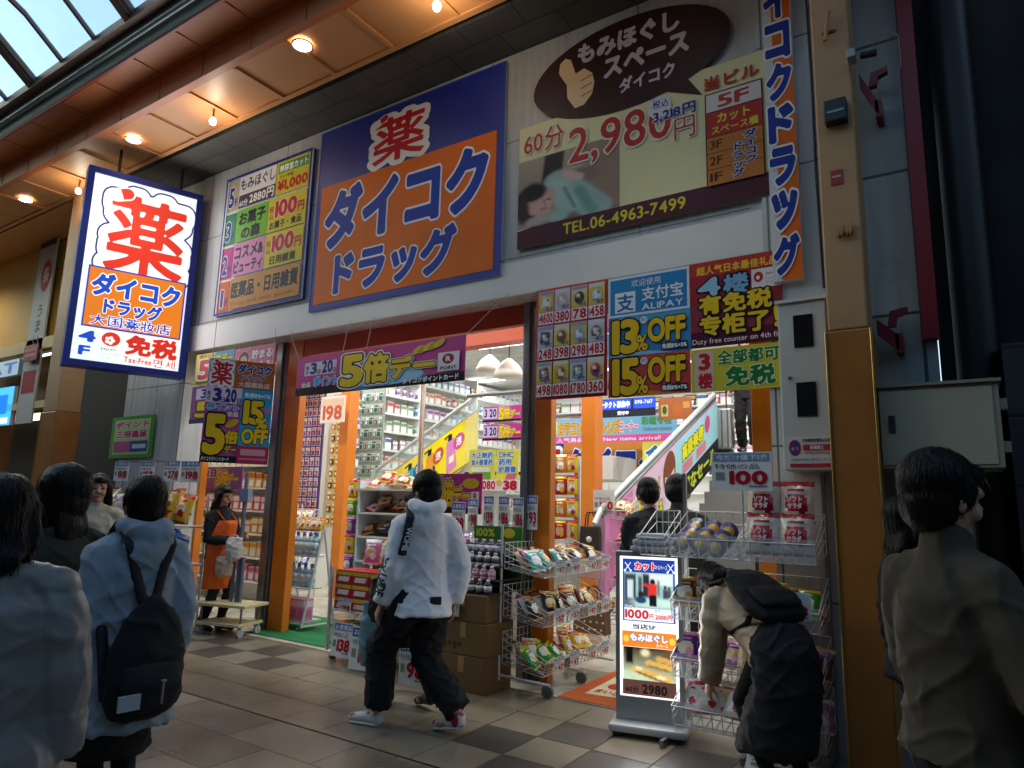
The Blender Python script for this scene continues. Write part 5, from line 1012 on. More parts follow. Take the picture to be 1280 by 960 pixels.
handbag('pale pink handbag with red handles hanging before the inner pillar', '#c89a98', wx-.22, 6.95, .72, .26, .2, .08, '#b02830'); handbag('brown polka dot tote bag standing low by the inner pillar', '#6a4a34', wx-.16, 6.9, .16, .40, .33, .14, '#4a3020', '#c8b898'); handbag('dark brown handbag on the white wire rack beside the inner pillar', '#3a322e', wx-.2, 6.95, 1.02, .26, .26, .1, '#2a2422')
# ------------------------------------------------------------------ left island, trolley and stepped rack
li = thing('goods_table', 'wire goods table piled with snacks in front of the white pilaster', 'table', (-9, 4.7, 0)); X0, X1, Y0, Y1 = -10.3, -7.56, 4.30, 4.95
for z in (.25, .72, 1.15): MB().box((X0, Y0, z-.02), (X1, Y1, z)).build('shelf', M('#b8bcbc', .4), li)
for x in (X0+.02, (X0+X1)/2, X1-.02):
    for y in (Y0+.02, Y1-.02): MB().tube((x, y, .005), (x, y, 1.5), .012).build('post', WIRE, li)
MB().box((X0, Y0-.006, 1.152), (X1, Y0-.001, 1.32)).build('front_sheet', CLEAR, li)
for (z, cols, g, n) in ((.26, ('teal', 'white', 'blue'), 'bottom', 15), (.73, ('blue', 'purple', 'blue', 'red'), 'middle', 24), (1.16, ('yellow', 'red', 'cream', 'yellow', 'white', 'pink'), 'top', 28)):
    for k in range(n): bag(cols[k % len(cols)], .25, .30, (X0+.15+(X1-X0-.3)*((k % 14)/13), Y0+.12+.26*(k//14), z+.01), 'on the %s shelf of the goods table by the white pilaster' % g, 'bags on the goods table', random.uniform(-.3, .3), -.3, d=.09)
for k in range(12): bag(('yellow', 'cream', 'white', 'yellow', 'pink', 'cream')[k % 6], .27, .33, (X1-.14-.22*(k % 6), Y0+.14+.22*(k//6), 1.19), 'standing large on the goods table top next to the orange jamb', 'large bags on the goods table', random.uniform(-.3, .3), random.uniform(-.35, -.05), random.uniform(-.15, .15), d=.14)
for k in range(10): bag(('blue', 'purple', 'blue', 'red', 'blue')[k % 5], .30, .32, (X1-.15-.24*(k % 5), Y0+.10+.24*(k//5), .75), 'wrapped large on the middle shelf of the goods table', 'large bags on the goods table', random.uniform(-.3, .3), random.uniform(-.4, -.1), random.uniform(-.2, .2), d=.16)
for k in range(5): inst(carton(.24, .22, .36, ('#b8c8cc', '#d8d8d4', '#8a6a4a')[k % 3], ('#4a8aa0', '#c84a5a', '#5a4028')[k % 3]), 'carton', (X1-.16-.28*k, Y0+.2, .255), 'large carton on the bottom shelf of the goods table', 'carton', 'cartons on the goods table', random.uniform(-.1, .1))
for (z, cols, g, n) in ((.98, ('blue', 'blue', 'purple'), 'middle', 18), (1.38, ('yellow', 'cream', 'yellow', 'white'), 'top', 22)):
    for k in range(n): bag(cols[k % len(cols)], .22, .27, (X0+.12+(X1-X0-.2)*((k % 11)/10), Y0+.16+.2*(k//11), z-.1+.03*(k % 3)), 'on the %s shelf of the goods table by the white pilaster' % g, 'bags on the goods table', random.uniform(-.5, .5), random.uniform(-.8, -.3), d=.09)
sf = thing('shelf_unit', 'bright shelf of yellow and pink packs behind the shop clerk', 'shelf', (-9.2, 6.6, 0)); a = onY(262, 600, 6.6)[0]; b = onY(352, 600, 6.6)[0]
MB().box((a, 6.72, .01), (b, 6.76, 2.5)).build('back_panel', WS, sf)
for x in (a, b-.03): MB().box((x, 6.38, .01), (x+.03, 6.719, 2.5)).build('upright', WS, sf)
for k in range(7): MB().box((a+.031, 6.38, .30+.33*k), (b-.031, 6.719, .32+.33*k)).build('shelf', WS, sf)
for k in range(7):
    x = a+.13; c = (('#e8a8c0', '#c85a8a'), ('#f0d890', '#e8a030'), ('#e8a030', '#f4e8b0'), ('#e87a7a', '#f8e0e0'), ('#e8b840', '#c86a2a'), ('#f0e0b0', '#d88a3a'), ('#d8d0e8', '#8a6ac0'))[k]
    while x < b-.1: inst(carton(.14, .1, .22, c[0], c[1]), 'carton', (x, 6.5, .322+.33*k), 'pastel carton on the bright shelf behind the shop clerk, %s shelf' % ('bottom', 'second', 'third', 'fourth', 'fifth', 'sixth', 'top')[k], 'carton', 'cartons behind the shop clerk', 0, sc=random.uniform(.9, 1.1)); x += .165
for (px, py, n, lb) in ((150, 601, '88', 'large clear topped price card at the left end of the goods table'), (182, 602, '158', 'price card above the girl in blue, left of two others'), (213, 602, '278', 'price card above the goods table between two others'), (236, 603, '198', 'price card above the goods table nearest the orange jamb')):
    a = onY(px, py, 4.5); rt = price_card(tuple(a), .15, .26 if n != '198' else .30, .24, n, lb); MB().tube((a[0], 4.51, 1.15), (a[0], 4.51, a[2]+.05), .005).build('stem', WIRE, rt)
a = onY(259, 640, 4.8); price_card((a[0], 4.3, .98), .2, .26, .24, '198', 'blue headed price card low on the goods table beside the shop clerk', head='#2a4aa0')
a = onY(268, 612, 5.3); rt, cv = ib('point_poster', 'small pink five times point poster below the turned hanging poster', (256, 584), (304, 583), (256, 611), 5.6, '#9a4a9a'); cv.rect(.02, .1, .35, .5, '#d8c8e0'); cv.text('2日', .05, .12, .32, .46, '#2a3490', .04); five_times(cv, False, .33, .1, .9, .9); cv.finish(rt); MB().tube((rt.location.x, 5.62, .006), (rt.location.x, 5.62, 1.9), .012).build('stand', STEEL, rt)
wr2 = thing('stepped_rack', 'white stepped rack of water bottles and pink packs beside the shop clerk', 'rack', (-6.75, 5.75, 0)); X0, X1 = -7.05, -6.45
for x in (X0, X1): MB().path([(x, 5.50, .05), (x, 5.74, 1.18), (x, 5.98, .05), (x, 5.50, .06)], .014).build('side_frame', WIRE, wr2)
for k, (z, y) in enumerate(((.10, 5.52), (.46, 5.58), (.82, 5.66))): MB().box((X0+.015, y-.02, z), (X1-.015, y+.28-.08*k, z+.015)).build('tier', WIRE, wr2)
for k, (z, y, lab) in enumerate(((.12, 5.60, 'pink wrapped roll pack'), (.48, 5.66, 'blue capped clear bottle'), (.84, 5.70, 'pale blue clear bottle'))):
    for i in range(5):
        if k == 0: inst(carton(.11, .14, .24, '#d890b8', '#f0d0e0', '#c86a9a'), 'roll_pack', (X0+.08+i*.112, y, z), 'pink wrapped roll pack on the lowest tier of the stepped rack', 'pack', 'roll packs on the stepped rack')
        else: inst(bottle(.045, .27, '#a8d0e0', '#4a90c8', '#d0e8f0'), 'bottle', (X0+.08+i*.112, y, z), lab+' on the stepped rack by the clerk, '+('middle tier' if k == 1 else 'top tier'), 'bottle', 'bottles on the stepped rack')
for k in range(5): bag(('cream', 'yellow', 'white')[k % 3], .15, .18, (X0+.1+.1*k, 5.72, 1.12), 'heaped on top of the stepped rack by the clerk', 'bags on top of the stepped rack', random.uniform(-.5, .5), -.5)
for x, y, z0 in ((-6.95, 5.5, .006), (-6.5, 5.5, .006), (-6.95, 5.98, .006), (-6.5, 5.98, .006)): caster((x, y, z0), .022).build('caster', M('#6c6e70', .4), wr2)
ty = thing('trolley', 'cream topped two level trolley carrying grey upright poles', 'trolley', (-7.0, 4.95, 0), .25)
for z, w in ((.33, .36), (.13, .30)): MB().box((-w, -.20, z-.02), (w, .20, z+.012)).build('deck', M('#d8c898', .5, var=.08), ty, local=True, bevel=.006)
for x in (-.27, .27):
    for y in (-.14, .14): MB().tube((x, y, .10), (x, y, .32), .012).build('leg', STEEL, ty, local=True); caster((x, y, 0), .045).build('caster', M('#b8bcbc', .3), ty, local=True)
for x in (-.02, .05, .10): MB().tube((x, .02, .33), (x, .02, .33+(1.45 if x == .05 else .5)), .022).build('pole', M('#6a7488', .4), ty, local=True)
MB().box((.0, -.02, 1.45), (.12, .05, 1.60)).build('pole_head', M('#8aa0c0', .4), ty, local=True)
# ------------------------------------------------------------------ right rack by the column
rr = thing('snack_rack', 'tall dark rack of instant noodles and rice cracker bags by the meter cabinet', 'rack', (-1.2, 4.95, 0)); X0, X1, Y0, Y1 = -1.74, -.80, 4.78, 4.93
for x in (X0, -1.24, X1): MB().box((x-.012, Y1+.0, .01), (x+.012, Y1+.03, 1.75)).build('post', STEEL, rr); MB().box((x-.012, 4.42, .01), (x+.012, Y1-.001, .05)).build('foot', STEEL, rr)
for i, x in enumerate((-1.485, -1.02)):
    for k, z in enumerate((.12, .42, .78, 1.18)):
        m = MB(); wire_bin(m, (x, 4.74, z), .45, .34, .30, .05, 7, 3, .0035); m.build('basket', WIRE, rr); MB().box((x-.225, 4.533, z), (x+.225, 4.536, z+.15)).build('clear_front', CLEAR, rr)
m = MB().box((-2.02, 4.60, 1.22), (-1.74, 4.90, 1.23)); m = MB(); wire_bin(m, (-1.84, 4.72, 1.18), .18, .3, .3, .05, 4, 3, .004); m.build('side_basket', WIRE, rr)
CUP = MB().lathe([(.046, 0), (.062, .07), (.066, .073)], n=18, mi=2).lathe([(.066, .0735), (.066, .08)], n=18, mi=1).lathe([(.04, .0805), (.04, .081)], n=12, mi=2); CUPM = mesh_of(CUP, [M('#e8dcc0', .4), M('#3a3a78', .3), M('#d8b048', .3)], 'cup')
for q in range(9): inst(CUPM, 'noodle_cup', (-1.63+.11*(q % 3)+.02*(q//3), 4.66+.08*(q//3), 1.245+.05*(q//3)), 'noodle cup with dark blue lid in the upper left basket of the snack rack', 'noodle cup', 'noodle cups in the snack rack', 0, 1.1+.2*(q % 3), .5*(q % 2)-.25)
for j in range(2):
    for i in range(2):
        b = bag('white', .21, .27, (-1.12+.205*i, 4.60+.06*j, 1.22+.20*j), 'with red lettering in the upper right basket of the snack rack', 'rice cracker bags in the snack rack', 0, -.18, d=.10, name='cracker_bag', word='rice cracker bag')
        b.data = pouch(.21, .27, '#e4d8c8', '#b01828', '#c82838', .10)
        cv = Canvas((-1.12+.205*i-.055, 4.55+.06*j-.012, 1.22+.20*j+.175), (1,0,0), (0,0,-1), .11, .085); cv.text('ソフト', .1, .05, .9, .48, '#f8f0f0', .06); cv.text('サラダ', .1, .52, .9, .95, '#f8f0f0', .06)
        em = bpy.data.objects.new('bag_print', None); COL.objects.link(em); bpy.data.objects.remove(em); cv.finish(b)
for (i, x) in enumerate((-1.485, -1.02)):
    for k, (z, cols) in enumerate(((.16, ('white', 'pink', 'cream')), (.46, ('purple', 'brown', 'pink')), (.82, ('black', 'yellow', 'green', 'cream') if i else ('brown', 'black', 'cream', 'black')))):
        for q in range(8): bag(cols[q % len(cols)], .16, .2, (x-.17+.048*q, 4.66+.05*(q % 3), z+.03), 'in the snack rack, %s basket under the %s' % (('lowest', 'middle', 'upper')[k], ('noodle cups', 'cracker bags')[i]), 'bags in the snack rack', random.uniform(-.4, .4), random.uniform(-.7, -.3))
price_card((-.94, 4.50, .86), 0, .22, .16, '73', 'price card reading seventy three on the snack rack', head='#e8e4e4')
a, b = onY(889, 566, 4.60), onY(966, 614, 4.60); rt = price_card(((a[0]+b[0])/2, 4.60, b[2]), 0, b[0]-a[0], a[2]-b[2], '100', 'wide price sign with blue heading standing on the snack rack', head='#8a98b8', txt='今だけ値下げ!'); MB().tube(((a[0]+b[0])/2, 4.612, 1.25), ((a[0]+b[0])/2, 4.612, b[2]+.1), .006).build('stem', WIRE, rt)
price_card((-1.0, 4.36, .02), 0, .42, .10, '98', 'low yellow and white card at the foot of the snack rack', head='#d8cc60', tilt=.9)
# ------------------------------------------------------------------ lit stand sign with bag on top
s0, s1 = Vector((-2.115, 4.56, 0)), Vector((-1.675, 4.67, 0)); U = (s1-s0).normalized(); az = math.atan2(U.y, U.x); c0 = (s0+s1)/2
ls = thing('stand_sign', 'lit upright stand sign with haircut and massage pictures on a wheeled base', 'sign', (c0.x, c0.y, 0), az); SH, SW = 1.19, (s1-s0).length
GREY = M('#a4a8a8', .35, .3)
MB().box((-SW/2-.03, -.13, .035), (SW/2+.03, .19, .085)).build('base', M('#c8cccc', .4), ls, local=True, bevel=.015)
for x in (-SW/2, SW/2-.05):
    for y in (-.11, .12): MB().box((x, y, .004), (x+.05, y+.05, .0345)).build('foot', DARK, ls, local=True)
m = MB().box((-SW/2, .0, .086), (SW/2, .11, .235)); m.box((-SW/2, .0, SH-.03), (SW/2, .11, SH)); m.box((-SW/2, .0, .236), (-SW/2+.028, .11, SH-.031)); m.box((SW/2-.028, .0, .236), (SW/2, .11, SH-.031)); m.build('case', GREY, ls, local=True)
LW, LH = SW-.056, SH-.031-.236
MB().box((-LW/2, .01, .236), (LW/2, .1, SH-.031)).build('lit_panel', lamp_mat('#f4f8fa', 1.3), ls, local=True)
N = Vector((U.y, -U.x, 0)); O = c0-U*(LW/2)-N*.008; cv = Canvas((O.x, O.y, SH-.031), U, (0,0,-1), LW, LH); cv.z = .0005
cv.rect(.05, .018, .95, .47, '#22409c'); cv.text('カット', .26, .04, .64, .10, '#d83a3a', .06, [(SWHITE, .06)]); cv.text('スペース', .66, .06, .82, .09, '#d8e0f0', .02)
for s, u in ((1, .14), (-1, .88)): cv.line(u-.05, .045, u+.05, .105, .006, SWHITE); cv.line(u+.05, .045, u-.05, .105, .006, SWHITE); cv.ell(u-.05, .105, .02, .009, SWHITE); cv.ell(u+.05, .105, .02, .009, SWHITE)
cv.photo(.08, .115, .92, .37, '#a8c4c0', '#88b8a8', [('r', .12, .55, .12, .5, 0, '#39444e', .1), ('r', .12, .48, .06, .26, 0, '#cfdcdc', .2), ('r', .75, .18, .26, .16, 0, '#dfe8e4', .3), ('r', .45, .40, .07, .36, 0, '#2a3038', .15), ('r', .33, .42, .035, .3, 0, '#4a5660', .2), ('e', .62, .85, .45, .14, 0, '#bfe0d0', .5), ('r', .68, .42, .03, .16, 0, '#788', .3) if False else ('r', .70, .42, .025, .2, 0, '#5a6a70', .3), ('e', .58, .26, .055, .09, 0, '#1c1618', .15), ('r', .58, .48, .085, .17, .05, '#d8362e', .12), ('l', .55, .40, .40, .33, .035, '#d8362e', .2), ('l', .56, .66, .55, .90, .04, '#16181e', .15), ('l', .62, .66, .62, .92, .035, '#16181e', .15), ('e', .34, .78, .12, .10, .2, '#24466e', .2), ('e', .34, .62, .06, .09, 0, '#2a2226', .3), ('e', .84, .40, .03, .06, 0, '#22242a', .3), ('r', .84, .58, .045, .13, 0, '#34405a', .3), ('e', .92, .42, .025, .05, 0, '#22242a', .3), ('r', .92, .58, .035, .12, 0, '#4a4a5a', .3)], 40, .04)
cv.rect(.08, .372, .92, .462, '#f0f0f2'); cv.text('カット', .09, .352, .30, .378, '#22409c', .03, [(SWHITE, .08)]); cv.text('1000', .09, .385, .50, .45, '#c02a34', .06); cv.text('円', .51, .41, .58, .45, '#c02a34', .02); cv.text('カラー', .60, .375, .75, .395, '#22409c', .01); cv.text('2000円', .61, .41, .90, .45, '#c02a34', .04)
cv.text('当店5F', .22, .485, .62, .525, '#26304a', .03); cv.rect(.04, .54, .96, .65, '#e8842a'); cv.text('もみほぐし', .18, .555, .82, .61, '#f4f4f0', .06, [('#2a50a8', .05)]); cv.text('スペース', .62, .62, .82, .642, '#f4f0e0', .02); cv.ell(.11, .595, .05, .025, '#e8c848'); cv.ell(.89, .595, .05, .025, '#e8c848')
cv.photo(.06, .652, .95, .90, '#3a261a', '#c4cba4', [('e', .1, .95, .4, .3, 0, '#c8d8b4', .4), ('r', .12, .2, .07, .26, 0, '#15100e', .2), ('e', .42, .14, .08, .10, 0, '#e8e0b0', .6), ('r', .9, .25, .12, .3, 0, '#6a4a2a', .4), ('l', .68, .28, .92, .36, .07, '#d0a050', .2), ('l', .50, .42, .88, .52, .08, '#d8ac58', .2), ('l', .26, .62, .82, .84, .10, '#dcb05c', .2), ('l', .28, .70, .80, .93, .03, '#8a6a30', .4), ('l', .50, .50, .86, .60, .025, '#8a6a30', .4), ('e', .72, .80, .10, .06, .2, '#ece2b4', .3), ('e', .30, .60, .07, .05, .2, '#ece2b4', .3)], 36, .04)
cv.rect(.05, .88, .95, .985, '#5a3a34'); cv.text('60分', .10, .925, .32, .97, '#1c1412', .03); cv.text('2980', .38, .905, .80, .972, '#1c1412', .06); cv.finish(ls, .3, 1.1)
l = bpy.data.lights.new('stand_sign_lamp', 'AREA'); l.shape = 'RECTANGLE'; l.size = LW-.05; l.size_y = LH-.05; l.energy = 2.5; o = bpy.data.objects.new('stand_sign_lamp', l); COL.objects.link(o)
o.matrix_world = Matrix.Translation((c0.x+N.x*.03, c0.y+N.y*.03, .7)) @ N.to_track_quat('-Z', 'Y').to_matrix().to_4x4()
tb = thing('cloth_bundle', 'folded grey cloth bundle lying on top of the lit stand sign', 'cloth', (c0.x, c0.y+.03, SH), az); m = MB()
for k, (w, z) in enumerate(((.30, .004), (.27, .048), (.22, .088))): m.box((-w/2+.02, -.06, z), (w/2+.02, .09, z+.042))
o = m.build('cloth', M('#c4c8d0', .8, var=.05, bump=.3, scale=30), tb, local=True, bevel=.018)
# ------------------------------------------------------------------ door mats
gm = thing('door_mat', 'plain green door mat inside the left entrance', 'mat', (-6.3, 5.8, .007))
MB().add([(-6.9, 5.12, .012), (-5.35, 5.12, .012), (-5.35, 6.35, .012), (-7.25, 6.35, .012)], [(0,1,2,3)]).build('pile', M('#1c7a44', .9, var=.12, bump=.5, scale=160), gm); MB().box((-6.91, 5.11, .007), (-5.34, 5.119, .014)).build('edge', M('#155a34', .8), gm)
a = Vector((-2.96, 5.02, 0)); b = Vector((-3.02, 6.12, 0)); U = Vector((1, 0, 0)); om_ = thing('door_mat', 'orange door mat with a pale arrow banner and grey emblem in the right entrance', 'mat', (-2.55, 5.6, .007))
MB().box((-2.84, 5.04, .0075), (-2.0, 6.14, .012)).build('pile', M('#c85a20', .9, var=.12, bump=.5, scale=160), om_)
cv = Canvas((-2.84, 6.14, .0125), (1,0,0), (0,-1,0), .84, 1.10); cv.z = .0
cv.poly([(.12,.12), (.45,.05), (.55,.12), (.50,.78), (.16,.82)], '#d8cfa8'); cv.text('いらっしゃい', .18, .2, .48, .3, '#4a3a30', .03); cv.ell(.32, .5, .1, .1, '#c03a30'); cv.text('まいど', .2, .64, .46, .74, '#a83028', .04); cv.ell(.76, .42, .17, .2, '#7a7468'); cv.ell(.76, .72, .15, .1, '#8a8474'); cv.ell(.72, .38, .05, .05, '#c8b888'); cv.finish(om_, .9)
# ================================================================== people
UPZ = Vector((0, 0, 1))
def loft(m, rings, n=14, f0=False, f1=False):
    """closed tube through rings (centre, ra, rb, U, V) with rounded ends"""
    full = []
    for e in (0, -1):
        c, ra, rb, U, V = rings[e]; c2 = rings[1 if e == 0 else -2][0]; ax = (c-c2); ax = ax.normalized() if ax.length > 1e-6 else UPZ; r = min(ra, rb)
        caps = [(c+ax*(r*math.sin(a)*.8), ra*math.cos(a), rb*math.cos(a), U, V) for a in (1.35, .9, .45)]
        full.append(caps)
    rs = ([] if f0 else full[0])+list(rings)+([] if f1 else full[1][::-1]); vs = []; fs = []
    for c, ra, rb, U, V in rs:
        for i in range(n): t = 2*PI*i/n; vs.append(c+U*(ra*math.cos(t))+V*(rb*math.sin(t)))
    k = len(rs)
    for a in range(k-1):
        for i in range(n): j = (i+1) % n; fs.append((a*n+i, a*n+j, (a+1)*n+j, (a+1)*n+i))
    fs += [tuple(range(n-1, -1, -1)), tuple(range((k-1)*n, k*n))]; m.add(vs, fs)
def limb(m, pts, rad, flat=1.0, side=Vector((1, 0, 0)), n=12, f1=False):
    rings = []
    for i, p in enumerate(pts):
        ax = (pts[min(i+1, len(pts)-1)]-pts[max(i-1, 0)]).normalized(); U = side-ax*side.dot(ax); U = U.normalized() if U.length > 1e-3 else ax.orthogonal().normalized(); V = ax.cross(U)
        rings.append((p, rad[i], rad[i]*flat, U, V))
    loft(m, rings, n, False, f1)
def ball(m, c, r, R=None, n=14):
    R = R or Matrix.Identity(3); c = Vector(c); k = 9; prof = [(math.sin(PI*(i+.02)/(k+.04)), -math.cos(PI*(i+.02)/(k+.04))) for i in range(k+1)]; vs = []; fs = []
    for a, z in prof:
        for i in range(n): t = 2*PI*i/n; vs.append(c+R @ Vector((r[0]*a*math.cos(t), r[1]*a*math.sin(t), r[2]*z)))
    for a in range(k):
        for i in range(n): j = (i+1) % n; fs.append((a*n+i, a*n+j, (a+1)*n+j, (a+1)*n+i))
    fs += [tuple(range(n-1, -1, -1)), tuple(range(k*n, (k+1)*n))]; m.add(vs, fs)
def skin_mesh(m, voxel, smooth, name, mats, parent=None, disp=None, sc=1.0, pick=None, factor=.5):
    me = bpy.data.meshes.new('t'); me.from_pydata([Vector(v)*sc for v in m.v], [], m.f); o = bpy.data.objects.new('t', me); COL.objects.link(o)
    r = o.modifiers.new('r', 'REMESH'); r.mode = 'VOXEL'; r.voxel_size = voxel; r.use_smooth_shade = True
    if smooth: s = o.modifiers.new('s', 'SMOOTH'); s.iterations = smooth; s.factor = factor
    nm = bpy.data.meshes.new_from_object(o.evaluated_get(bpy.context.evaluated_depsgraph_get())); bpy.data.objects.remove(o); bpy.data.meshes.remove(me); nm.name = name
    if disp:
        co = [v.co.copy() for v in nm.vertices]; no = [v.normal.copy() for v in nm.vertices]
        for v, c, q in zip(nm.vertices, co, no): v.co = c+q*disp(c, q)
    nm.materials.clear()
    for x in mats: nm.materials.append(x)
    for p in nm.polygons: p.use_smooth = True
    if pick:
        for p in nm.polygons: p.material_index = pick(p.center)
    nm.update(); ob = bpy.data.objects.new(name, nm); COL.objects.link(ob)
    if parent is not None: ob.parent = parent
    return ob
def ik(a, t, l1, l2, hint):
    d = t-a; L = min(d.length, (l1+l2)*.995); d = d.normalized(); t = a+d*L; x = (l1*l1-l2*l2+L*L)/(2*L); h = math.sqrt(max(0, l1*l1-x*x)); n = hint-d*hint.dot(d); n = n.normalized() if n.length > 1e-4 else d.orthogonal().normalized(); return a+d*x+n*h, t
def folds(amp, f=9.0, zs=.45):
    def g(c, n):
        q = Vector((c.x*f, c.y*f, c.z*f*zs)); w = noise.noise(q*.6+Vector((5, 2, 9)))
        a = 1-abs(noise.noise(Vector((c.x*5+c.z*4+w, c.y*5-c.z*3, c.z*7+c.x*3)))); b = 1-abs(noise.noise(Vector((c.x*7-c.z*5, c.y*7+c.z*4+w, c.z*6-c.x*4+3))))
        return amp*(.9*w+1.1*a**7+.9*b**8-.5)
    return g
def puffs(amp, step, z0=0.0):
    fo = folds(.006, 11, 1)
    def g(c, n): return amp*(abs(math.sin(PI*(c.z-z0)/step))**.45-.8) + fo(c, n)
    return g
def hair_d(amp=.003):
    def g(c, n): return amp*(noise.noise(Vector((c.x*55, c.y*55, c.z*7)))+.8*noise.noise(Vector((c.x*16, c.y*16, c.z*4))))
    return g
def cloth_mat(c, rough=.85, bump=.05, scale=350): return M(c, rough, 0, 0, .06, bump, scale)
HM = {}
def hair_mat(c='#16110f'):
    if c in HM: return HM[c]
    m = bpy.data.materials.new('hair'); m.use_nodes = True; t = m.node_tree; b = t.nodes['Principled BSDF']; HM[c] = m
    tc = t.nodes.new('ShaderNodeTexCoord'); mp = t.nodes.new('ShaderNodeMapping'); mp.inputs['Scale'].default_value = (170, 170, 7); n = t.nodes.new('ShaderNodeTexNoise'); n.inputs['Scale'].default_value = 1; n.inputs['Detail'].default_value = 3
    t.links.new(tc.outputs['Object'], mp.inputs[0]); t.links.new(mp.outputs[0], n.inputs['Vector'])
    r = t.nodes.new('ShaderNodeValToRGB'); a = lin('#0a0807' if c < '#18' else c); r.color_ramp.elements[0].position = .35; r.color_ramp.elements[0].color = (*[x*.5 for x in a], 1); r.color_ramp.elements[1].position = .7; r.color_ramp.elements[1].color = (*[x*2.2 for x in a], 1)
    t.links.new(n.outputs[0], r.inputs[0]); t.links.new(r.outputs[0], b.inputs['Base Color']); b.inputs['Roughness'].default_value = .42; b.inputs['Specular IOR Level'].default_value = .25
    bp = t.nodes.new('ShaderNodeBump'); bp.inputs['Strength'].default_value = .8; bp.inputs['Distance'].default_value = .006; t.links.new(n.outputs[0], bp.inputs['Height']); t.links.new(bp.outputs[0], b.inputs['Normal']); return m
def strands(o, n, c):
    """loose locks lying on the hair: thin ribbons that follow the surface downwards and lift at their ends"""
    me = o.data; vs = [v.co.copy() for v in me.vertices]; ns = [v.normal.copy() for v in me.vertices]; fs = [tuple(p.vertices) for p in me.polygons]; r = random.Random(len(vs)); k0 = len(vs); N = k0
    for _ in range(n):
        i = r.randrange(N); p = vs[i]+ns[i]*.001; q = ns[i]; d = Vector((r.uniform(-.35, .35), r.uniform(-.35, .35), -1)); d = d-q*d.dot(q)
        if d.length < .15: d = Vector((r.uniform(-1, 1), r.uniform(-1, 1), 0)); d = d-q*d.dot(q)
        d.normalize(); L = r.uniform(.03, .075); w = q.cross(d)*r.uniform(.0012, .0032); lift = r.uniform(.001, .010); b = len(vs)
        for t in (0, .35, .7, 1.0):
            x = p+d*(L*t)-q*(.6*(L*t)**2/.1)+q*(.002+lift*t*t); f = 1-t*.85; vs += [x-w*f, x+w*f]; ns += [q, q]
        fs += [(b+2*k, b+2*k+1, b+2*k+3, b+2*k+2) for k in range(3)]
    m = bpy.data.meshes.new('hair'); m.from_pydata(vs, [], fs); m.materials.append(me.materials[0])
    for p in m.polygons: p.use_smooth = True
    m.update(); o.data = m; bpy.data.meshes.remove(me)
SKIN = '#c99a80'
def facing(dx, dy): return math.atan2(dx, -dy)
def stand_at(px, d):
    q = EYE+ray(px, 620)*(d/FPX); return Vector((q[0], q[1], 0))
def tall(px, ytop, d): return float(EYE[2]+ray(px, ytop)[2]*d/FPX)
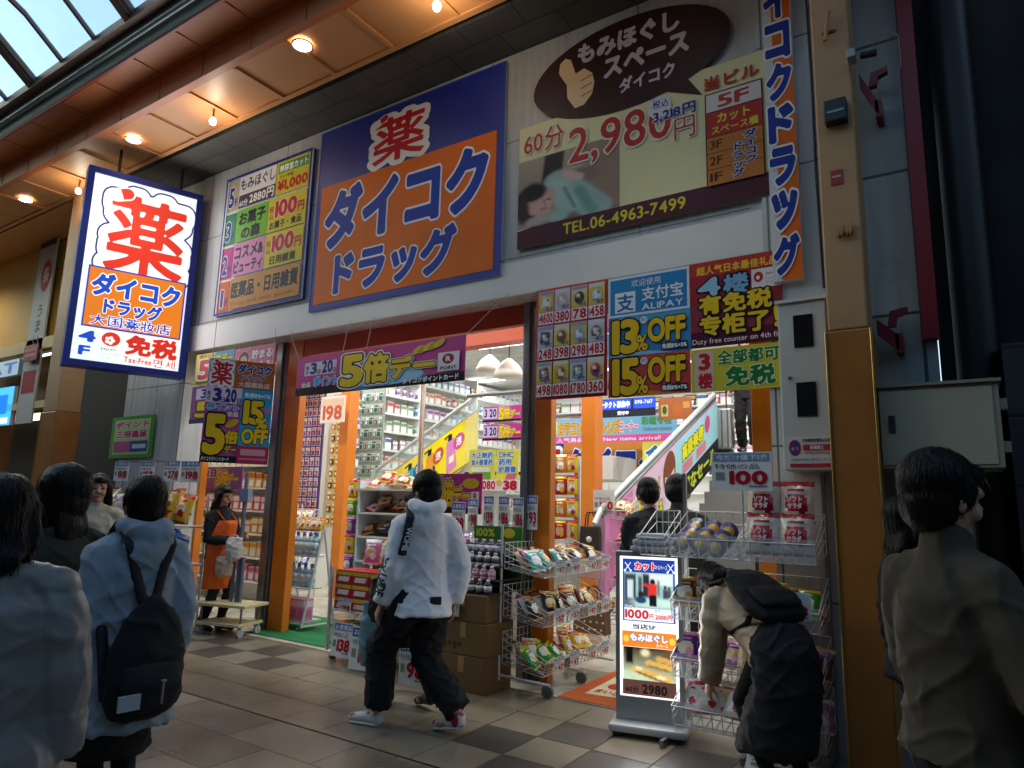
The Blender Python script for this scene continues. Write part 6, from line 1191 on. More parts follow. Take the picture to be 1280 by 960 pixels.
def person(label, pos, rz, H=1.65, lean=0.0, side=0.0, twist=0.0, head=(0, 0), hip=.90, feet=((.10, 0), (-.10, 0)), hands=None, top=None, bottom=None, hair=None, shoes='#1a1a1c', group=None, voxel=.0085, build=1.0, hand_pose=.6, elbow=None, heel=(0, 0), toe=0.0):
    """facing -Y at rz = 0, own left is +X; every length is for a height of 1.70 and scaled to H"""
    s = H/1.72; Hc = Vector((0, 0, hip)); B = build
    T = Matrix.Rotation(twist, 3, 'Z') @ Matrix.Rotation(lean, 3, 'X') @ Matrix.Rotation(side, 3, 'Y')
    X = T @ Vector((1, 0, 0)); F = T @ Vector((0, -1, 0)); W = T @ UPZ
    tp = lambda x, y, z: Hc + T @ Vector((x, y, z))
    sh = [tp(.162*B, .008, .465), tp(-.162*B, .008, .465)]; neck = tp(0, .005, .56); Hd = Matrix.Rotation(twist, 3, 'Z') @ Matrix.Rotation(head[1], 3, 'Z') @ Matrix.Rotation(lean*.5+head[0], 3, 'X'); hc = neck + (Matrix.Rotation(twist, 3, 'Z') @ Matrix.Rotation(lean*.8+head[0]*.5, 3, 'X')) @ Vector((0, -.015, .15))
    K = 1.10; hp = lambda x, y, z: hc + Hd @ Vector((x*K, y*K, z*K))
    # ---- skeleton targets
    ank = [Vector((f[0], f[1]+.02, .085+heel[i])) for i, f in enumerate(feet)]; hj = [Hc+Matrix.Rotation(twist*.5, 3, 'Z') @ Vector((.085, 0, 0)), Hc+Matrix.Rotation(twist*.5, 3, 'Z') @ Vector((-.085, 0, 0))]; kn = []
    for i in range(2): k, t_ = ik(hj[i], ank[i], .43, .425, Vector((0, -1, 0))); kn.append(k)
    hands = hands or (None, None); wr = []; el = []
    for i in range(2):
        sg = (1, -1)[i]; t_ = hands[i]
        t_ = Vector(t_) if t_ is not None else sh[i]+Vector((sg*.07, -.04, -.54))
        hint = Vector(elbow[i]) if elbow and elbow[i] else Vector((sg*.35, .9, -.2)); e, w_ = ik(sh[i], t_, .285, .25, hint); el.append(e); wr.append(w_)
    m = MB()
    tor = [(tp(0, 0, -.06 if lean < .6 else .03), .150 if lean < .6 else .13, .105 if lean < .6 else .09), (tp(0, 0, .06), .142, .098), (tp(0, -.005, .18), .130, .092), (tp(0, -.01, .32), .150, .108), (tp(0, 0, .42), .15, .10), (tp(0, .005, .50), .10, .07)]
    loft(m, [(c, a*B, b*B, X, F) for c, a, b in tor], 18)
    limb(m, [neck-W*.06, neck+W*.02, hc-W*.03], [.058, .052, .052], 1, X)
    for i in range(2):
        limb(m, [tp((.06, -.06)[i]*B, 0, .515), sh[i]], [.045, .052], 1); limb(m, [sh[i], sh[i].lerp(el[i], .45), el[i], el[i].lerp(wr[i], .35), wr[i]], [.052*B, .045*B, .038, .037, .026], 1, X)
        limb(m, [hj[i], hj[i].lerp(kn[i], .4), kn[i], kn[i].lerp(ank[i], .35), ank[i]], [.085*B, .075*B, .052, .052*B, .036], 1)
        limb(m, [ank[i]-UPZ*.03, Vector((feet[i][0], feet[i][1]-.13, .04+max(0, heel[i]*.3)))], [.036, .03], .8)
        # hand: palm, four fingers, thumb
        d = (wr[i]-el[i]).normalized(); sg = (1, -1)[i]; kx = X*(-sg) if abs(d.dot(X)) < .8 else F; kx = (kx-d*kx.dot(d)).normalized(); fx = d.cross(kx)*(sg)
        if fx.dot(F) < 0 and abs(fx.dot(F)) > .3: fx = -fx
        pc = wr[i]+d*.05; limb(m, [wr[i], wr[i]+d*.045, wr[i]+d*.085], [.026, .037, .037], .42, fx)
        for q in range(4):
            b0 = wr[i]+d*.088+fx*(.028-.019*q); ln = (.068, .076, .071, .055)[q]; c1 = hand_pose; p1 = b0+(d*math.cos(c1*.6)+kx*math.sin(c1*.6))*ln*.45; p2 = p1+(d*math.cos(c1*1.5)+kx*math.sin(c1*1.5))*ln*.32; p3 = p2+(d*math.cos(c1*2.3)+kx*math.sin(c1*2.3))*ln*.25
            limb(m, [b0-d*.02, b0, p1, p2, p3], [.0088, .0088, .0082, .0077, .007], 1, fx, 8)
        b0 = wr[i]+d*.025+fx*.026; p1 = b0+(d*.6+fx*.65+kx*.35).normalized()*.042; p2 = p1+(d*.85+fx*.2+kx*.5).normalized()*.032; limb(m, [wr[i]+d*.015+fx*.01, b0, p1, p2], [.012, .0115, .0098, .0085], 1, kx, 8)
    ball(m, hp(0, .012, .025), (0.0814, 0.1012, 0.1078), Hd); ball(m, hp(0, -.002, -.035), (0.0616, 0.0660, 0.0825), Hd); ball(m, hp(0, -.036, -.086), (0.0330, 0.0308, 0.0264), Hd)
    ball(m, hp(0, -.084, -.020), (.017, .023, .016), Hd, 10); ball(m, hp(0, -.072, .006), (.015, .022, .032), Hd, 10)
    for q in (1, -1): ball(m, hp(q*.075, .012, -.012), (0.0110, 0.0198, 0.0330), Hd, 8); ball(m, hp(q*.03, -.062, .02), (.030, .020, .018), Hd, 8); ball(m, hp(q*.035, -.052, -.035), (0.0264, 0.0220, 0.0242), Hd, 8)
    ball(m, hp(0, -.060, -.060), (0.0242, 0.0132, 0.0077), Hd, 8); ball(m, hp(0, -.058, -.071), (0.0209, 0.0132, 0.0077), Hd, 8)
    ey = [hp(.031, -.088, .003)*s, hp(-.031, -.088, .003)*s]; br = [hp(.032, -.088, .024)*s, hp(-.032, -.088, .024)*s]; lp = hp(0, -.070, -.066)*s
    HI = Hd.inverted()
    def pick(c):
        for e in ey:
            q = HI @ (c-e)
            if (q.x/.016)**2+(q.z/.0065)**2 < 1 and abs(q.y) < .03: return 1
        for e in br:
            q = HI @ (c-e)
            if (q.x/.02)**2+(q.z/.0045)**2 < 1 and abs(q.y) < .03: return 1
        q = HI @ (c-lp)
        return 2 if (q.x/.021)**2+(q.z/.008)**2 < 1 and abs(q.y) < .025 else 0
    body = skin_mesh(m, voxel*s, 3, 'person', [M(SKIN, .55, 0, 0, .05, .05, 40), M('#1c1412', .35), M('#a85a55', .45)], None, None, s, pick)
    body.location = pos; body.rotation_euler = (0, 0, rz); tag(body, label, 'person', group)
    # ---- clothes
    t_ = dict(c='#444444', hem=-.10, th=.022, puff=0, sleeve=1.0, hood=False, flare=1.0, fold=.009, collar=False); t_.update(top or {})
    m = MB(); th = t_['th']; e = t_['hem']
    R_ = [(tp(0, 0, e), .155*t_['flare']+th, .115*t_['flare']*t_.get('deep', 1)+th)]
    if e < -.14: R_.append((tp(0, 0, -.06), .153*(1+t_['flare'])/2+th, .112*(1+t_['flare'])/2+th))
    R_ += [(tp(0, 0, .06), .146+th*1.05, .104+th), (tp(0, 0, .18), .142+th*1.1, .10+th), (tp(0, -.008, .32), .156+th, .112+th), (tp(0, 0, .42), .155+th*.7, .106+th*.8), (tp(0, .005, .50), .105+th*.4, .076+th*.4)]
    loft(m, [(c, a*B, b*B, X, F) for c, a, b in R_], 20, True)
    if t_['collar']: limb(m, [neck-W*.06, neck+W*.035], [.085, .068], 1, X)
    else: limb(m, [neck-W*.07, neck-W*.005], [.085, .066], 1, X)
    for i in range(2):
        q = t_['sleeve']; limb(m, [tp((.05, -.05)[i]*B, 0, .515), sh[i]], [.05+th*.3, .052+th*.55], 1)
        pts = [sh[i], sh[i].lerp(el[i], .45), el[i]]; rr_ = [.050*B+th*.7, .052*B+th*.9, .046+th]
        if q > .6: pts += [el[i].lerp(wr[i], .45*q), el[i].lerp(wr[i], q)]; rr_ += [.044+th*.95, .036+th*.8]
        limb(m, pts, rr_, 1, X, f1=True)
    if t_['hood']:
        hb = neck+T @ Vector((0, .075, -.045)); rg = []
        for k in range(7):
            a = -1.9+3.8*k/6; rg.append(neck+T @ Vector((.10*math.sin(a), .030+.085*math.cos(a), .035-.035*max(0, math.cos(a))+.02*abs(math.sin(a)))))
        limb(m, rg, [.035, .046, .056, .062, .056, .046, .035], 1, UPZ); ball(m, hb-W*.03+T @ Vector((0, .03, 0)), (.115, .06, .115), T)
    dsp = puffs(t_['puff'], t_.get('step', .095), .02) if t_['puff'] else folds(t_['fold'])
    jk = skin_mesh(m, .011*s, 5, t_.get('name', 'jacket'), [cloth_mat(t_['c'], t_.get('rough', .85))], body, dsp, s)
    b_ = dict(kind='trousers', c='#15151a', th=.02, z=.12, fold=.009); b_.update(bottom or {})
    m = MB(); th = b_['th']
    if b_['kind'] in ('trousers', 'tights'):
        if b_['kind'] == 'tights': th = .006
        loft(m, [(tp(0, 0, .04), .146*B+th*.6, .105*B+th*.5, X, F), (Hc, .152*B+th*.6, .112*B+th*.6, X, F), (Hc-UPZ*.07, .145*B+th*.6, .108*B+th*.6, X, F)], 16)
        for i in range(2):
            lo = ank[i]+UPZ*(b_['z']-.09); limb(m, [hj[i], hj[i].lerp(kn[i], .45), kn[i], kn[i].lerp(ank[i], .45), lo], [.084*B+th*.5, .078*B+th, .058+th*1.15, .054+th*1.2, .046+th*1.25], 1, f1=True)
    else:
        zz = b_['z']; mid = (kn[0]+kn[1])/2; ft = (ank[0]+ank[1])/2; cb = Hc.lerp(Vector((mid.x, mid.y, 0)), 0); low = mid.lerp(Vector((ft.x, ft.y, .1)), max(0, (mid.z-zz)/max(.1, mid.z-.1))) if zz < mid.z else Hc.lerp(mid, (hip-zz)/max(.05, hip-mid.z)); low = Vector((low.x, low.y, zz)); fl = b_.get('flare', 1.25)
        X0, Y0 = Vector((1, 0, 0)), Vector((0, -1, 0)); rest = [(Hc.lerp(low, .5), .165*B*(1+fl)/2+th, .135*B*(1+fl)/2+th, X0, Y0), (low, .17*B*fl+th, .145*B*fl+th, X0, Y0)]
        if lean < .6: loft(m, [(tp(0, 0, .08), .142*B+th, .105*B+th, X, F), (Hc, .155*B+th, .118*B+th, X, F)]+rest, 20, False, True)
        else: loft(m, [(tp(0, 0, .10), .138*B+th, .100*B+th, X, F), (tp(0, .015, .0), .172*B+th, .150*B+th, X, F), (Hc+Vector((0, .055, -.07)), .172*B+th, .155*B+th, X0, (F+Y0).normalized()), (Hc+Vector((0, .045, -.20)), .178*B+th, .160*B+th, X0, Y0)]+[rest[1]], 22, False, True)
    skin_mesh(m, .011*s, 4, b_['kind'] if b_['kind'] != 'skirt' else 'skirt', [cloth_mat(b_['c'])], body, folds(b_['fold'], 12, .2 if b_['kind'] == 'skirt' else .6), s)
    if b_['kind'] == 'skirt' and b_.get('legs'):
        m = MB()
        for i in range(2): limb(m, [hj[i].lerp(kn[i], .3), kn[i], kn[i].lerp(ank[i], .4), ank[i]], [.080*B, .060, .058, .042], 1)
        skin_mesh(m, .010*s, 3, 'tights', [cloth_mat(b_['legs'])], body, None, s)
    for i in range(2):
        m = MB(); f = feet[i]; hl = heel[i]; a = Vector((f[0], f[1]+.035, .045+hl)); c = Vector((f[0]+(.02, -.02)[i], f[1]-.17, .036+hl*.1)); limb(m, [a, a.lerp(c, .45)+UPZ*.012, c], [.045, .046, .036], .85, Vector((1, 0, 0))); limb(m, [ank[i]+UPZ*.0, ank[i]-UPZ*.03], [.043, .048], 1)
        col = shoes if isinstance(shoes, str) else shoes[0]; sh_o = skin_mesh(m, .009*s, 3, 'shoe', [M(col, .5), M(col if isinstance(shoes, str) else shoes[1], .5)], body, None, s, (lambda c: 0) if isinstance(shoes, str) else (lambda c: 1 if noise.noise(c*14) > .18 and c.z > .05 else 0))
        if not isinstance(shoes, str): m = MB(); limb(m, [a-UPZ*.028, c-UPZ*.022], [.046, .040], .35, Vector((1, 0, 0))); skin_mesh(m, .008*s, 2, 'sole', [M('#d8d6d0', .5)], sh_o, None, s)
    h_ = dict(c='#15100e', length=0.0, bun=False, vol=1.0); h_.update(hair or {})
    m = MB(); v = h_['vol']; ball(m, hp(0, .030, .045), (.0946*v, .108*v, .101*v), Hd, 18); ball(m, hp(0, .05, -.01), (.088*v, .079*v, .0935*v), Hd, 16); ball(m, hp(0, -.045, .072), (0.0682, 0.0495, 0.0374), Hd)
    for q in (1, -1): ball(m, hp(q*.066, .0, .02), (0.0264, 0.0440, 0.0605), Hd)
    if h_['length']:
        L_ = h_['length']
        for q in (1, -1): limb(m, [hp(q*.070, .005, .03), hp(q*.080, .015, -.07), hp(q*.078, .025, -.09-L_*.55)], [.030, .034, .024], 1.2, UPZ)
        rg = [hp(0, .05, .0), hp(0, .070, -.08), hp(0, .085, -.10-L_*.4), hp(0, .09, -.10-L_)]; loft(m, [(c, a, b, Hd @ Vector((1, 0, 0)), Hd @ Vector((0, 1, 0))) for c, a, b in zip(rg, (.082, .098, .105, .075), (.05, .045, .04, .025))], 16)
    strands(skin_mesh(m, .0085*s, 3, 'hair', [hair_mat(h_['c'])], body, hair_d(.0025 if not h_['length'] else .004), s), 900 if not h_['length'] else 1500, Vector(hc)*s)
    fr = Matrix.Translation(pos) @ Matrix.Rotation(rz, 4, 'Z'); body_w = lambda p: fr @ (Vector(p)*s)
    return dict(o=body, tp=lambda x, y, z: body_w(tp(x, y, z)), hp=lambda x, y, z: body_w(hp(x, y, z)), wr=[body_w(w) for w in wr], el=[body_w(w) for w in el], sh=[body_w(w) for w in sh], s=s, R=Matrix.Rotation(rz, 3, 'Z') @ T, jk=jk, W=body_w)
def backpack(p, label, c, w=.30, h=.42, d=.15, y0=.135, z0=.04, strap='#111114', patch=None, zipc=None, wear=.0, sx=.06, tops=(.86, .5)):
    """worn on the back of p; a thing of its own with straps and a pocket"""
    base = p['tp'](0, y0+d/2, z0); r = thing('backpack', label, 'backpack', base); R = p['R']; s = p['s']; m = MB()
    rg = [p['tp'](0, y0+d/2, z0+q*h) for q in (0, .12, .5, .82, 1.0)]
    loft(m, [(c_, a*w/2*s, b*d/2*s, R @ Vector((1,0,0)), R @ Vector((0,1,0))) for c_, a, b in zip(rg, (.86, 1.0, 1.0, *tops), (.8, 1.05, 1.0, .8, .45))], 20)
    inv = lambda mb: [setattr(mb, 'v', [Vector(v)-base for v in mb.v])]
    inv(m); skin_mesh(m, .012, 5, 'bag', [cloth_mat(c, .8)], r, folds(.006, 10, .8))
    m = MB(); loft(m, [(p['tp'](0, y0+d*1.02, z0+h*.06), w*.36*s, .03, R @ Vector((1,0,0)), R @ Vector((0,1,0))), (p['tp'](0, y0+d*1.06, z0+h*.25), w*.40*s, .035, R @ Vector((1,0,0)), R @ Vector((0,1,0))), (p['tp'](0, y0+d*1.0, z0+h*.42), w*.36*s, .02, R @ Vector((1,0,0)), R @ Vector((0,1,0)))], 16)
    inv(m); skin_mesh(m, .012, 4, 'pocket', [cloth_mat(c, .8)], r, folds(.004))
    for q in (1, -1):
        m = MB(); pts = [p['tp'](q*sx, y0+.03, z0+h*.96), p['tp'](q*(sx*.4+.055), y0-.01, (z0+h)*.5+.26), p['tp'](q*.10, .095+wear, .50+wear*.3), p['tp'](q*.115, .02, .572+wear), p['tp'](q*.12, -.09-wear, .49), p['tp'](q*.135, -.125-wear, .36), p['tp'](q*.175, -.06, .22), p['tp'](q*.165, .09, .13), p['tp'](q*w*.42, y0+.03, z0+.06)]
        limb(m, pts, [.026]*len(pts), .45, R @ Vector((1,0,0))); inv(m); skin_mesh(m, .011, 3, 'strap', [cloth_mat(strap, .7)], r)
    if patch:
        a = p['tp'](patch[0], y0+d*1.28, patch[1]); m = MB(); U = R @ Vector((1,0,0)); Wv = R @ Vector((0,0,1)); m.prism([a, a+U*.085, a+U*.085+Wv*.06, a+Wv*.06], (R @ Vector((0,1,0)))*.012); m.build('patch', M(patch[2], .6), r)
    if zipc: m = MB(); a = p['tp'](-.03, y0+d*1.42, z0+h*.30); m.path([a, a-UPZ*.03, a-UPZ*.09], .006); m.lathe([(.012, -.004), (.012, .004)], tuple(a), 10); m.build('zip_pull', M(zipc, .3, .8), r)
    return r
def soft_bag(label, c, p0, w, h, d, yaw, strap, name='bag', cat='bag', strap_h=.18, sag=.9, alpha=1.0):
    """a bag hanging from p0 (top of its handles)"""
    p0 = Vector(p0); r = thing(name, label, cat, p0-UPZ*(strap_h+h)); m = MB(); U = Vector((math.cos(yaw), math.sin(yaw), 0)); V = Vector((-math.sin(yaw), math.cos(yaw), 0)); b = Vector((0, 0, 0))
    loft(m, [(UPZ*(h*q), w/2*a, d/2*e, U, V) for q, a, e in ((.06, .9, .9), (.3, 1, 1.1), (.7, .95, .9), (1.0, sag, .4))], 18)
    skin_mesh(m, .011, 3, 'body', [M(c, .45, 0, 0, .06, .15, 14)], r, folds(.010, 11, .7)); m = MB()
    for q in (1, -1): m.path([U*(q*w*.25)+UPZ*(h*.97), U*(q*w*.12)+UPZ*(h+strap_h*.8), UPZ*(h+strap_h)], .007, 6)
    m.build('handle', M(strap, .5), r, local=True); return r
# ---- shop clerk
away = lambda px: facing(*ray(px, 620)[:2])
pos = Vector((-7.32, 4.95, 0))
p = person('shop clerk with long dark hair in black top and orange apron beside the trolley', pos, facing(.97, .12), 1.61, head=(.12, .05), hands=((.12, -.30, 1.12), (-.10, -.26, 1.08)), top=dict(c='#141418', hem=-.05, name='top'), bottom=dict(kind='tights', c='#141417'), hair=dict(length=.28, c='#1a1210'), feet=((.09, -.06), (-.09, .05)))
m = MB()
def apron_pt(u, z): # wraps the front of the body
    a = u*1.25; k = 1+.18*max(0, (.95-z))*1.2; return Vector((math.sin(a)*.205*k, -math.cos(a)*.165*k, z))
vs = []; fs = []; nz_, nu = 14, 16
for j in range(nz_+1):
    z = .50+.80*j/nz_; hw = 1.15 if z < 1.0 else 1.15-.55*(z-1.0)/.3
    for i in range(nu+1): q = apron_pt(hw*(2*i/nu-1), z); q += Vector((0, 0, 0))+Vector((noise.noise(q*6), noise.noise(q*6+UPZ*3), 0))*.012; vs.append(q*(1.61/1.7))
for j in range(nz_):
    for i in range(nu): a = j*(nu+1)+i; fs.append((a, a+1, a+nu+2, a+nu+1))
m.add(vs, fs, 0, True); ap = m.build('apron', M('#e8640f', .7, var=.08), p['o'], local=True); so = ap.modifiers.new('solid', 'SOLIDIFY'); so.thickness = .006
m = MB(); m.path([Vector(v)*(1.61/1.7) for v in ((.09, -.16, 1.30), (.10, -.02, 1.42), (.05, .07, 1.44), (-.05, .07, 1.44), (-.10, -.02, 1.42), (-.09, -.16, 1.30))], .008, 6); m.build('apron_strap', M('#d85a10', .7), ap, local=True)
w_ = (p['wr'][0]+p['wr'][1])/2; soft_bag('clear bag of goods in the hands of the shop clerk', '#cfc8c4', w_+Vector((.12, -.10, .05)), .2, .22, .12, .5, '#d8d4d0', strap_h=.04)
soft_bag('crumpled pale bag hanging before the orange apron', '#c8a890', w_+Vector((.02, -.14, -.12)), .22, .20, .10, .4, '#d0c8c0', strap_h=.08)
# ---- hooded man walking
p = person('man in white hooded sweatshirt and wide black trousers striding past the entrance', Vector((-3.18, 3.74, 0)), facing(-.95, -.10), 1.72, lean=.05, twist=-.80, head=(.15, .40), hip=.87, feet=((.06, -.31), (-.06, .27)), heel=(0, .04), hands=((.19, -.20, .82), (-.15, .17, .82)), top=dict(c='#f2f2f4', hem=-.13, th=.034, hood=True, fold=.0065, name='hooded_sweatshirt', flare=1.10, deep=1.35), bottom=dict(c='#0e0e12', th=.04, z=.13, fold=.012), hair=dict(c='#120e0d'), shoes=('#d8d6d4', '#c02840'), build=1.02)
sh_, el_, wr_ = p['sh'][0], p['el'][0], p['wr'][0]
def sleeve_text(cv, a, b, r, mid):
    ax = (b-a).normalized(); o = (mid-ax*mid.dot(ax)).normalized(); t2 = ax.cross(o)
    def f(u, v, z): th = (v-.5)*1.5; return a+(b-a)*u+(o*math.cos(th)+t2*math.sin(th))*(r+z)
    cv.pt = f
view = (Vector(EYE)-el_).normalized(); ax_ = (el_-sh_).normalized()
cv = Canvas((0,0,0), (1,0,0), (0,0,-1), .30, .09); sleeve_text(cv, sh_.lerp(el_, .75), wr_.lerp(el_, .15), .078, view+Vector((-.5, -.1, 0))); cv.text('OUTSIDE', .05, .2, .95, .8, '#16161c', .05, res=24)
al = MB(); 
for c, mb in cv.tx.items(): al.add(mb.v, mb.f)
al.build('lettering', M('#16161c', .6), p['jk'].parent)
c = p['tp'](-.10, .146, -.05); X_ = p['R'] @ Vector((1,0,0)); Y_ = p['R'] @ Vector((0,1,0)); m = MB(); m.prism([c, c+X_*.075, c+X_*.075+UPZ*.05, c+UPZ*.05], Y_*.022); m.build('woven_patch', M('#1c1e22', .7), p['o'])
sb = thing('sling_bag', 'black sling bag with printed strap over the hooded man', 'bag', p['tp'](.1, -.1, .2)); m = MB()
pts = [p['tp'](.175, .15, .27), p['tp'](.15, .155, .38), p['tp'](.125, .135, .52), p['tp'](.11, .02, .60), p['tp'](.08, -.13, .48), p['tp'](-.02, -.185, .26)]
limb(m, pts, [.034]*6, .3, p['R'] @ Vector((1,0,0))); m.v = [Vector(v)-sb.location for v in m.v]; skin_mesh(m, .009, 3, 'strap', [cloth_mat('#14161c', .7)], sb)
cv = Canvas((0,0,0), (1,0,0), (0,0,-1), .2, .05); a, b = p['tp'](.128, .172, .46), p['tp'](.168, .172, .28); d_ = (b-a); sd_ = (p['R'] @ Vector((-1,0,0)))
cv.pt = lambda u, v, z: a+d_*u+sd_*((v-.5)*-.055)+(p['R'] @ Vector((0,1,0)))*(.004+z); cv.text('WOMB', .05, .15, .9, .85, '#e0e0e4', .04, res=20); al = MB()
for c, mb in cv.tx.items(): al.add(mb.v, mb.f)
al.build('lettering', M('#e0e0e4', .6), sb)
m = MB(); ball(m, p['tp'](.02, -.24, .12)-sb.location, (.15, .06, .10)); skin_mesh(m, .012, 3, 'pouch', [cloth_mat('#16181e', .7)], sb)
# ---- woman beside him
p = person('woman in black coat and tall boots half hidden beyond the hooded man', Vector((-3.60, 4.12, 0)), facing(-.96, .2), 1.56, head=(.1, .5), feet=((.06, -.2), (-.06, .2)), heel=(0, .04), top=dict(c='#17171b', hem=-.30, flare=1.1, name='coat'), bottom=dict(kind='skirt', c='#141418', z=.48, legs='#121215'), hair=dict(length=.22, c='#17100e'), shoes='#0f0f11', hands=((.24, -.12, .98), (-.2, -.15, 1.0)))
soft_bag('pale teal tote bag carried by the woman in black', '#7fa4aa', p['wr'][0]+Vector((.0, -.02, .02)), .26, .46, .10, .5, '#8fb0b4', strap_h=.16); soft_bag('black shoulder bag with steel chain above the pale teal tote', '#141418', p['sh'][0]+Vector((-.05, -.06, -.10)), .30, .30, .12, .3, '#9a9aa0', strap_h=.22)
sc_ = thing('scarf', 'checked blue green scarf over the shoulder of the woman in black', 'scarf', p['sh'][0]); m = MB(); limb(m, [p['tp'](.0, -.10, .55)-sc_.location, p['tp'](.12, -.04, .56)-sc_.location, p['tp'](.2, .03, .46)-sc_.location, p['tp'](.22, .04, .30)-sc_.location], [.06, .07, .075, .06], .6); skin_mesh(m, .012, 3, 'cloth', [M('#4a6a78', .85, 0, 0, .5, .3, 18)], sc_, folds(.012, 14, 1))
# ---- girl in blue with black backpack
d = 3.2; p = person('girl in pale blue hooded coat with black backpack seen from behind', stand_at(182, d), away(182)+.38, tall(165, 603, d), head=(0, -.1), feet=((.08, 0), (-.08, -.06)), top=dict(c='#93a0ac', hem=-.34, th=.05, hood=True, flare=1.22, fold=.012, name='coat'), bottom=dict(kind='skirt', c='#101014', z=.40, flare=1.0, legs='#0e0e10'), hair=dict(length=.0, c='#0d0b0b', vol=1.06), build=1.0)
m = MB(); 
backpack(p, 'black drawstring backpack with a pale patch on the girl in blue', '#0d0d11', .36, .50, .14, .16, -.24, '#0e0e12', (.06, -.20, '#a8b2ba'), '#9a9a9a', .05, .025, (.74, .26))
# ---- person in grey puffer, foreground
d = 2.05; p = person('person in grey quilted puffer jacket cut by the picture edge', stand_at(6, d), away(8)-.15, tall(15, 606, d), head=(.05, -.1), top=dict(c='#817e7b', hem=-.26, th=.055, puff=.010, step=.17, flare=1.36, name='puffer_jacket', rough=.45), hair=dict(c='#0e0c0c', length=.05), build=1.08)
m = MB(); limb(m, [p['tp'](.06, .06, .545)-p['o'].location, p['tp'](0, .10, .56)-p['o'].location, p['tp'](-.06, .06, .545)-p['o'].location], [.045]*3, 1)
# ---- dark figure between them
d = 3.35; person('dark haired person between the grey puffer jacket and the girl in blue', stand_at(76, d), away(76)+.5, tall(78, 594, d), head=(.05, .3), top=dict(c='#2c2e26', th=.05, name='jacket'), hair=dict(length=.12, c='#0d0b0a', vol=1.3), build=1.1)
# ---- woman facing the camera
d = 6.0; q = stand_at(122, d); person('woman with long hair and pale jacket facing the camera behind the girl in blue', q, facing(-q.x, -q.y), tall(122, 596, d), head=(0, 0), top=dict(c='#b8b09c', th=.04, name='jacket'), hair=dict(length=.24, c='#1a1412'), hands=((.2, -.2, 1.0), (-.2, -.2, 1.0)))
d = 5.2; person('black coated walker at the far edge behind the puffer jacket', stand_at(18, d), away(18), tall(18, 598, d), top=dict(c='#1a1a1e', th=.04, name='coat'), hair=dict(c='#120f0e'))
d = 7.6; person('distant walker with black hair between the neighbour column and the goods table', stand_at(66, d), away(66), tall(66, 600, d), top=dict(c='#2a2a30', th=.04, name='coat'), hair=dict(c='#120f0e', length=.1))
# ---- pair bending at the right escalator
p1_ = onG(832, 795); person('stooping person in black jacket nearer the pink escalator panel', stand_at(816, 5.75), facing(-.55, .8), 1.74, lean=.22, head=(.40, 0), top=dict(c='#18181c', th=.03), hair=dict(c='#15100e'), hands=((.1, -.42, 1.0), (-.12, -.42, 1.0)))
person('stooping person in dark green jacket with collar nearest the snack rack', stand_at(850, 5.45), facing(-.4, .9), 1.76, lean=.24, head=(.42, -.3), top=dict(c='#262a26', th=.035, collar=True), hair=dict(c='#15100e', vol=1.05), hands=((.1, -.45, .95), (-.12, -.45, .95)))
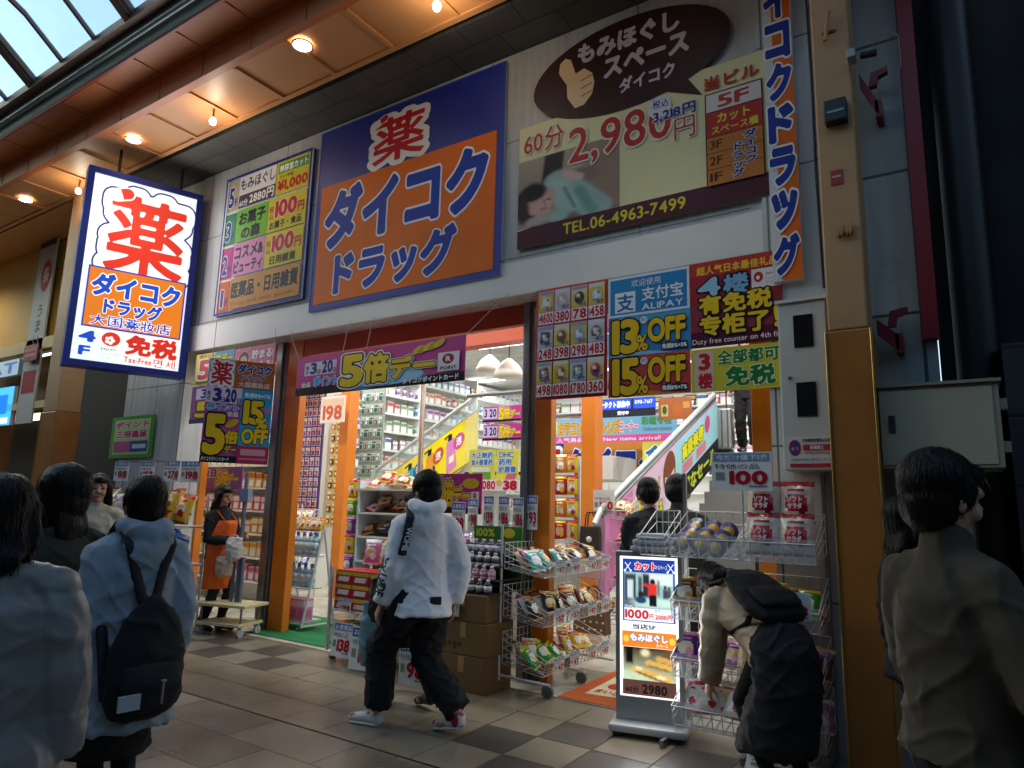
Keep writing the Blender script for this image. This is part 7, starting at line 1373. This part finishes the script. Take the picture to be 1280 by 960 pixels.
# ---- walker on the landing
a = onY(935, 530, 10.1); p = person('person in black coming down the right escalator with a white shopping bag', Vector((a[0], 10.1, 2.305)), facing(.1, -1), 1.70, top=dict(c='#15161a', th=.035, hem=-.12), bottom=dict(c='#0f0f13'), hands=((.30, -.06, .86), (-.24, -.1, .92)), feet=((.10, -.08), (-.10, .08)))
soft_bag('white plastic shopping bag held by the person on the escalator', '#d8d8d4', p['wr'][0]+Vector((.01, -.03, -.08)), .30, .36, .16, .2, '#e0e0dc', name='shopping_bag', strap_h=.14)
a = onY(903, 560, 10.0); sc2 = thing('suitcase', 'upright silver suitcase beside the person on the right escalator', 'suitcase', (a[0], 10.0, 2.306)); MB().box((a[0]-.2, 9.9, 2.35), (a[0]+.16, 10.12, 2.95)).build('shell', M('#a8acae', .3, .7), sc2, bevel=.03); m = MB()
for k in range(4): m.box((a[0]-.15+k*.085, 9.892, 2.38), (a[0]-.13+k*.085, 9.8985, 2.92))
m.build('ribs', M('#6c7072', .3, .7), sc2); m = MB().path([(a[0]-.1, 10.05, 2.952), (a[0]-.1, 10.05, 3.2), (a[0]+.06, 10.05, 3.2), (a[0]+.06, 10.05, 2.952)], .01); m.build('handle', DARK, sc2); MB().box((a[0]-.17, 9.95, 2.307), (a[0]+.13, 10.08, 2.349)).build('wheel_base', DARK, sc2)
# ---- bending woman at the snack rack
d = 4.0; p = person('person in beige puffer jacket and long dark skirt bending over the snack rack', stand_at(966, d), facing(-.74, .58), 1.62, lean=1.05, head=(.9, 0), hip=.78, feet=((.10, -.02), (-.10, .04)), hands=((.16, -.50, .40), (-.17, -.55, .42)), top=dict(c='#c4ad8e', hem=-.03, flare=1.02, th=.045, puff=.007, step=.11, name='puffer_jacket', rough=.45), bottom=dict(kind='skirt', c='#18181c', z=.20, flare=1.3, legs='#0e0e10', fold=.012, th=.03), hair=dict(c='#0f0c0b', length=.05), build=.98)
backpack(p, 'large plain black backpack on the bending person', '#0f1014', .42, .44, .13, .12, .06, '#101014', None, None, .03)
# ---- man at the right edge
d = 2.0; p = person('man in olive brown shirt jacket walking out at the right edge', stand_at(1178, d), facing(.62, .78), tall(1185, 577, d), head=(.08, -.25), feet=((.1, -.2), (-.1, .2)), hands=((.2, -.25, .92), (-.26, -.20, .93)), top=dict(c='#473d2e', th=.035, hem=-.02, fold=.009, collar=True, flare=1.12, name='shirt_jacket'), bottom=dict(c='#0c0c0f', th=.03), hair=dict(c='#0c0a0a', vol=1.05), voxel=.007, hand_pose=.9, build=.90)
soft_bag('white paper bag held by the man in the olive jacket', '#b8b8b4', p['wr'][1]+Vector((.06, .04, .02)), .34, .40, .14, .7, '#c0c0bc', name='shopping_bag', strap_h=.10)
d = 3.4; person('person with dark hair mostly hidden behind the olive jacketed man', stand_at(1134, d), facing(.8, .5), tall(1130, 632, d)+.02, top=dict(c='#1c1c1e', th=.04, name='coat'), hair=dict(c='#0e0c0b', length=.06))
